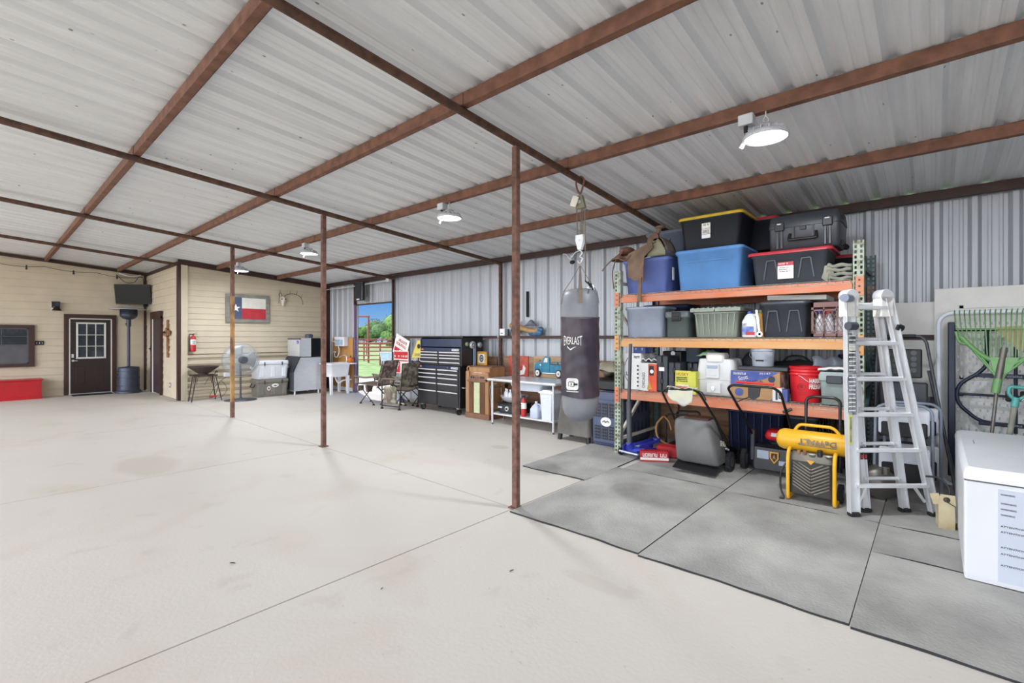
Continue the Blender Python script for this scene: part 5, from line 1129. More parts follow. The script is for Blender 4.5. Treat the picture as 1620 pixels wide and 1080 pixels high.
for zt, m, h in ((2.118, 'beamorange', 0.105), (1.548, 'beamyellow', 0.115), (0.862, 'beamorange', 0.12)):
    for y, s in ((RY0, 1), (RY1, -1)):
        b = B(m); ya, yb = sorted((y, y+s*0.045)); x0, x1 = RX0+0.095, RX1-0.095
        # stepped box beam
        ya2, yb2 = sorted((y+s*0.0, y+s*0.045)); b.box(x0, x1, ya2, yb2, zt-h, zt-0.035, bev=0.004)
        yc, yd = sorted((y+s*0.018, y+s*0.045)); b.box(x0, x1, yc, yd, zt-0.035, zt-0.004)
        for xx in (x0-0.09, x1+0.02):
            yp, yq = sorted((y-s*0.006, y-s*0.001)); b.box(xx, xx+0.07, yp, yq, zt-h-0.05, zt+0.03, m)
            b.box(xx+(0.066 if xx < -2 else 0), xx+(0.07 if xx < -2 else 0.004), min(y-s*0.006, y+s*0.04), max(y-s*0.006, y+s*0.04), zt-h-0.05, zt+0.03, m)
            for k in range(3): b.cyl((xx+0.035, y-s*0.010, zt-h-0.02+k*0.06), (xx+0.035, y-s*0.004, zt-h-0.02+k*0.06), 0.010, 'rust', n=8)
        b.build('beam', rack)
    xm = (RX0+RX1)/2
    for xa, xb in ((RX0+0.11, xm-0.01), (xm+0.01, RX1-0.11)):
        b = B('wire'); n = int((xb-xa)/0.064)
        for k in range(n+1):
            x = xa+(xb-xa)*k/n; b.tube([(x, RY0+0.008, zt-0.032), (x, RY0+0.008, zt+0.002), (x, RY1-0.02, zt+0.002)], 0.0028, n=4)
        for k in range(11):
            y = RY0+0.008+k*(RY1-RY0-0.04)/10; b.tube([(xa, y, zt+0.005), (xb, y, zt+0.005)], 0.0028, n=4)
        b.tube([(xa, RY0+0.006, zt-0.032), (xb, RY0+0.006, zt-0.032)], 0.0028, n=4)
        for k in range(3): y = RY0+0.25+k*0.33; b.tube([(xa, y, zt-0.01), (xb, y, zt-0.01)], 0.008, n=4)
        b.build('wire_deck', rack)
Z1, Z2, Z3 = 0.872, 1.558, 2.128
DEC = []
# --- plastic totes
for n_, c in (('totepurple', '6070ac'), ('toteblue', '5b8cc4'), ('toteblack', '1e2027'), ('totegrey', '6d7484'), ('totelav', '9aa3b3'), ('totesage', '8f968a'), ('lidyellow', 'd9b536'), ('lidred', 'b5303c'), ('drygreen', '5a6462'), ('casecharcoal', '34373d'), ('totecharcoal', '3d4148')):
    mat(n_, c, 0.42, var=0.07, scale=5)
def tote(lb, x0, x1, y0, depth, z, h, m, lid, taper=0.90, feats=(), group='storage totes on the rack', lidh=0.035, rim=0.015, name='storage_tote', cat='tote'):
    """x0..x1 is the width under the rim, front face at y0"""
    cx = (x0+x1)/2; hx = (x1-x0)/2; hy = depth/2
    t = thing(name, lb, cat, (cx, y0+hy, z), 0, group)
    b = B(m); tx, ty = hx*taper, hy*(1-(1-taper)*0.8)
    b.rr(0, 0, [(0, tx-0.01, ty-0.01, 0.03), (0.012, tx, ty, 0.04), (h-lidh-0.02, hx-0.006, hy-0.006, 0.05), (h-lidh-0.018, hx+0.004, hy+0.004, 0.05), (h-lidh, hx+0.004, hy+0.004, 0.05)], k=4)
    if 'panels' in feats:
        for sx in (-0.45, 0.45):
            for s2 in (-1, 1):
                b.bar((sx*hx+s2*0.055*1.3, -hy*0.955, 0.06), (sx*hx+s2*0.04, -hy-0.0, h*0.72), 0.012, 0.012)
            b.bar((sx*hx-0.04, -hy-0.0, h*0.72), (sx*hx+0.04, -hy, h*0.72), 0.012, 0.012)
    if 'ribs' in feats:
        n = 7
        for k in range(n): x = -hx*0.85+2*hx*0.85*k/(n-1); b.bar((x*taper*0.98, -ty-0.0, 0.03), (x, -hy-0.003, h-lidh-0.02), 0.010, 0.02)
    if 'handle' in feats: b.box(-0.07, 0.07, -hy-0.012, -hy+0.02, h*0.62, h*0.68, bev=0.005)
    b.build('body', t)
    if lid:
        b = B(lid); r2 = rim
        b.rr(0, 0, [(h-lidh-0.004, hx+r2, hy+r2, 0.06), (h-0.012, hx+r2, hy+r2, 0.06), (h-0.004, hx+r2-0.012, hy+r2-0.012, 0.055), (h-0.008, hx+r2-0.03, hy+r2-0.03, 0.05), (h, hx+r2-0.05, hy+r2-0.05, 0.05)], k=4)
        b.build('lid', t)
    return t
# top shelf
tote('purple-blue plastic tote under the leather saddle at the left end of the top shelf', -3.12, -2.50, 5.74, 0.52, Z3, 0.46, 'totepurple', 'totepurple', 0.86)
b = B('paper'); b.box(0, 0.004, 0, 0.06, 0, 0.16); tag(b.build('sticker'), 'narrow printed sticker on the side of the purple-blue tote', 'sticker', loc=(-2.492, 5.86, 2.29), rz=0.0)
tote('dark navy tote behind the purple-blue tote, under the grey one', -3.06, -2.42, 6.29, 0.50, Z3, 0.52, 'navy', 'navy', 0.88)
tote('blue-grey plastic tote high behind the leather saddle', -3.05, -2.48, 6.27, 0.48, Z3+0.521, 0.38, 'totegrey', 'totegrey', 0.86, ('handle',))
big = tote('large light blue tote under the black tote with the yellow lid', -2.39, -1.62, 5.72, 0.62, Z3, 0.49, 'toteblue', 'toteblue', 0.90)
b = B('toteblue'); b.bar((-0.26, -0.314, 0.34), (0.24, -0.314, 0.34), 0.006, 0.006); b.build('moulded_line', big)
yl = tote('black tote with a bright yellow lid stacked on the light blue tote', -2.35, -1.63, 5.74, 0.58, Z3+0.491, 0.40, 'toteblack', 'lidyellow', 0.86, rim=0.02)
b = B('paper')
for z0, z1, m in ((0.235, 0.30, 'paper'), (0.17, 0.23, 'paper'), (0.12, 0.165, 'white')): b.box(-0.09, 0.01, -0.283, -0.275, z0, z1, m)
scribble(b, -0.08, 0.0, -0.283, 0.27, 0.02, 'drygreen', 31)
for k in range(4): scribble(b, -0.08, 0.0, -0.283, 0.21-k*0.010, 0.006, 'ink', 41+k)
b.build('sticker', yl)
tote('black tote with a dark red lid standing behind the yellow-lidded tote', -1.76, -1.40, 6.30, 0.50, Z3+0.491, 0.40, 'toteblack', 'lidred', 0.88)
tote('black tote hidden at the back of the top shelf under the dark red lidded tote', -1.80, -1.36, 6.40, 0.42, Z3, 0.49, 'toteblack', None, 0.92)
rl = tote('black tote with a red lid and moulded panels under the rugged case', -1.54, -0.80, 5.76, 0.52, Z3, 0.37, 'totecharcoal', 'lidred', 0.90, ('panels',), rim=0.035)
b = B('paper'); b.box(-0.10, 0.05, -0.262, -0.25, 0.06, 0.24); b.box(-0.10, 0.05, -0.264, -0.25, 0.20, 0.24, 'lidred'); scribble(b, -0.09, 0.0, -0.264, 0.215, 0.015, 'paper', 51)
for k in range(3): scribble(b, -0.09, 0.02, -0.262, 0.175-k*0.02, 0.008, 'ink', 52+k)
b.build('sticker', rl)
tote('dark tote with a red lid at the back right of the top shelf', -1.0, -0.66, 6.44, 0.34, Z3, 0.36, 'toteblack', 'lidred', 0.9)
# rugged case
t = thing('rugged_case', 'black rugged hard case with latches and a folding handle on the red lidded tote', 'case', (-1.04, 5.80+0.25, Z3+0.372), 0)
b = B('casecharcoal'); b.rr(0, 0, [(0, 0.30, 0.22, 0.04), (0.02, 0.325, 0.24, 0.04), (0.24, 0.33, 0.245, 0.04)], k=3)
for x in (-0.24, -0.20, 0.20, 0.24): b.box(x-0.012, x+0.012, -0.255, -0.2, 0.02, 0.235, bev=0.003)
b.build('base', t)
b = B('casecharcoal'); b.rr(0, 0, [(0.243, 0.335, 0.25, 0.04), (0.27, 0.335, 0.25, 0.04), (0.36, 0.325, 0.24, 0.05), (0.38, 0.30, 0.22, 0.04)], k=3); b.build('lid', t)
for x in (-0.22, 0.22): b = B('black'); b.box(x-0.045, x+0.045, -0.272, -0.248, 0.21, 0.30, bev=0.006); b.cyl((x-0.02, -0.275, 0.285), (x+0.02, -0.275, 0.285), 0.008, 'steel'); b.build('latch', t)
b = B('black'); b.tube(fillet([(-0.12, -0.25, 0.17), (-0.13, -0.28, 0.10), (0.13, -0.28, 0.10), (0.12, -0.25, 0.17)], 0.02), 0.014); b.box(-0.10, -0.08, -0.262, -0.25, 0.12, 0.24); b.box(0.08, 0.10, -0.262, -0.25, 0.12, 0.24); b.box(-0.03, 0.03, -0.26, -0.25, 0.20, 0.24, bev=0.004); b.build('handle', t)
for y in (-0.15, 0.15): b = B('rubber'); b.cyl((0.33, y-0.02, 0.03), (0.33, y+0.02, 0.03), 0.03); b.build('wheel', t)
# folded canvas
mat('canvas', '8b8b7e', 0.9, var=0.15, scale=8, bump=0.3)
b = B('canvas')
for k in range(4):
    z = 0.03+0.043*k; pts_ = catmull([(-0.15, -0.20, z), (-0.16-0.01*(k % 2), -0.1, z+0.01), (-0.15, 0.1, z), (-0.14, 0.2, z)])
    b.grid(lambda u, v, z=z, k=k: (-0.15+0.28*u+0.012*math.sin(7*v+k*2), -0.21+0.42*v, z-0.02+0.008*math.sin(9*u+3*k)+0.02*math.sin(PI*min(1, u*6))*(1 if u < 0.17 else 0)), 14, 8, thick=(0, 0, 0.034))
b.tube([(-0.155, -0.2, 0.09), (-0.155, 0.2, 0.09)], 0.08, n=12)
tag(b.build('folded_canvas'), 'folded grey-green canvas at the right end of the top shelf', 'canvas', loc=(-0.705, 5.98, Z3)).scale = (0.75, 1, 1)
# saddle
mat('leather', '7b6450', 0.7, col2='5e4636', scale=5, bump=0.25, bscale=25); mat('leatherred', '6e4838', 0.6, var=0.2, scale=6)
t = thing('saddle', 'worn brown western saddle slung over the purple-blue tote', 'saddle', (-2.86, 5.80, Z3+0.46))
b = B('leather')     # seat: from cantle (left) to swell (right)
b.grid(lambda u, v: (-0.34+0.58*u, -0.14+0.30*v, 0.02+0.10*u+0.16*abs(u-0.35)**1.5+0.05*math.sin(PI*v)-0.02), 16, 8, thick=(0, 0, -0.02))
b.grid(lambda u, v: (-0.36-0.10*math.sin(PI*v)+0.14*u, -0.16+0.34*v, 0.01+0.10*u*math.sin(PI*v)+0.02), 6, 8, thick=(0, 0, -0.02)); b.build('seat', t)
b = B('leatherred'); b.ell((-0.22, -0.02, 0.12), (0.10, 0.14, 0.06)); b.build('cantle_roll', t)
b = B('leather'); b.ell((0.16, 0.0, 0.20), (0.09, 0.12, 0.10)); b.cyl((0.19, 0, 0.27), (0.23, -0.01, 0.37), 0.028); b.lathe([(0.02, 0.355), (0.06, 0.37), (0.065, 0.385), (0.03, 0.40)], c=(0.24, -0.01, 0), n=16); b.build('horn', t)
b = B('leatherred'); b.lathe([(0.05, 0), (0.055, 0.02), (0.02, 0.03)], c=(0.22, -0.13, 0.24), axis='y', n=16); b.build('rosette', t)
b = B('leather'); b.prism([(-0.12, 0.06), (0.20, 0.18), (0.22, 0.10), (0.10, 0.0), (0.08, -0.25), (0.04, -0.30), (-0.04, -0.30), (-0.13, -0.24), (-0.13, -0.08), (-0.16, 0.0)], -0.175, -0.155); b.build('fender', t)
b = B('leather'); b.prism([(0.03, -0.28), (0.07, -0.28), (0.065, -0.50), (0.07, -0.58), (0.01, -0.58), (0.02, -0.50)], -0.195, -0.178); b.box(0.08, 0.10, -0.19, -0.178, -0.33, -0.12, 'leatherred'); b.build('stirrup_strap', t)
b = B('brownfabric'); b.grid(lambda u, v: (0.16+0.20*u, -0.10+0.3*v, 0.01+0.24*math.sin(PI*(0.15+0.8*u))**0.7), 10, 5, thick=(0, 0, -0.015)); b.grid(lambda u, v: (0.12+0.24*u, -0.13, 0.0+v*0.22*math.sin(PI*(0.1+0.82*u))), 10, 4, 'olive', thick=(0, 0.012, 0)); b.build('skirt', t)
for k, (p0, p1, p2) in enumerate((((-0.33, -0.1, 0.05), (-0.38, -0.13, -0.15), (-0.36, -0.13, -0.38)), ((-0.38, -0.1, 0.03), (-0.47, -0.1, -0.03), (-0.56, -0.1, -0.12)))): b = B('leather'); b.tube(catmull([p0, p1, p2]), 0.008, n=6); b.build('lace', t)
b = B('leatherred'); b.tube(catmull([(-0.20, -0.16, 0.12), (-0.25, -0.18, 0.02), (-0.17, -0.18, -0.02), (-0.08, -0.17, 0.04)]), 0.012, n=6); b.build('tie', t)
# middle shelf
tote('pale lavender-grey tote at the left end of the middle shelf', -3.09, -2.56, 5.74, 0.42, Z2, 0.40, 'totelav', 'totelav', 0.92, lidh=0.025)
tote('navy tote behind the pale lavender-grey tote', -3.08, -2.46, 6.25, 0.50, Z2, 0.45, 'navy', 'navy', 0.92)
t = tote('small dark green-grey dry box with a front latch', -2.53, -2.24, 5.74, 0.30, Z2, 0.325, 'drygreen', 'drygreen', 0.95, lidh=0.07)
b = B('black'); b.box(-0.06, 0.06, -0.175, -0.15, 0.20, 0.31, bev=0.008); b.box(-0.04, 0.04, -0.185, -0.17, 0.22, 0.26, bev=0.004); b.build('latch', t)
t = tote('sage grey flip-lid crate with ribbed sides', -2.18, -1.66, 5.73, 0.45, Z2, 0.345, 'totesage', None, 0.90, ('ribs',), lidh=0.05)
b = B('totesage')
for s in (-1, 1): b.box(-0.285 if s < 0 else 0.004, -0.004 if s < 0 else 0.285, -0.25, 0.25, 0.30, 0.345, bev=0.004)
b.build('lid', t)
for k in range(9): b = B('totesage'); b.box(-0.26+k*0.06, -0.235+k*0.06, -0.255, -0.245, 0.32, 0.35); b.build('hinge_tab', t)
mat('jugwhite', 'd6d7da', 0.35)
t = thing('detergent_jug', 'white plastic jug with a blue and red label on the middle shelf', 'jug', (-1.545, 5.76, Z2))
b = B('jugwhite'); b.rr(0, 0, [(0, 0.072, 0.05, 0.03), (0.01, 0.08, 0.056, 0.03), (0.17, 0.08, 0.056, 0.03), (0.24, 0.05, 0.04, 0.03), (0.265, 0.025, 0.025, 0.02)]); b.build('body', t)
b = B('jugwhite'); b.tube(catmull([(0.02, 0, 0.25), (0.07, 0, 0.24), (0.085, 0, 0.17), (0.07, 0, 0.11)]), 0.014); b.build('handle', t)
mat('labelblue', '3c58a8', 0.5, col2='8a93c4', scale=16); b = B('labelblue'); b.box(-0.07, 0.05, -0.0585, -0.054, 0.03, 0.12); b.box(-0.03, 0.06, -0.060, -0.055, 0.025, 0.06, 'red'); b.text('OXY', (-0.072, -0.0585, 0.125), (1, 0, 0), (0, 0, 1), 0.05, 0.03, 'ink'); b.build('label', t)
b = B('capblue'); b.cyl((-0.005, 0, 0.262), (-0.005, 0, 0.29), 0.026); b.build('cap', t)
t = thing('oil_bottle', 'yellow and green bottle behind the white plastic jug', 'bottle', (-1.47, 5.90, Z2))
b = B('yellowframe'); b.rr(0, 0, [(0, 0.05, 0.04, 0.02), (0.22, 0.05, 0.04, 0.02), (0.28, 0.02, 0.02, 0.015)]); b.build('body', t); b = B('palegreen'); b.cyl((0, 0, 0.278), (0, 0, 0.31), 0.022); b.build('cap', t)
b = B('chrome'); b.lathe([(0.03, 0), (0.03, 0.012), (0.015, 0.012), (0.015, 0)], c=(0, 0, 0.034), axis='y', n=18); b.bar((0.0, -0.006, 0.06), (-0.03, -0.006, 0.30), 0.02, 0.008); tag(b.build('spanner'), 'chrome ring spanner standing between the jug and the charcoal tote', 'spanner', loc=(-1.435, 5.70, Z2))
tote('charcoal tote with two moulded handles on the middle shelf', -1.44, -0.985, 5.74, 0.55, Z2, 0.395, 'totecharcoal', 'totecharcoal', 0.90, ('panels',), lidh=0.03)
b = B('offwhite'); b.T = Matrix.Rotation(math.radians(2), 4, 'Y'); b.box(-0.28, 0.28, -0.25, 0.25, 0, 0.05, bev=0.003); tag(b.build('flat_box'), 'flat pale box lying on the lid of the charcoal tote', 'box', loc=(-1.12, 6.12, Z2+0.405))
# milk crate
mat('crate', '7b5a55', 0.6, var=0.1)
t = thing('milk_crate', 'brown plastic milk crate full of spray bottles at the right end of the middle shelf', 'crate', (-0.79, 5.75+0.16, Z2))
b = B('crate'); hx = 0.165; hy = 0.16
for z0, z1 in ((0, 0.04), (0.31, 0.36), (0.27, 0.285), (0.05, 0.06)):
    b.box(-hx, hx, -hy, -hy+0.012, z0, z1); b.box(-hx, hx, hy-0.012, hy, z0, z1); b.box(-hx, -hx+0.012, -hy, hy, z0, z1); b.box(hx-0.012, hx, -hy, hy, z0, z1)
for x in (-hx, hx-0.02): b.box(x, x+0.02, -hy, -hy+0.02, 0, 0.36); b.box(x, x+0.02, hy-0.02, hy, 0, 0.36)
for x in (-0.06, 0.05): b.box(x, x+0.01, -hy, -hy+0.012, 0, 0.31)
b.box(-hx, hx, -hy, hy, 0, 0.008)
for i in range(9):
    for s in (-1, 1):
        x = -hx+0.02+i*0.036; x2 = x+s*0.10; z0 = 0.06; z1 = 0.27
        xa, xb = max(-hx, min(hx, x)), max(-hx, min(hx, x2)); b.bar((xa, -hy+0.006, z0), (xb, -hy+0.006, z0+(z1-z0)*abs(xb-xa)/0.10 if abs(x2-x) > 0 else z1), 0.006, 0.005)
b.build('crate', t)
t2 = None
for k, (x, y, m) in enumerate(((-0.10, -0.09, 'capblue'), (-0.015, -0.09, 'lidred'), (0.07, -0.09, 'bone'), (-0.06, 0.03, 'lidred'), (0.04, 0.04, 'capblue'))):
    t = thing('spray_bottle', ['white spray bottle with a blue trigger at the left of the milk crate', 'white spray bottle with a red trigger in the middle of the milk crate', 'white spray bottle with a pale trigger at the right of the milk crate', 'white bottle with a red trigger at the back of the milk crate', 'white bottle with a blue trigger at the back of the milk crate'][k], 'bottle', (-0.79+x, 5.91+y, Z2+0.009), 0.3*k, 'bottles in the milk crate')
    b = B('bottlewhite'); b.lathe([(0.034, 0), (0.038, 0.01), (0.038, 0.14), (0.03, 0.18), (0.013, 0.21), (0.013, 0.235)], n=14); b.build('body', t)
    b = B(m); b.cyl((0, 0, 0.235), (0, 0, 0.26), 0.016); b.box(-0.045, 0.02, -0.010, 0.010, 0.26, 0.285, bev=0.003); b.bar((-0.025, 0, 0.262), (-0.035, 0, 0.215), 0.008, 0.008); b.build('trigger', t)
# bottom shelf
mat('cardwhite', 'd6d5d2', 0.7, var=0.04); mat('card', 'a5815a', 0.8, var=0.1); mat('cardorange', 'd4573a', 0.7); mat('cardblue', '3e4f8e', 0.7, col2='5a68a0', scale=6)
t = thing('tall_box', 'tall white printed carton at the left end of the bottom shelf', 'box', (-3.09, 5.72, Z1))
b = B('cardwhite'); b.box(0, 0.24, 0, 0.42, 0, 0.475); b.build('carton', t); b = B('ink')
for k in range(6): b.lathe([(0.013, -0.003), (0.013, 0)], c=(0.195, 0, 0.05+k*0.052), axis='y', n=8, m='ink')
scribble(b, 0.14, 0.22, 0, 0.41, 0.03, 'ink', 61); scribble(b, 0.03, 0.09, 0, 0.18, 0.05, 'ink', 62); b.box(0.135, 0.137, -0.002, 0, 0, 0.475, 'steel'); b.build('print', t)
b = B('cardblue'); b.box(0, 0.17, 0, 0.20, 0, 0.10); scribble(b, 0.03, 0.14, 0, 0.04, 0.03, 'paper', 63); tag(b.build('small_box'), 'small blue printed box on top of the tall white carton', 'box', loc=(-2.98, 5.76, Z1+0.476))
t = thing('tool_carton', 'white and orange boxed tool with a picture of the machine on its side', 'box', (-2.845, 5.68, Z1))
b = B('cardwhite'); b.box(0, 0.225, 0, 0.36, 0, 0.355); b.build('carton', t); b = B('cardorange'); b.box(0.115, 0.226, -0.003, 0.36, 0.0, 0.345); b.prism([(0.10, 0.02), (0.17, 0.02), (0.13, 0.14)], -0.005, -0.002, m='yellowframe')
V, F = glyphs('CHICAGO', 0.02); b.text('CHICAGO', (0.070, -0.001, 0.035), (0, 0, 1), (-1, 0, 0), 0.20, 0.04, 'ink'); b.box(0.13, 0.19, -0.006, -0.002, 0.20, 0.32, 'ink'); b.lathe([(0.025, -0.008), (0.025, -0.004)], c=(0.165, 0, 0.25), axis='y', n=12, m='steel'); b.build('print', t)
b = B('plasticwhite' if 'plasticwhite' in MATS else 'white'); b.grid(lambda u, v: (0.22*u, 0.3*v, 0.02+0.035*abs(math.sin(9*u+5*v))), 14, 10, thick=(0, 0, -0.01)); tag(b.build('plastic_wrap'), 'crumpled white plastic wrap on top of the orange and white carton', 'plastic', loc=(-2.85, 5.70, Z1+0.36))
def hardcase(lb, x, w_, h, y=5.70, d=0.34):
    t = thing('hard_case', lb, 'case', (x, y, Z1), 0, 'upright tool cases')
    b = B('casecharcoal'); b.box(-w_/2, -0.004, 0, d, 0.0, h, bev=0.012); b.build('case_half', t)
    b = B('casecharcoal'); b.box(0.004, w_/2, 0, d, 0.0, h, bev=0.012); b.build('case_half', t)
    for z in (h*0.3, h*0.75): b = B('black'); b.box(-0.02, 0.02, -0.008, 0.004, z-0.03, z+0.03, bev=0.003); b.build('latch', t)
    return t
t = hardcase('taller charcoal tool case with a white sticker', -2.56, 0.15, 0.455); b = B('paper'); b.box(-0.035, 0.035, -0.003, 0.0005, 0.26, 0.31); b.build('sticker', t)
hardcase('shorter charcoal tool case behind the yellow carton', -2.40, 0.15, 0.375); hardcase('dark tool case leaning behind the yellow carton and the shorter case', -2.24, 0.13, 0.37, 5.86)
mat('huskyyellow', 'c9c750', 0.6, var=0.05)
t = thing('yellow_carton', 'yellow-green carton with red HUSKY lettering on the bottom shelf', 'box', (-2.37, 5.665, Z1), 0)
b = B('huskyyellow'); b.box(0, 0.19, 0, 0.025, 0, 0.28); b.box(0.19, 0.25, 0, 0.16, 0, 0.27); b.box(0, 0.19, 0.025, 0.16, 0, 0.27); b.build('carton', t)
b = B('inkred'); b.text('HUSKY', (0.015, -0.001, 0.22), (1, 0, 0), (0, 0, 1), 0.15, 0.035, 'inkred')
for k in range(3): scribble(b, 0.015, 0.15, 0, 0.19-k*0.022, 0.014, 'ink', 71+k)
b.box(0.02, 0.17, -0.003, 0, 0.03, 0.11, 'bone'); b.box(0.06, 0.15, -0.005, 0, 0.05, 0.09, 'ink'); b.build('print', t)
# drink cooler
mat('coolerw2', 'cfcfce', 0.5, var=0.05, scale=8)
t = thing('camping_cooler', 'white moulded cooler with grab handle below a towel-like cap on the bottom shelf', 'cooler', (-1.93, 5.75+0.20, Z1))
b = B('coolerw2'); b.rr(0, 0, [(0, 0.19, 0.18, 0.04), (0.02, 0.205, 0.195, 0.05), (0.30, 0.215, 0.20, 0.06), (0.42, 0.20, 0.19, 0.06), (0.43, 0.19, 0.18, 0.06)], k=4); b.box(-0.215, 0.215, -0.205, 0.2, 0.185, 0.195, bev=0.003); b.build('body', t)
b = B('coolerw2'); b.box(-0.10, 0.06, -0.225, -0.19, 0.20, 0.37, bev=0.01); b.box(-0.075, 0.035, -0.228, -0.222, 0.235, 0.28, 'totelav', 0.004); b.box(-0.08, 0.04, -0.23, -0.22, 0.32, 0.355, 'totelav', 0.004); b.build('front_handle', t)
b = B('coolerw2'); b.box(-0.09, 0.07, -0.212, -0.20, 0.03, 0.15, bev=0.004); b.cyl((-0.01, -0.235, 0.08), (-0.01, -0.20, 0.08), 0.02, 'white'); b.box(-0.03, 0.01, -0.238, -0.232, 0.085, 0.11, 'white'); b.build('tap', t)
b = B('bone'); b.rr(0.0, -0.10, [(0.40, 0.10, 0.11, 0.04), (0.47, 0.11, 0.12, 0.05), (0.50, 0.095, 0.10, 0.05)], m='offwhite', k=3); b.build('cap', t)
mat('baggreen', '4f9a5a', 0.6, col2='b9c2b0', scale=5)
b = B('baggreen'); b.grid(lambda u, v: (-0.16+0.24*u, -0.14+0.28*v, 0.01+0.085*math.sin(PI*(0.1+0.75*u))*math.sin(PI*(0.1+0.8*v))+0.006*math.sin(21*u+13*v)), 14, 10, thick=(0, 0, -0.006)); tag(b.build('green_bag'), 'green and white soft bag lying on the white cooler', 'bag', loc=(-2.05, 6.06, Z1+0.432))
t = thing('dark_jug', 'dark grey rounded container behind the white cooler', 'container', (-1.62, 6.35, Z1)); b = B('casecharcoal'); b.rr(0, 0, [(0, 0.16, 0.18, 0.05), (0.40, 0.16, 0.18, 0.08), (0.50, 0.10, 0.12, 0.08)], k=4); b.build('body', t); b = B('black'); b.cyl((0.05, 0, 0.48), (0.05, 0, 0.53), 0.04); b.build('cap', t)
# cardboard box
t = thing('cardboard_box', 'blue and brown cardboard box printed SHOP on the bottom shelf', 'box', (-1.735, 5.70, Z1))
b = B('card'); b.box(0, 0.50, 0, 0.42, 0, 0.31); b.build('carton', t)
b = B('cardblue'); b.prism([(0.0, 0.15), (0.10, 0.15), (0.35, 0.23), (0.50, 0.31), (0, 0.31)], -0.002, 0.001, m='cardblue'); b.prism([(0.41, 0.0), (0.5, 0.0), (0.5, 0.12)], -0.002, 0.001, m='cardblue'); b.box(0.0, 0.50, -0.003, 0.001, 0.14, 0.155, 'cardorange')
b.text('SHOP', (0.17, -0.002, 0.165), (1, 0, 0), (0, 0, 1), 0.16, 0.045, 'navy'); b.text('Scott', (0.09, -0.003, 0.20), (1, 0, 0.25), (-0.25, 0, 1), 0.10, 0.045, 'bone'); b.text('75147', (0.30, -0.003, 0.275), (1, 0, 0.05), (0, 0, 1), 0.11, 0.02, 'bone'); scribble(b, 0.03, 0.16, -0.002, 0.265, 0.025, 'bone', 81)
b.lathe([(0.035, -0.003), (0.035, 0)], c=(0.42, 0, 0.23), axis='y', n=16, m='navy'); b.lathe([(0.045, -0.003), (0.045, 0)], c=(0.09, 0, 0.07), axis='y', n=16, m='cardblue'); b.build('print', t)
b = B('cardwhite'); b.box(0.501, 0.503, 0.05, 0.35, 0.05, 0.28, 'camopink'); b.build('side_label', t)
b = B('casecharcoal'); b.box(-0.24, 0.27, -0.16, 0.18, 0, 0.045, bev=0.008); tag(b.build('flat_case'), 'flat dark case on top of the SHOP cardboard box', 'case', loc=(-1.45, 5.95, Z1+0.311))
mat('bucketwhite', 'c3ccd8', 0.45, var=0.08, scale=7)
def bucket(name, lb, loc, r, h, m, rings=3):
    t = thing(name, lb, 'bucket', loc, 0, None); b = B(m)
    prof = [(r*0.86, 0), (r*0.88, 0.01), (r*0.96, h*0.74)]
    for k in range(rings): z = h*(0.76+0.09*k); prof += [(r*0.965, z), (r*1.03, z+0.002), (r*1.03, z+0.008), (r*0.975, z+0.012)]
    prof += [(r*0.98, h-0.012), (r*1.02, h-0.01), (r*1.02, h), (r*0.95, h), (r*0.84, 0.02), (0.001, 0.02)]
    b.lathe(prof, n=36); b.build('body', t); return t
t = bucket('plastic_bucket', 'white bucket with a wire bail standing on the flat dark case', (-1.47, 5.98, Z1+0.357), 0.125, 0.225, 'bucketwhite', 1)
b = B('steel'); b.tube(catmull([(-0.125, 0, 0.17), (-0.11, -0.10, 0.11), (0.0, -0.135, 0.055), (0.11, -0.10, 0.11), (0.125, 0, 0.17)]), 0.003, n=6); b.tube([(-0.04, -0.132, 0.065), (0.04, -0.132, 0.065)], 0.008, 'black'); b.build('bail', t)
t = bucket('red_bucket', 'red bucket with white HARBOR FREIGHT lettering on the bottom shelf', (-1.03, 5.885, Z1), 0.152, 0.375, 'red')
MATS['bucketred'] = mat('bucketred', 'd2202a', 0.42, var=0.04)
t.children[0].data.materials[0] = MATS['bucketred']
b = B('paper'); AB = math.atan2(-5.885, 1.03)
def wrap(b, body, a_mid, zc, h, w_, r, m, off=0.015):
    V, F = glyphs(body, off); xs_ = [p[0] for p in V]; ys_ = [p[1] for p in V]; curved(b, V, F, a_mid, zc, r, w_, h, min(xs_), max(xs_), min(ys_), max(ys_), m, 0.0015)
wrap(b, 'HARBOR', AB+0.78, 0.205, 0.05, 0.16, 0.1475, 'paper', 0.03); wrap(b, 'FREIGHT', AB+0.80, 0.145, 0.05, 0.17, 0.1455, 'paper', 0.03); b.build('lettering', t)
b = B('inkred'); 
for k in range(7): a = AB-0.25; rr_ = 0.144
for (z, s) in ((0.25, 0.04), (0.225, 0.05), (0.10, 0.06), (0.08, 0.06)): wrap(b, 'IIIIII', AB-0.25, z, 0.012, s, 0.1475 if z > 0.2 else 0.1445, 'inkred', 0)
ring_ = [(0.035*math.cos(2*PI*k/20), 0.035*math.sin(2*PI*k/20)) for k in range(20)]
b.tube([(0.1475*math.cos(AB-0.25+x/0.146), 0.1475*math.sin(AB-0.25+x/0.146), 0.165+z) for x, z in ring_], 0.003, 'inkred', n=4, closed=True)
wrap(b, '@', AB-0.25, 0.15, 0.035, 0.035, 0.1455, 'ink', 0); b.build('warning_print', t)
b = B('steel'); b.tube(catmull([(-0.06, -0.135, 0.30), (-0.01, -0.16, 0.27), (0.06, -0.16, 0.22), (0.13, -0.10, 0.19), (0.155, 0.0, 0.22), (0.155, 0.05, 0.30)]), 0.003, n=6); b.build('bail', t)
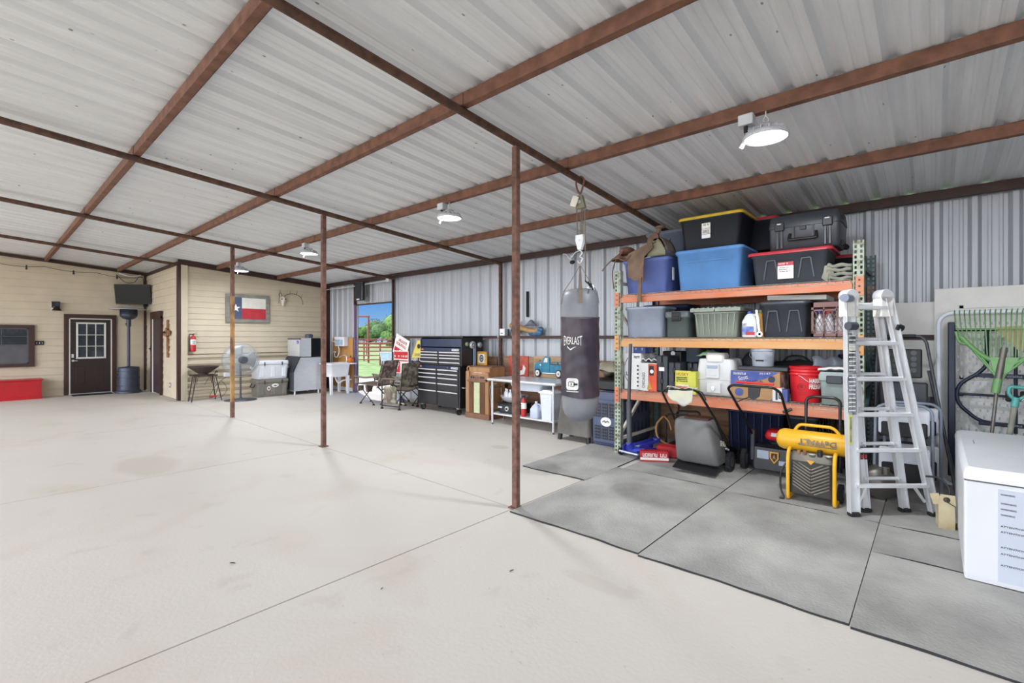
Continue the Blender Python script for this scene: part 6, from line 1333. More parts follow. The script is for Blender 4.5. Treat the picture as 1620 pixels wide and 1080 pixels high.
t = thing('small_carton', 'small white printed carton beside the SHOP cardboard box', 'box', (-1.30, 5.67, Z1)); b = B('cardwhite'); b.box(0, 0.09, 0, 0.12, 0, 0.14); b.box(0.0905, 0.14, 0.01, 0.12, 0, 0.13, 'cardblue'); b.build('carton', t); b = B('ink'); b.box(0.03, 0.05, -0.002, 0.001, 0.015, 0.12, 'navy'); scribble(b, 0.06, 0.085, 0, 0.03, 0.05, 'ink', 84); b.build('print', t)
mat('drypale', '8d9996', 0.5, var=0.1, scale=6)
t = thing('dry_box', 'dusty grey-green dry box with a dark front latch at the right of the bottom shelf', 'box', (-0.745, 5.70+0.13, Z1))
b = B('drypale'); b.rr(0, 0, [(0, 0.105, 0.11, 0.02), (0.01, 0.115, 0.12, 0.02), (0.25, 0.125, 0.13, 0.02)], k=2); b.build('body', t)
b = B('drypale'); b.rr(0, 0, [(0.25, 0.14, 0.145, 0.02), (0.30, 0.14, 0.145, 0.02), (0.335, 0.125, 0.13, 0.02)], k=2); b.build('lid', t)
b = B('casecharcoal'); b.box(-0.07, 0.07, -0.165, -0.13, 0.22, 0.30, bev=0.008); b.build('latch', t)
b = B('offwhite'); b.grid(lambda u, v: (-0.14+0.32*u, -0.14+0.30*v, 0.025+0.02*math.sin(PI*u)+0.006*math.sin(23*u+11*v)), 16, 10, thick=(0, 0, -0.02)); tag(b.build('paper_bag'), 'flat crumpled pale bag lying on the grey-green dry box', 'bag', loc=(-0.75, 5.84, Z1+0.338))
mat('duffel', '2b2a2a', 0.85, var=0.2, bump=0.4, bscale=12)
t = thing('duffel_bag', 'dark crumpled duffel bag behind the red bucket', 'bag', (-1.20, 6.42, Z1+0.02)); b = B('duffel'); rings = []
for i in range(9):
    x = -0.30+0.60*i/8; s = 0.4+0.6*math.sin(PI*(0.08+0.84*i/8))**0.5; rings.append([(x, 0.15*s*math.cos(2*PI*j/16), 0.20+0.20*s*math.sin(2*PI*j/16)+0.012*math.sin(j*3+i*2)) for j in range(16)])
b.loft(rings); b.build('bag', t); b = B('duffel'); b.tube(catmull([(-0.15, -0.02, 0.38), (-0.08, -0.03, 0.44), (0.05, -0.03, 0.44), (0.13, -0.02, 0.38)]), 0.012); b.build('handle', t)
mat('clearfilm', 'a9b0bd', 0.25, var=0.1, alpha=0.75)
b = B('clearfilm'); b.grid(lambda u, v: (-0.20+0.40*u+0.03*math.sin(9*v), 0.04*math.sin(13*u+5*v), 0.0+0.46*v+0.02*math.sin(15*u)), 16, 12, thick=(0, 0.006, 0)); tag(b.build('plastic_sheet'), 'crumpled clear plastic sheet bunched behind the red bucket and dry box', 'plastic', loc=(-0.85, 6.30, Z1))
tote('slate blue lidded bin at the back right of the bottom shelf', -0.80, -0.62, 6.42, 0.30, Z1, 0.50, 'navy', 'navy', 0.94, (), 'storage totes on the rack')
mat('greyblue2', '7b8494', 0.5)
tote('light grey bin at the back of the bottom shelf behind the tool cases', -2.52, -2.30, 6.30, 0.35, Z1, 0.60, 'greyblue2', None, 0.95); tote('slate bin at the back of the bottom shelf left of the cooler', -2.24, -2.02, 6.30, 0.35, Z1, 0.60, 'navy', None, 0.95)
t = thing('dark_tool_box', 'dark toolbox with a red clip on top of the upright tool cases', 'toolbox', (-2.62, 6.14, Z1)); b = B('black'); b.box(-0.13, 0.13, 0, 0.30, 0, 0.50, bev=0.01); b.build('box', t); b = B('ink'); b.lathe([(0.03, -0.004), (0.03, 0)], c=(0.02, 0, 0.47), axis='y', n=12, m='steel'); b.box(-0.11, -0.09, -0.012, 0, 0.40, 0.46, 'red'); b.build('badge', t)

# ---------------------------------------------------------------- on the floor under the rack
# floor jack
mat('jackblue', '2f3aa0', 0.35, var=0.1)
t = thing('floor_jack', 'blue trolley jack with a long grey upright handle by the rack post', 'jack', (-2.93, 5.56, G0), math.radians(-12))
for s in (-1, 1):
    b = B('jackblue'); b.prism([(0.0, 0.03), (0.0, 0.12), (0.10, 0.17), (0.18, 0.16), (0.30, 0.10), (0.62, 0.06), (0.62, 0.02)], s*0.11-0.006, s*0.11+0.006, 'yz', 'jackblue')
    # built along +y
    b.build('side_plate', t)
for y, x, r in ((0.02, -0.16, 0.045), (0.02, 0.16, 0.045), (0.58, -0.13, 0.035), (0.58, 0.13, 0.035)):
    b = B('black'); b.cyl((x-0.018, y, r), (x+0.018, y, r), r, n=18); b.cyl((x-0.02, y, r), (x+0.02, y, r), r*0.5, 'steel'); b.build('wheel', t)
b = B('jackblue'); b.box(-0.11, 0.11, 0.05, 0.10, 0.05, 0.13, bev=0.006); b.cyl((-0.15, -0.02, 0.06), (0.15, -0.02, 0.06), 0.012, 'steel'); b.cyl((0, 0.05, 0.12), (0, -0.02, 0.19), 0.035); b.build('pump_block', t)
b = B('steel'); b.cyl((0, 0.08, 0.10), (0, 0.35, 0.10), 0.03); b.bar((-0.05, 0.15, 0.13), (-0.05, 0.55, 0.15), 0.02, 0.04, 'jackblue'); b.bar((0.05, 0.15, 0.13), (0.05, 0.55, 0.15), 0.02, 0.04, 'jackblue'); b.lathe([(0.05, 0.15), (0.055, 0.18), (0.03, 0.18)], c=(0, 0.56, 0), n=16, m='jackblue'); b.build('lift_arm', t)
b = B('greymetal'); b.cyl((0, 0.0, 0.17), (0.015, -0.03, 0.72), 0.033, 'greymetal'); b.cyl((0.015, -0.03, 0.72), (0.05, -0.04, 1.46), 0.022, 'greymetal'); b.tube(catmull([(0.01, -0.045, 1.28), (-0.04, -0.05, 1.18), (-0.035, -0.05, 1.06), (0.015, -0.045, 0.98)]), 0.006, 'totegrey'); b.build('handle', t)
b = B('jackblue'); b.bar((0.06, 0.0, 0.10), (0.20, 0.05, 0.13), 0.03, 0.03); b.build('pedal', t)
# red and white carton behind the jack
mat('carred', 'b3222b', 0.5, var=0.1)
b = B('carred'); b.T = Matrix.Rotation(0.15, 4, 'Z'); b.box(-0.18, 0.16, 0, 0.10, 0, 0.13, bev=0.005); b.box(-0.18, 0.16, -0.002, 0, 0.02, 0.05, 'paper'); scribble(b, -0.15, 0.14, -0.002, 0.06, 0.045, 'paper', 88); tag(b.build('red_toolbox'), 'long red box with white lettering on the mat beside the blue jack', 'box', loc=(-2.58, 5.56, G0), rz=0.4)
b = B('carred'); b.box(-0.2, 0.2, -0.1, 0.1, 0, 0.14, bev=0.02); tag(b.build('red_case'), 'dull red case lying behind the long red box', 'case', loc=(-2.52, 5.95, G0), rz=0.3)
# generator-like frame with yellow hose
t = thing('pressure_washer', 'black framed wheeled machine with a coiled tan hose behind the blue jack', 'pressure washer', (-2.45, 6.42, G0))
b = B('black'); b.tube(fillet([(-0.28, -0.2, 0.02), (-0.28, -0.2, 0.50), (0.05, -0.2, 0.52), (0.05, -0.2, 0.02)], 0.06), 0.014); b.tube(fillet([(-0.28, 0.15, 0.02), (-0.28, 0.15, 0.50), (0.05, 0.15, 0.52), (0.05, 0.15, 0.02)], 0.06), 0.014); b.box(-0.26, 0.05, -0.18, 0.14, 0.06, 0.10); b.build('frame', t)
b = B('casecharcoal'); b.box(-0.20, 0.02, -0.15, 0.12, 0.12, 0.36, bev=0.03); b.cyl((0.02, -0.05, 0.25), (0.16, -0.05, 0.25), 0.07, 'steel'); b.build('engine', t)
mat('hosetan', 'b07c4c', 0.6); b = B('hosetan'); b.tube(catmull([(-0.30, -0.24, 0.47), (-0.38, -0.28, 0.35), (-0.36, -0.30, 0.20), (-0.24, -0.30, 0.12), (-0.06, -0.28, 0.10), (0.0, -0.22, 0.16)]), 0.014); b.tube(catmull([(-0.30, -0.22, 0.47), (-0.22, -0.24, 0.40), (-0.18, -0.26, 0.30)]), 0.012); b.build('hose', t)
b = B('rubber'); b.cyl((0.02, -0.24, 0.12), (0.07, -0.24, 0.12), 0.12, n=24); b.build('wheel', t)
# mower 1 (rear bag towards the room)
mat('mowbag', '6a6a68', 0.55, var=0.1, scale=4, bump=0.15, bscale=8); mat('pipeblack', '141416', 0.3)
def mower(name, lb, loc, rz=0):
    return thing(name, lb, 'lawn mower', loc, rz, 'lawn mowers under the rack')
def wheel(t, x, y, r, w_=0.05, tm='rubber'):
    b = B(tm); b.lathe([(r*0.6, -w_/2), (r*0.94, -w_/2), (r, -w_/4), (r, w_/4), (r*0.94, w_/2), (r*0.6, w_/2)], c=(x, y, r), axis='x', n=28)
    for k in range(22): a = 2*PI*k/22; c, s = math.cos(a), math.sin(a); b.bar((x-w_/2, y+r*0.985*c, r+r*0.985*s), (x+w_/2, y+r*0.985*math.cos(a+0.15), r+r*0.985*math.sin(a+0.15)), 0.010, 0.010)
    wl = b.build('wheel', t); b = B('greymetal'); b.lathe([(r*0.62, -w_*0.45), (r*0.55, -w_*0.5), (r*0.2, -w_*0.55), (0.001, -w_*0.55)], c=(x, y, r), axis='x', n=16, m='black'); b.lathe([(0.001, w_*0.55), (r*0.2, w_*0.55), (r*0.55, w_*0.5), (r*0.62, w_*0.45)], c=(x, y, r), axis='x', n=16, m='greymetal'); b.build('hub', wl)
t = mower('lawn_mower', 'push mower with a big grey rear bag and black handlebar before the rack', (-2.04, 5.76, G0))
b = B('blackgloss'); b.rr(0, 0.22, [(0.06, 0.24, 0.28, 0.08), (0.16, 0.24, 0.28, 0.08), (0.20, 0.18, 0.20, 0.08)], k=3); b.box(-0.26, 0.26, -0.02, 0.10, 0.07, 0.18, bev=0.01); b.build('deck', t)
b = B('black'); b.lathe([(0.10, 0.20), (0.12, 0.24), (0.12, 0.32), (0.08, 0.35), (0.01, 0.36)], c=(0, 0.24, 0), n=20); b.box(-0.10, 0.12, 0.10, 0.34, 0.22, 0.30, bev=0.02); b.build('engine', t)
for x in (-0.28, 0.28):
    wheel(t, x, 0.0, 0.10 if x < 0 else 0.11); wheel(t, x*0.9, 0.46, 0.09)
b = B('mowbag'); rings = []
for z, x0, x1, y0, y1 in ((0.10, -0.19, 0.24, -0.30, -0.02), (0.13, -0.21, 0.26, -0.36, -0.02), (0.30, -0.22, 0.24, -0.40, -0.02), (0.50, -0.23, 0.20, -0.40, -0.04), (0.58, -0.23, 0.17, -0.38, -0.06), (0.60, -0.21, 0.15, -0.36, -0.10)):
    hx, hy = (x1-x0)/2, (y1-y0)/2; rings.append([((x0+x1)/2+p[0]+0.006*math.sin(k*2.1+z*20), (y0+y1)/2+p[1]+0.006*math.sin(k*1.3+z*17), z) for k, p in enumerate(rect_ring(hx, hy, 0.06, 4))])
b.loft(rings); bag = b.build('grass_bag', t)
b = B('ochrepost'); b.text('SENIX', (0.258, -0.27, 0.33), (0, 1, -0.25), (-0.12, 0.25, 1), 0.20, 0.06, 'bone'); bb = b.build('lettering', bag)
b = B('black'); b.prism([(-0.22, 0.02), (0.26, 0.02), (0.24, 0.12), (-0.20, 0.12)], -0.42, -0.30, 'xz', 'black') if False else b.bar((-0.22, -0.36, 0.07), (0.26, -0.36, 0.06), 0.16, 0.012, up=(0, -0.3, 1)); b.build('rear_flap', t)
b = B('black'); b.box(-0.14, 0.14, -0.30, -0.10, 0.60, 0.62, 'trimbrown', 0.004); b.build('bag_frame', t)
HL, HR = Vector((-0.25, -0.70, 0.94)), Vector((0.11, -0.68, 1.0))
b = B('pipeblack'); b.tube(fillet([(-0.25, 0.02, 0.20), (-0.25, -0.32, 0.60), (-0.245, -0.66, 0.93), (-0.20, -0.70, 0.965), (0.12, -0.70, 0.985), (0.17, -0.66, 0.95), (0.245, -0.36, 0.62), (0.25, 0.02, 0.22)], 0.05), 0.014); b.tube(fillet([(0.14, -0.72, 0.98), (0.22, -0.72, 0.97), (0.24, -0.66, 0.88)], 0.03), 0.006); b.build('handlebar', t)
b = B('black'); b.cyl((0.26, -0.08, 0.27), (0.275, -0.04, 0.25), 0.012, 'steel'); b.tube(catmull([(0.17, -0.66, 0.93), (0.26, -0.3, 0.55), (0.22, 0.1, 0.32)]), 0.005); b.build('cable', t)
mat('raggrey', 'b4b3b0', 0.85, col2='c4c3a4', scale=7)
t = thing('cleaning_rag', 'white and yellow rag with orange patches hanging over the handlebar of the bagged mower', 'rag', (-2.06, 5.08, G0+0.955))
b = B('raggrey'); b.grid(lambda u, v: (-0.13+0.27*u, -0.02-0.035*v, 0.035-0.18*v*math.sin(PI*(0.15+0.55*u))-0.01*math.sin(12*u)), 14, 8, thick=(0, -0.004, 0)); b.grid(lambda u, v: (-0.15+0.31*u, -0.03+0.10*v, 0.035+0.012*math.sin(9*u+5*v)), 12, 5, thick=(0, 0, 0.006)); b.build('cloth', t)
b = B('cardorange'); b.box(-0.06, 0.0, -0.032, 0.03, 0.046, 0.052); b.box(0.02, 0.07, -0.032, 0.03, 0.046, 0.052); b.build('patch', t)
# mower 2
t = mower('push_mower', 'push mower with a red engine cover and dark body under the middle of the rack', (-1.40, 6.03, G0))
b = B('chestblack'); b.rr(0, 0.20, [(0.05, 0.24, 0.27, 0.08), (0.20, 0.24, 0.27, 0.08), (0.24, 0.18, 0.2, 0.08)], k=3); b.build('deck', t)
b = B('chestblack'); b.prism([(-0.17, 0.06), (-0.155, 0.30), (-0.10, 0.33), (0.02, 0.32), (0.02, 0.06)], -0.13, 0.26, 'yz', 'chestblack'); b.build('rear_door', t)
b = B('paper'); b.box(-0.10, 0.02, -0.175, -0.16, 0.18, 0.27, 'totelav'); b.box(0.12, 0.22, -0.178, -0.16, 0.13, 0.18, 'totelav'); b.prism([(0.03, 0.27), (0.03, 0.20), (0.075, 0.14), (0.12, 0.20), (0.12, 0.27)], -0.180, -0.165, m='yellowframe'); b.prism([(0.045, 0.255), (0.045, 0.20), (0.075, 0.16), (0.105, 0.20), (0.105, 0.255)], -0.183, -0.178, m='ink'); b.text('A', (0.06, -0.183, 0.19), (1, 0, 0), (0, 0, 1), 0.03, 0.05, 'yellowframe'); b.build('sticker', t)
b = B('bucketred'); b.rr(0.08, 0.16, [(0.36, 0.15, 0.12, 0.04), (0.40, 0.16, 0.14, 0.05), (0.46, 0.14, 0.12, 0.05), (0.475, 0.09, 0.08, 0.04)], k=3); b.box(0.0, 0.09, 0.015, 0.03, 0.405, 0.445, 'paper'); b.build('engine_cover', t)
b = B('casecharcoal'); b.cyl((0.08, 0.16, 0.24), (0.08, 0.16, 0.37), 0.12); b.box(-0.02, 0.18, 0.04, 0.10, 0.26, 0.34, 'black', 0.01); b.build('engine', t)
wheel(t, -0.27, -0.02, 0.115); wheel(t, 0.28, -0.02, 0.115); wheel(t, -0.27, 0.42, 0.09); wheel(t, 0.27, 0.42, 0.09)
b = B('casecharcoal'); b.box(-0.20, -0.15, -0.08, 0.05, 0.12, 0.48, bev=0.01); b.build('bracket', t)
b = B('pipeblack'); b.tube(fillet([(-0.18, -0.04, 0.40), (-0.20, -0.35, 0.68), (-0.245, -0.72, 1.0), (-0.20, -0.76, 1.04), (0.20, -0.76, 1.04), (0.25, -0.70, 0.99), (0.25, -0.35, 0.68), (0.25, -0.04, 0.40)], 0.05), 0.014); b.build('handlebar', t)
b = B('bucketred'); b.tube([(-0.16, -0.74, 1.075), (0.20, -0.74, 1.07)], 0.011); b.build('bail_lever', t)
b = B('black'); b.prism([(-0.03, 1.03), (0.08, 1.03), (0.07, 0.94), (0.02, 0.90), (-0.03, 0.93)], -0.78, -0.74); b.build('switch_box', t)
b = B('black'); b.tube(catmull([(-0.02, -0.76, 0.93), (-0.12, -0.72, 0.88), (-0.20, -0.6, 0.82), (-0.20, -0.3, 0.66)]), 0.005); b.build('cable', t)
b = B('casecharcoal'); b.cyl((0.22, -0.45, 0.76), (0.30, -0.45, 0.80), 0.016); b.build('clamp', t)
# dark bin wall under the rack
t = tote('wide dark blue plastic bin in the shade under the bottom shelf', -2.05, -1.38, 6.57, 0.27, G0, 0.62, 'navy', 'navy', 0.95, ('ribs',), None)
tote('dark purple-grey panelled bin in the shade behind the yellow compressor', -1.34, -1.02, 6.56, 0.28, G0, 0.60, 'totecharcoal', 'totecharcoal', 0.95, (), None)
# folded metal chairs stack behind compressor
mat('darkmetal', '2a2a2c', 0.4, 0.6)
for k in range(4):
    t = thing('battery_charger_rack', '', 'rack') if False else thing('folded_stool', ['black folded wire stool at the left of the row behind the compressor tank', 'second black folded wire stool of the row behind the compressor tank', 'third black folded wire stool of the row behind the compressor tank', 'black folded wire stool nearest the ladder in the row behind the compressor'][k], 'stool', (-0.98+k*0.085, 6.50, G0), 0, 'folded wire stools')
    for x in (-0.012, 0.020): b = B('darkmetal'); b.tube(fillet([(x, 0.0, 0.0), (x, 0.0, 0.56), (x, 0.04, 0.60), (x, 0.22, 0.60), (x, 0.26, 0.56), (x, 0.26, 0.0)], 0.03), 0.009); b.build('frame', t)
    b = B('darkmetal'); b.box(-0.012, 0.02, 0.0, 0.26, 0.40, 0.41); b.box(-0.012, 0.02, 0.0, 0.26, 0.20, 0.21); b.build('crossbar', t)
# --- compressor
mat('dwyellow', 'dba51f', 0.4, var=0.08, scale=3); mat('dwgrey', '5d584f', 0.5, col2='8b8374', scale=4, lo=0.4, hi=0.7)
t = thing('air_compressor', 'yellow DeWALT air compressor with a chevron-ribbed front and black push handle', 'compressor', (-1.04, 5.12, G0), math.radians(0))
b = B('dwyellow'); L0_, L1_ = -0.10, 0.52
b.lathe([(0.001, L0_-0.035), (0.05, L0_-0.028), (0.085, L0_-0.005), (0.10, L0_+0.03), (0.10, L1_-0.03), (0.085, L1_+0.005), (0.05, L1_+0.028), (0.001, L1_+0.035)], c=(0, 0.17, 0.545), axis='x', n=32); tank = b.build('tank', t)
b = B('ink'); b.text('DeWALT', (0.375, 0.0595, 0.585), (-1, 0, 0), (0, 0, -1), 0.30, 0.055, 'dwgrey', 0.012, 0.02); b.box(0.075, 0.375, 0.066, 0.075, 0.518, 0.524, 'dwgrey'); b.build('lettering', tank)
b = B('dwyellow'); b.tube(fillet([(0.02, 0.17, 0.63), (0.06, 0.17, 0.70), (0.34, 0.17, 0.70), (0.40, 0.17, 0.62)], 0.05), 0.015); b.build('carry_handle', t)
for x in (0.0, 0.37):
    b = B('dwyellow'); b.tube(fillet([(x, 0.28, 0.02), (x, 0.0, 0.02), (x, -0.01, 0.06), (x, -0.01, 0.40), (x, 0.03, 0.47), (x, 0.10, 0.48)], 0.05), 0.017); b.build('roll_frame', t)
mat('dwdark', '3b3936', 0.55, var=0.15)
b = B('dwdark'); b.rr(0.185, 0.14, [(0.07, 0.165, 0.135, 0.02), (0.08, 0.165, 0.14, 0.02), (0.38, 0.165, 0.14, 0.03), (0.385, 0.166, 0.141, 0.03)], k=3); b.rr(0.185, 0.14, [(0.385, 0.166, 0.141, 0.03), (0.42, 0.165, 0.12, 0.03), (0.455, 0.165, 0.08, 0.03)], 'dwgrey', k=3); b.build('shroud', t)
b = B('dwgrey')
for k in range(9):
    zc = 0.315-k*0.030; q = min(1.0, (0.372-zc)/0.085)
    for s in (-1, 1):
        if zc > 0.085: b.bar((0.185+s*0.003, -0.004, zc), (0.185+s*0.145*q, -0.004, zc+0.085*q), 0.012, 0.010)
        else: b.bar((0.185+s*0.145*(0.09-zc)/0.085, -0.004, 0.09), (0.185+s*0.145, -0.004, zc+0.085), 0.012, 0.010)
b.prism([(0.15, 0.40), (0.22, 0.40), (0.185, 0.36)], -0.006, 0.002, m='yellowframe'); b.build('grille', t)
b = B('dwgrey')
for x in (0.08, 0.13): b.cyl((x, 0.05, 0.44), (x, 0.05, 0.475), 0.016, 'ochrepost')
b.cyl((0.25, 0.05, 0.44), (0.25, 0.05, 0.495), 0.022, 'black'); 
for x in (0.19, 0.32): b.lathe([(0.028, 0), (0.028, 0.004), (0.022, 0.004)], c=(x, 0.04, 0.452), n=18, m='steel')
b.build('controls', t)
for x in (-0.02, 0.39): b = B('rubber'); b.cyl((x-0.02, 0.22, 0.085), (x+0.02, 0.22, 0.085), 0.085, n=24); b.cyl((x-0.022, 0.22, 0.085), (x+0.022, 0.22, 0.085), 0.04, 'greymetal'); b.build('wheel', t)
b = B('pipeblack'); b.tube(fillet([(0.09, 0.30, 0.30), (0.09, 0.34, 0.93), (0.14, 0.34, 0.96), (0.33, 0.34, 0.96), (0.37, 0.34, 0.93), (0.37, 0.30, 0.30)], 0.05), 0.014); b.build('push_handle', t)
b = B('black'); b.tube(catmull([(-0.02, 0.02, 0.34), (-0.06, 0.0, 0.25), (-0.06, -0.01, 0.10), (-0.03, -0.02, 0.02), (-0.07, -0.02, 0.005)]), 0.009); b.build('cord', t)
# ================================================================ right side: ladder, panels, freezer
# --- multi-position ladder, standing folded; x runs along the rungs
t = thing('ladder', 'aluminium multi-position folding ladder standing in front of the right rack post', 'ladder', (-0.545, 5.00, G0), math.radians(41.7))
Wd = 0.73
def rail(p0, p1, w_, d, y, nm='rail', m='alum'):
    """channel section rail from p0 to p1 in the xz plane"""
    b = B(m); a = Vector((p0[0], y, p0[1])); c = Vector((p1[0], y, p1[1])); dx = Vector((1, 0, 0))
    def at_(q, yy): return [(q.x-w_/2, yy, q.z), (q.x+w_/2, yy, q.z)]
    for ya, yb, xo0, xo1 in ((y-d/2, y+d/2, -w_/2, -w_/2+0.006), (y-d/2, y+d/2, w_/2-0.006, w_/2), (y-0.003, y+0.003, -w_/2, w_/2)):
        R = [[(q.x+xo0, ya, q.z), (q.x+xo1, ya, q.z), (q.x+xo1, yb, q.z), (q.x+xo0, yb, q.z)] for q in (a, c)]
        b.loft(R, m, smooth=False)
    b.build(nm, t)
def xr(z): return 0.73-(0.73-0.325)*z/1.90
rail((0.035, 0.03), (0.0, 1.20), 0.085, 0.05, 0.0, 'outer_rail'); rail((0.0, 1.20), (-0.005, 1.88), 0.075, 0.05, 0.0, 'outer_rail')
rail((xr(0.0)+0.0, 0.03), (xr(1.88), 1.88), 0.068, 0.05, 0.0, 'outer_rail')
rail((0.21, 0.03), (0.075, 1.86), 0.062, 0.045, 0.10, 'inner_rail'); rail((0.555, 0.03), (0.31, 1.86), 0.062, 0.045, 0.10, 'inner_rail')
pass
for k in range(6):
    z = 0.26+0.308*k; xa, xb = 0.045 if z < 1.2 else 0.02, xr(z)-0.005
    b = B('alum'); b.tube([(xa, 0.0, z), (xa+0.02, 0.0, z), (xb-0.02, 0.0, z), (xb, 0.0, z)], [0.026, 0.021, 0.021, 0.026], n=10); b.box(xa+0.01, xb-0.01, -0.024, -0.018, z-0.012, z+0.014); b.build('rung', t)
    b = B('alum'); xa2 = 0.21-0.135*z/1.86; xb2 = 0.555-0.245*z/1.86; b.cyl((xa2, 0.10, z+0.035), (xb2, 0.10, z+0.035), 0.016); b.build('rung', t)
for x, xx in ((0.03, 0.0), (0.33, 0.0)):
    b = B('alum'); b.lathe([(0.055, -0.05), (0.06, -0.045), (0.06, 0.045), (0.055, 0.05)], c=(x-0.02, 0.03, 1.90), axis='y', n=24, m='alum'); b.box(x-0.075, x+0.035, -0.02, 0.08, 1.72, 1.90, 'offwhite', 0.006); b.build('hinge', t)
b = B('greymetal'); b.cyl((-0.09, -0.06, 1.88), (0.0, 0.0, 1.88), 0.035, 'totegrey'); b.build('lock_knob', t)
b = B('totegrey'); b.cyl((-0.06, -0.06, 1.64), (0.02, -0.04, 1.64), 0.035, 'totecharcoal'); b.build('lock_knob', t)
b = B('black'); b.cyl((0.40, 0.0, 1.64), (0.45, 0.0, 1.62), 0.03, 'black'); b.build('lock_knob', t)
mat('stickerdark', '4e5258', 0.6, col2='9a9ca0', scale=22)
for z0, z1, m in ((1.25, 1.58, 'stickerdark'), (0.90, 1.22, 'stickerdark'), (1.42, 1.46, 'huskyyellow')):
    b = B(m); b.box(-0.033, -0.002, -0.029, -0.0255, z0, z1, m); b.box(0.004, 0.032, -0.029, -0.0255, z0-0.02, z1-0.02, 'stickerdark')
    for k in range(9): b.box(-0.028, 0.028, -0.031, -0.0285, z0+0.01+k*(z1-z0)/9, z0+0.018+k*(z1-z0)/9, 'paper')
    b.build('sticker', t)
b = B('palegreen'); b.m = 'huskyyellow'; b.box(-0.025, -0.0, -0.029, -0.0255, 0.62, 0.88, 'huskyyellow'); b.box(-0.02, -0.006, -0.031, -0.0285, 0.64, 0.86, 'stickerdark'); b.build('sticker', t)
for x in (0.19, 0.155):
    b = B('ink'); b.box(x-0.008, x+0.014, 0.072, 0.0775, 0.47, 0.58, 'ink'); b.box(x-0.004, x+0.010, 0.070, 0.0725, 0.48, 0.51, 'bucketred'); b.box(x-0.004, x+0.010, 0.070, 0.0725, 0.54, 0.57, 'bucketred'); b.build('warning_label', t)
for x, y in ((0.035, 0.0), (0.73, 0.0), (0.21, 0.10), (0.555, 0.10)):
    b = B('rubber'); b.box(x-0.045, x+0.045, y-0.03, y+0.03, 0.0, 0.035, bev=0.008); b.build('foot', t)
for xa, xb in ((0.08, 0.14), (xr(0.2)-0.04, xr(0.2)-0.13)):
    b = B('alum'); b.bar((xa, 0, 0.12), (xb, 0, 0.25), 0.012, 0.02); b.build('brace', t)
# --- white sheet and panel door against the wall
b = B('wallmetal'); b.m = 'offwhite'; b.box(-0.39, 0.06, 7.0, 7.02, 0.9, 1.95); tag(b.build('white_board'), 'plain pale board standing on the wall left of the white panel door', 'board')
t = thing('panel_door', 'white panelled door slab leaning sideways against the metal wall', 'door slab', (0.0, 6.93, G0))
b = B('offwhite'); b.m = 'white'; b.box(0.0, 1.95, 0, 0.04, 0, 2.07, 'offwhite', 0.003); b.build('slab', t)
b = B('offwhite')
for (x0, x1, z0, z1) in ((0.20, 1.75, 1.10, 1.88), (0.20, 1.75, 0.15, 0.95)):
    for a, c, e, f in ((x0, x1, z0, z0+0.03), (x0, x1, z1-0.03, z1), (x0, x0+0.03, z0, z1), (x1-0.03, x1, z0, z1)): b.box(a, c, -0.012, 0, e, f, 'offwhite')
    b.box(x0+0.07, x1-0.07, -0.008, 0, z0+0.07, z1-0.07, 'offwhite', 0.003)
b.build('raised_panel', t)
# --- folding plastic table standing on edge, legs towards the room
mat('tabletopwhite', 'dfe2ea', 0.5, var=0.03); mat('tablenavy', '262b3c', 0.4, 0.3)
t = thing('folding_table', 'white plastic folding table on edge with a dark tube frame, leaning on the panel door', 'table', (0.035, 6.74, G0), 0)
b = B('tabletopwhite'); H = 1.80; Wt = 1.83
b.box(0.05, Wt-0.05, 0.03, 0.07, 0.0, H, 'tabletopwhite', 0.02)
out = [(x+Wt/2, z+H/2) for x, z in rect_ring(Wt/2, H/2, 0.12, 6)]; b.tube([(x, 0.03, z) for x, z in out], 0.022, n=8, closed=True)
for i in range(20):
    for j in range(24):
        x = 0.15+i*0.055+(0.027 if j % 2 else 0); z = 0.12+j*0.068
        if x < 1.2: b.box(x-0.007, x+0.007, 0.0245, 0.031, z-0.014, z+0.014, 'totelav')
b.build('top', t)
def tb(pts, r=0.018, nm='frame_tube'):
    b = B('tablenavy'); b.tube(fillet(pts, 0.10), r, n=10); b.build(nm, t)
b = B('tablenavy'); b.box(0.07, 0.13, -0.02, 0.03, 0.10, 1.70, bev=0.006); b.build('apron_rail', t); b = B('tablenavy'); b.box(1.70, 1.76, -0.02, 0.03, 0.10, 1.70, bev=0.006); b.build('apron_rail', t)
tb([(0.12, 0.0, 1.62), (1.7, 0.0, 1.62)], 0.015); tb([(0.12, 0.0, 1.02-0.06), (1.7, 0.0, 0.96)], 0.013)
tb([(0.36, -0.01, 1.62), (0.36, -0.01, 1.26), (0.30, -0.01, 1.18), (0.14, -0.01, 1.05), (0.14, -0.01, 0.86), (0.30, -0.01, 0.70), (0.42, -0.01, 0.68), (1.0, -0.01, 0.68)]); tb([(0.28, -0.01, 1.16), (0.80, -0.01, 1.16), (0.95, -0.01, 1.05), (0.95, -0.01, 0.86), (0.80, -0.01, 0.70)])
tb([(0.56, 0.0, 1.62), (0.56, 0.0, 0.6)], 0.015); tb([(0.84, -0.01, 1.62), (0.84, -0.01, 1.30), (0.78, -0.01, 1.18)])
for x in (0.51, 0.61): b = B('black'); b.box(x-0.022, x+0.022, -0.03, 0.0, 0.91, 1.02, bev=0.01); b.build('clip', t)
for z in (1.16, 0.68): b = B('tablenavy'); b.box(0.30, 0.74, -0.032, -0.005, z-0.02, z+0.02, bev=0.004); scribble(b, 0.50, 0.60, -0.033, z-0.010, 0.018, 'totelav', 91); b.build('brace_plate', t)
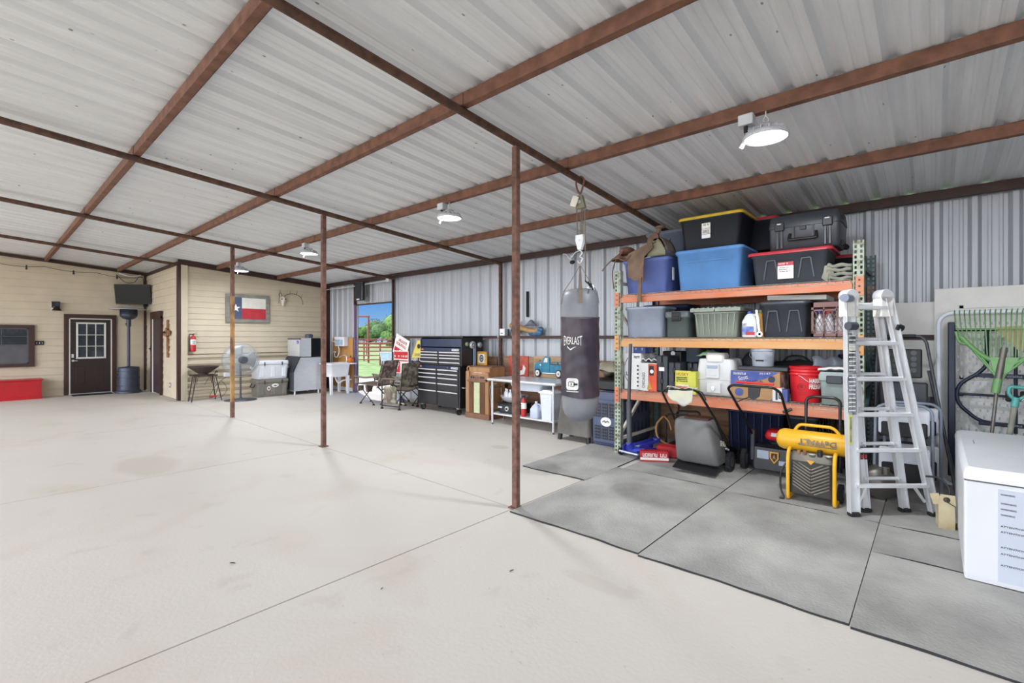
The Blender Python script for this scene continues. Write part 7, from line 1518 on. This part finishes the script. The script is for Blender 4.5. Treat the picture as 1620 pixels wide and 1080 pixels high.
# --- rake
mat('rakegreen', '6b9a5e', 0.4, var=0.1); mat('rakedark', '3f7f45', 0.4); mat('cardtan', 'c9b893', 0.8)
t = thing('leaf_rake', 'green plastic leaf rake with its fan up, leaning behind the freezer', 'rake', (0.335, 6.08, G0), 0)
b = B('greymetal'); b.cyl((0, 0.02, 0.0), (0.10, 0.14, 1.13), 0.014, 'gunmetal'); b.cyl((0.095, 0.135, 1.10), (0.145, 0.175, 1.45), 0.026, 'gunmetal'); b.build('handle', t)
b = B('rakegreen'); b.cyl((0.083, 0.125, 1.03), (0.103, 0.145, 1.16), 0.032); N_ = 21; CX_, CZ = 0.155, 1.45
c0 = Vector((0.115, 0.15, 1.20)); lo = []; 
for k in range(N_):
    u = -1+2*k/(N_-1); x = CX_+u*0.335; zb = 1.30+0.25*abs(u)**1.8; zt = 1.80+0.0
    b.tube([(CX_+u*0.30, 0.17, zb), (x, 0.165, 1.66), (x+0.01*u, 0.15, zt-0.02), (x+0.01*u, 0.10, zt)], 0.0055, n=5); lo.append((CX_+u*0.30, 0.17, zb))
b.build('tines', t)
b = B('rakegreen'); P = catmull([lo[i] for i in (0, 4, 8, 10, 12, 16, 20)], 4)
b.tube(P, 0.022, n=6); b.tube(catmull([(CX_-0.335, 0.168, 1.60), (CX_-0.31, 0.168, 1.50), lo[2], lo[5]], 4), 0.012, n=6); b.tube(catmull([(CX_+0.335, 0.168, 1.60), (CX_+0.31, 0.168, 1.50), lo[18], lo[15]], 4), 0.012, n=6)
b.prism([(0.085, 1.14), (0.125, 1.14), (0.24, 1.36), (0.05, 1.36)], 0.150, 0.180, 'xz', 'rakegreen')
for i in (1, 4, 16, 19): b.tube([(0.105, 0.15, 1.16), lo[i]], 0.009, n=5)
b.tube([(CX_-0.335, 0.167, 1.62), (CX_+0.335, 0.167, 1.62)], 0.007, n=5); b.build('fan', t)
b = B('cardtan'); b.prism([(0.08, 1.64), (0.46, 1.66), (0.46, 1.44), (0.24, 1.42), (0.16, 1.52)], 0.20, 0.205, 'xz', 'cardtan'); b.lathe([(0.02, 0), (0.02, 0.003)], c=(0.33, 0.199, 1.55), axis='y', n=10, m='leatherred'); tag(b.build('card_sheet'), 'tan cardboard sheet caught behind the fan of the green rake', 'cardboard', loc=(0.335, 6.08, G0))
# --- spade with teal D handle
mat('teal', '4f9c96', 0.4)
t = thing('garden_spade', 'spade with a teal D-shaped grip standing behind the freezer', 'spade', (0.44, 6.02, G0), 0)
b = B('greymetal'); b.cyl((0.0, 0.0, 0.25), (0.10, 0.14, 0.95), 0.021, 'canvas'); b.build('shaft', t); b = B('steel'); b.prism([(-0.09, 0.0), (0.07, 0.0), (0.09, 0.30), (-0.07, 0.30)], -0.01, 0.0, 'xz', 'steel'); b.build('blade', t)
b = B('teal'); b.cyl((0.094, 0.13, 0.92), (0.108, 0.15, 1.0), 0.027); b.tube(fillet([(0.105, 0.15, 0.98), (0.06, 0.15, 1.03), (0.065, 0.16, 1.10), (0.20, 0.16, 1.09), (0.195, 0.15, 1.04), (0.115, 0.15, 0.98)], 0.025), 0.016); b.build('grip', t)
# black device and coiled cord at the right edge
t = thing('string_trimmer', 'black garden power tool hanging over the freezer at the right edge', 'power tool', (0.76, 6.14, G0), 0)
b = B('black'); b.rr(0, 0.03, [(0.98, 0.05, 0.05, 0.03), (1.02, 0.08, 0.07, 0.03), (1.20, 0.08, 0.07, 0.03), (1.26, 0.05, 0.05, 0.03)], k=3); b.box(-0.081, -0.05, -0.045, -0.035, 1.14, 1.155, 'camopink'); b.build('motor_housing', t)
b = B('greymetal'); b.cyl((0, 0.03, 0.0), (0, 0.03, 1.0), 0.014); b.build('shaft', t); b = B('olive'); b.m = 'drygreen'; b.cyl((-0.02, 0.03, 0.72), (-0.02, 0.03, 0.86), 0.032, 'drygreen'); b.build('grip', t)
b = B('steel'); 
for k in range(5): b.tube(catmull([(-0.18+0.01*k, 0, 0.98-0.01*k), (-0.12, -0.02, 1.03-0.012*k), (0.0, -0.02, 1.02-0.012*k), (0.06, 0, 0.97), (-0.04, 0.02, 0.93), (-0.15, 0.01, 0.95)], closed=True), 0.006, 'steel' if k < 3 else 'black', n=5)
b.build('cord', t)
# --- step stool and lawn chairs behind the ladder
t = thing('step_stool', 'folded grey and black step ladder with a tool tray behind the aluminium ladder', 'step ladder', (-0.26, 6.45, G0), math.radians(5))
b = B('greymetal'); b.tube(fillet([(-0.05, 0.02, 1.555), (0.16, 0.02, 1.555), (0.20, 0.0, 1.50), (0.40, -0.25, 0.02)], 0.06), 0.014, 'greymetal'); b.tube(fillet([(-0.05, 0.02, 1.555), (-0.18, 0.02, 1.55), (-0.20, 0.0, 1.50), (-0.24, -0.25, 0.02)], 0.06), 0.014); b.tube([(0.22, 0.05, 1.2), (0.44, 0.0, 0.02)], 0.013); b.tube([(-0.2, 0.05, 1.2), (-0.24, 0.0, 0.02)], 0.013); b.build('frame', t)
b = B('black'); b.tube([(-0.1, 0.02, 1.555), (0.12, 0.02, 1.555)], 0.020); b.build('grip', t)
b = B('black'); b.box(-0.17, 0.17, 0.0, 0.03, 1.12, 1.42, bev=0.01)
for i in range(3):
    for j in range(4): b.box(-0.14+i*0.07, -0.085+i*0.07, -0.006, 0.0, 1.16+j*0.06, 1.20+j*0.06, 'casecharcoal')
for k in range(4): b.lathe([(0.025, 0), (0.03, 0.01), (0.02, 0.012)], c=(0.10, -0.002, 1.20+k*0.06), axis='y', n=12, m='greymetal')
b.build('tool_tray', t)
for z0, z1 in ((0.82, 1.08), (0.50, 0.76), (0.20, 0.46)): b = B('black'); b.box(-0.19, 0.21, -0.07, -0.03, z0, z1, 'casecharcoal', 0.015); b.build('step', t)
def lawnchair(lb, loc, rz):
    t = thing('folding_chair', lb, 'chair', loc, rz, 'white and black folding chairs')
    b = B('alum'); b.tube(fillet([(-0.22, 0.05, 0), (-0.21, 0.0, 0.85), (-0.15, 0.0, 0.90), (0.15, 0.0, 0.90), (0.21, 0.0, 0.85), (0.22, 0.05, 0)], 0.08), 0.013, 'totelav'); b.build('frame', t)
    b = B('tabletopwhite'); b.box(-0.19, 0.19, -0.03, 0.0, 0.62, 0.86, 'tabletopwhite', 0.012); b.build('backrest', t)
    b = B('black'); b.box(-0.17, 0.17, -0.055, -0.032, 0.60, 0.74, 'black', 0.01); b.build('back_pad', t)
    b = B('tabletopwhite'); b.box(-0.19, 0.19, -0.06, -0.03, 0.20, 0.50, 'tabletopwhite', 0.012); b.build('seat', t)
    b = B('black'); b.box(-0.17, 0.17, -0.085, -0.062, 0.18, 0.36, 'black', 0.01); b.build('seat_pad', t)
lawnchair('white folding chair with black pads behind the upper half of the ladder', (-0.16, 6.08, G0), 0.15)
lawnchair('white folding chair with black pads nearer the rack post behind the ladder', (-0.22, 5.84, G0), 0.15)
t = thing('galvanised_tub', 'dull metal round-bottomed drum on its side behind the ladder', 'drum', (-0.30, 5.36, G0), 0.25); b = B('gunmetal'); b.lathe([(0.001, 0), (0.13, 0.02), (0.15, 0.06), (0.15, 0.24), (0.13, 0.28), (0.001, 0.30)], c=(0, 0.30, 0.152), axis='y', n=28); b.build('drum', t); b = B('gunmetal'); b.cyl((0, 0.12, 0.30), (0, 0.12, 0.36), 0.03); b.build('neck', t)
# --- crumpled white cloth on the rack edge
b = B('paper'); b.grid(lambda u, v: (-0.12+0.24*u, -0.08+0.16*v, 0.03+0.04*math.sin(PI*u)*math.sin(PI*v)+0.015*math.sin(11*u+7*v)), 12, 8, thick=(0, 0, -0.02)); tag(b.build('white_cloth'), 'crumpled white cloth on the rack shelf seen through the ladder', 'cloth', loc=(-0.48, 6.18, Z1+0.12)) if False else None
# --- small tan battery box
mat('boxtan', 'cfc3a2', 0.6, col2='a8946c', scale=4)
t = thing('tan_box', 'small dirty tan box with open flaps on the mat between ladder and freezer', 'box', (0.07, 5.22, G0), 0.12)
b = B('boxtan'); b.box(-0.05, 0.05, -0.045, 0.10, 0, 0.19); b.build('body', t)
b = B('boxtan'); b.prism([(-0.055, 0.19), (0.055, 0.19), (0.05, 0.275), (-0.04, 0.275)], -0.045, -0.040); b.bar((-0.052, -0.03, 0.19), (-0.075, -0.02, 0.27), 0.004, 0.06); b.lathe([(0.022, 0), (0.022, 0.003)], c=(0.0, -0.045, 0.235), axis='y', n=16, m='ink'); b.tube([(0.0, -0.05, 0.22), (0.05, -0.06, 0.19)], 0.003, 'ink'); b.build('flap', t)
b = B('black'); b.tube(catmull([(-0.10, 0.20, 0.35), (-0.02, 0.15, 0.36), (0.03, 0.10, 0.30), (0.03, 0.06, 0.24)]), 0.008); b.build('cable', t)
# --- chest freezer
mat('freezerwhite', 'd9dadd', 0.35, var=0.02, scale=3); mat('freezerlabel', 'c0c6d2', 0.45, var=0.02)
t = thing('chest_freezer', 'white chest freezer with a tall warning text panel at the right edge', 'freezer', (0.14, 4.19, 0.019), 0)
b = B('freezerwhite'); b.rr(0.46, 0.83, [(0.0, 0.455, 0.825, 0.01), (0.03, 0.46, 0.83, 0.015), (0.625, 0.46, 0.83, 0.015)], k=2, smooth=False); b.build('body', t)
b = B('black'); b.box(0.02, 0.90, 0.02, 1.64, -0.002, 0.0); b.box(0.005, 0.915, 0.005, 1.655, 0.625, 0.635, 'greymetal'); b.build('gasket', t)
b = B('freezerwhite'); b.rr(0.46, 0.83, [(0.635, 0.462, 0.832, 0.02), (0.665, 0.462, 0.832, 0.02), (0.70, 0.452, 0.822, 0.03), (0.712, 0.435, 0.805, 0.03)], k=3); b.build('lid', t)
b = B('greymetal'); b.box(0.10, 0.115, 0.62, 0.72, 0.712, 0.716, 'bone') if False else b.box(0.09, 0.094, 0.95, 1.12, 0.710, 0.7135); b.build('scratch', t)
b = B('freezerlabel'); b.box(0.155, 0.90, -0.004, 0.001, 0.03, 0.60); pl = b.build('text_panel', t)
b = B('ink'); rows = [(0.565, 'WARNING', 0.10, 5), (0.51, 'WARNING', 0.11, 2), (0.475, 'WARNING', 0.11, 2), (0.44, 'WARNING', 0.10, 5), (0.37, 'ATTENTION', 0.17, 2), (0.335, 'ATTENTION', 0.17, 6), (0.24, 'ATTENTION', 0.17, 2), (0.20, 'ATTENTION', 0.17, 5), (0.13, 'ATTENTION', 0.17, 4)]
R = random.Random(12)
for z, wd, w_, n in rows:
    b.text(wd, (0.165, -0.004, z), (1, 0, 0), (0, 0, 1), w_*0.62, 0.011, 'ink', 0.001, 0.02)
    for k in range(n):
        x = 0.27 if w_ < 0.15 else 0.30
        while x < 0.88:
            q = R.uniform(0.008, 0.03); b.box(x, min(0.885, x+q), -0.0052, -0.004, z+0.001-k*0.0105, z+0.0055-k*0.0105, 'stickerdark'); x += q+0.004
b.build('print', pl)
# ================================================================ outside
mat('grass', '6b8a4e', 0.9, col2='8fa36c', scale=1.2, bump=0.5, bscale=20)
mat('dryground', 'b9ad92', 0.9, var=0.12, scale=0.4)
mat('apron', 'd8d4ca', 0.8, var=0.06)
b = B('grass'); b.box(-140, 40, 10.0, 150, -0.3, -0.06); struct(b.build('ground_grass'))
b = B('apron'); b.box(-17.6, 5.0, 7.2, 10.0, -0.3, -0.03); struct(b.build('ground_apron'))
b = B('dryground'); b.box(-60, 40, -60, -3.0, -0.3, -0.04); b.box(-60, -17.7, -3.0, 10.0, -0.3, -0.04); b.box(5.0, 40, -3.0, 10, -0.3, -0.04); struct(b.build('ground_gravel'))  # unseen pale ground, put in to bounce sunlight up under the roof
# pipe corral, built along the ray of the doorway but simply standing in the pasture
mat('redpipe', '7a3b35', 0.7, var=0.2)
mat('treegreen', '4b6a34', 0.9, col2='6c8a4a', scale=2)
mat('treedark', '3a5230', 0.9, col2='567245', scale=2)
def fence(x0, y0, x1, y1, h, rails, sp, lb):
    t = thing('pipe_fence', lb, 'fence', (x0, y0, -0.06), group='pipe corral fences')
    d = Vector((x1-x0, y1-y0, 0)); L = d.length; d.normalize(); n = max(1, int(L/sp))
    for i in range(n+1):
        b = B('redpipe'); p = d*(L*i/n); b.cyl(p, p+Vector((0, 0, h)), 0.05, n=8); b.build('post', t)
    for k in range(rails):
        b = B('redpipe'); z = h-0.04-k*(h-0.15)/rails; b.cyl(Vector((0, 0, z)), d*L+Vector((0, 0, z)), 0.032, n=6); b.build('rail', t)
fence(-27.6, 11.4, -19.6, 18.9, 1.3, 5, 2.6, 'rusty red pipe fence nearest the open doorway')
fence(-33.0, 14.2, -23.5, 22.4, 1.45, 5, 2.4, 'rusty red pipe fence behind the nearest corral panel')
fence(-42.0, 19.0, -30.0, 31.0, 1.5, 4, 2.8, 'rusty red pipe fence farthest out in the pasture')
t = thing('gate_frame', 'tall rusty pipe gateway standing over the corral fence', 'gate', (-26.7, 16.3, -0.06))
for dx, dy in ((0, 0), (-2.5, -2.2)):
    b = B('redpipe'); b.cyl((dx, dy, 0), (dx, dy, 2.95), 0.06, n=8); b.build('post', t)
b = B('redpipe'); b.cyl((0.05, 0.03, 2.93), (-2.55, -2.25, 2.93), 0.05, n=8); b.build('crossbar', t)
t = thing('water_trough', 'pale blue stock trough by the corral fence', 'trough', (-22.5, 15.3, -0.06), 0.7)
mat('paleblue', 'a9b7cf', 0.5)
b = B('paleblue'); b.rr(0, 0, [(0.1, 0.6, 0.3, 0.1), (0.75, 0.7, 0.36, 0.12), (0.80, 0.74, 0.40, 0.12), (0.78, 0.66, 0.32, 0.1), (0.3, 0.6, 0.28, 0.1)]); b.build('tub', t)
b = B('redpipe')
for sx in (-0.5, 0.5): b = B('redpipe'); b.box(sx-0.03, sx+0.03, -0.3, 0.3, 0, 0.12); b.build('skid', t)
# trees beyond the pasture
def leaf_crown(rx, ry, rz, n, seed, size):
    R = random.Random(seed); b = B('treegreen' if seed % 2 else 'treedark'); vs = []; fs = []
    lob = [(R.uniform(-0.6, 0.6)*rx, R.uniform(-0.6, 0.6)*ry, R.uniform(-0.35, 0.5)*rz, R.uniform(0.4, 0.62)) for _ in range(9)]
    for i in range(n):
        l = R.choice(lob); th = R.uniform(0, 2*PI); ph = math.acos(R.uniform(-0.8, 1)); rr_ = R.uniform(0.75, 1.05)*l[3]
        c = Vector((l[0]+rr_*rx*math.sin(ph)*math.cos(th), l[1]+rr_*ry*math.sin(ph)*math.sin(th), l[2]+rr_*rz*math.cos(ph)))
        u = Vector((R.gauss(0, 1), R.gauss(0, 1), R.gauss(0, 1))).normalized(); v = u.orthogonal().normalized()*size*0.6; u = u*size
        k = len(vs); vs += [c-u, c+v, c+u, c-v]; fs.append((k, k+1, k+2, k+3))
    b.raw(vs, fs)
    for l in lob: b.ell((l[0], l[1], l[2]), (l[3]*rx*0.8, l[3]*ry*0.8, l[3]*rz*0.8), n=10, k=6)
    return b
mat('bark', '4f4236', 0.9)
def tree(x, y, h, lb, seed, grp='trees beyond the corral'):
    t = thing('tree', lb, 'tree', (x, y, -0.06), group=grp)
    b = B('bark'); b.cyl((0, 0, 0), (0.1, 0, h*0.5), 0.2, r1=0.12, n=8); b.build('trunk', t)
    c = leaf_crown(h*0.80, h*0.75, h*0.60, 900, seed, 0.22).build('crown', t); c.location = (0, 0, h*0.47)
    return t
TR = [(-112, 44, 6.0), (-106, 49, 5.2), (-101, 52, 5.6), (-97, 56.5, 4.6), (-93.5, 60.5, 5.4), (-88, 63, 6.4), (-83, 67, 5.8), (-78, 72, 6.2), (-118, 38, 5)]
TL = ['green tree of the far tree line, hidden side behind the purple doorway post', 'dark green tree beyond the corral, first one showing beside the purple doorway post',
      'green tree just right of the purple post side of the doorway view', 'lower green tree left of the middle of the doorway view', 'dark tree in the middle of the doorway view',
      'tall green tree right of the middle of the doorway view', 'dark green tree next to the right doorway post', 'green tree cut off by the right doorway post', 'dark tree at the far left end of the tree line']
for i, (x, y, h) in enumerate(TR):
    tree(x, y, h, TL[i], i)
tree(-62.5, 42.8, 2.4, 'small light green bush tree standing before the tree line by the right door post', 21, None)
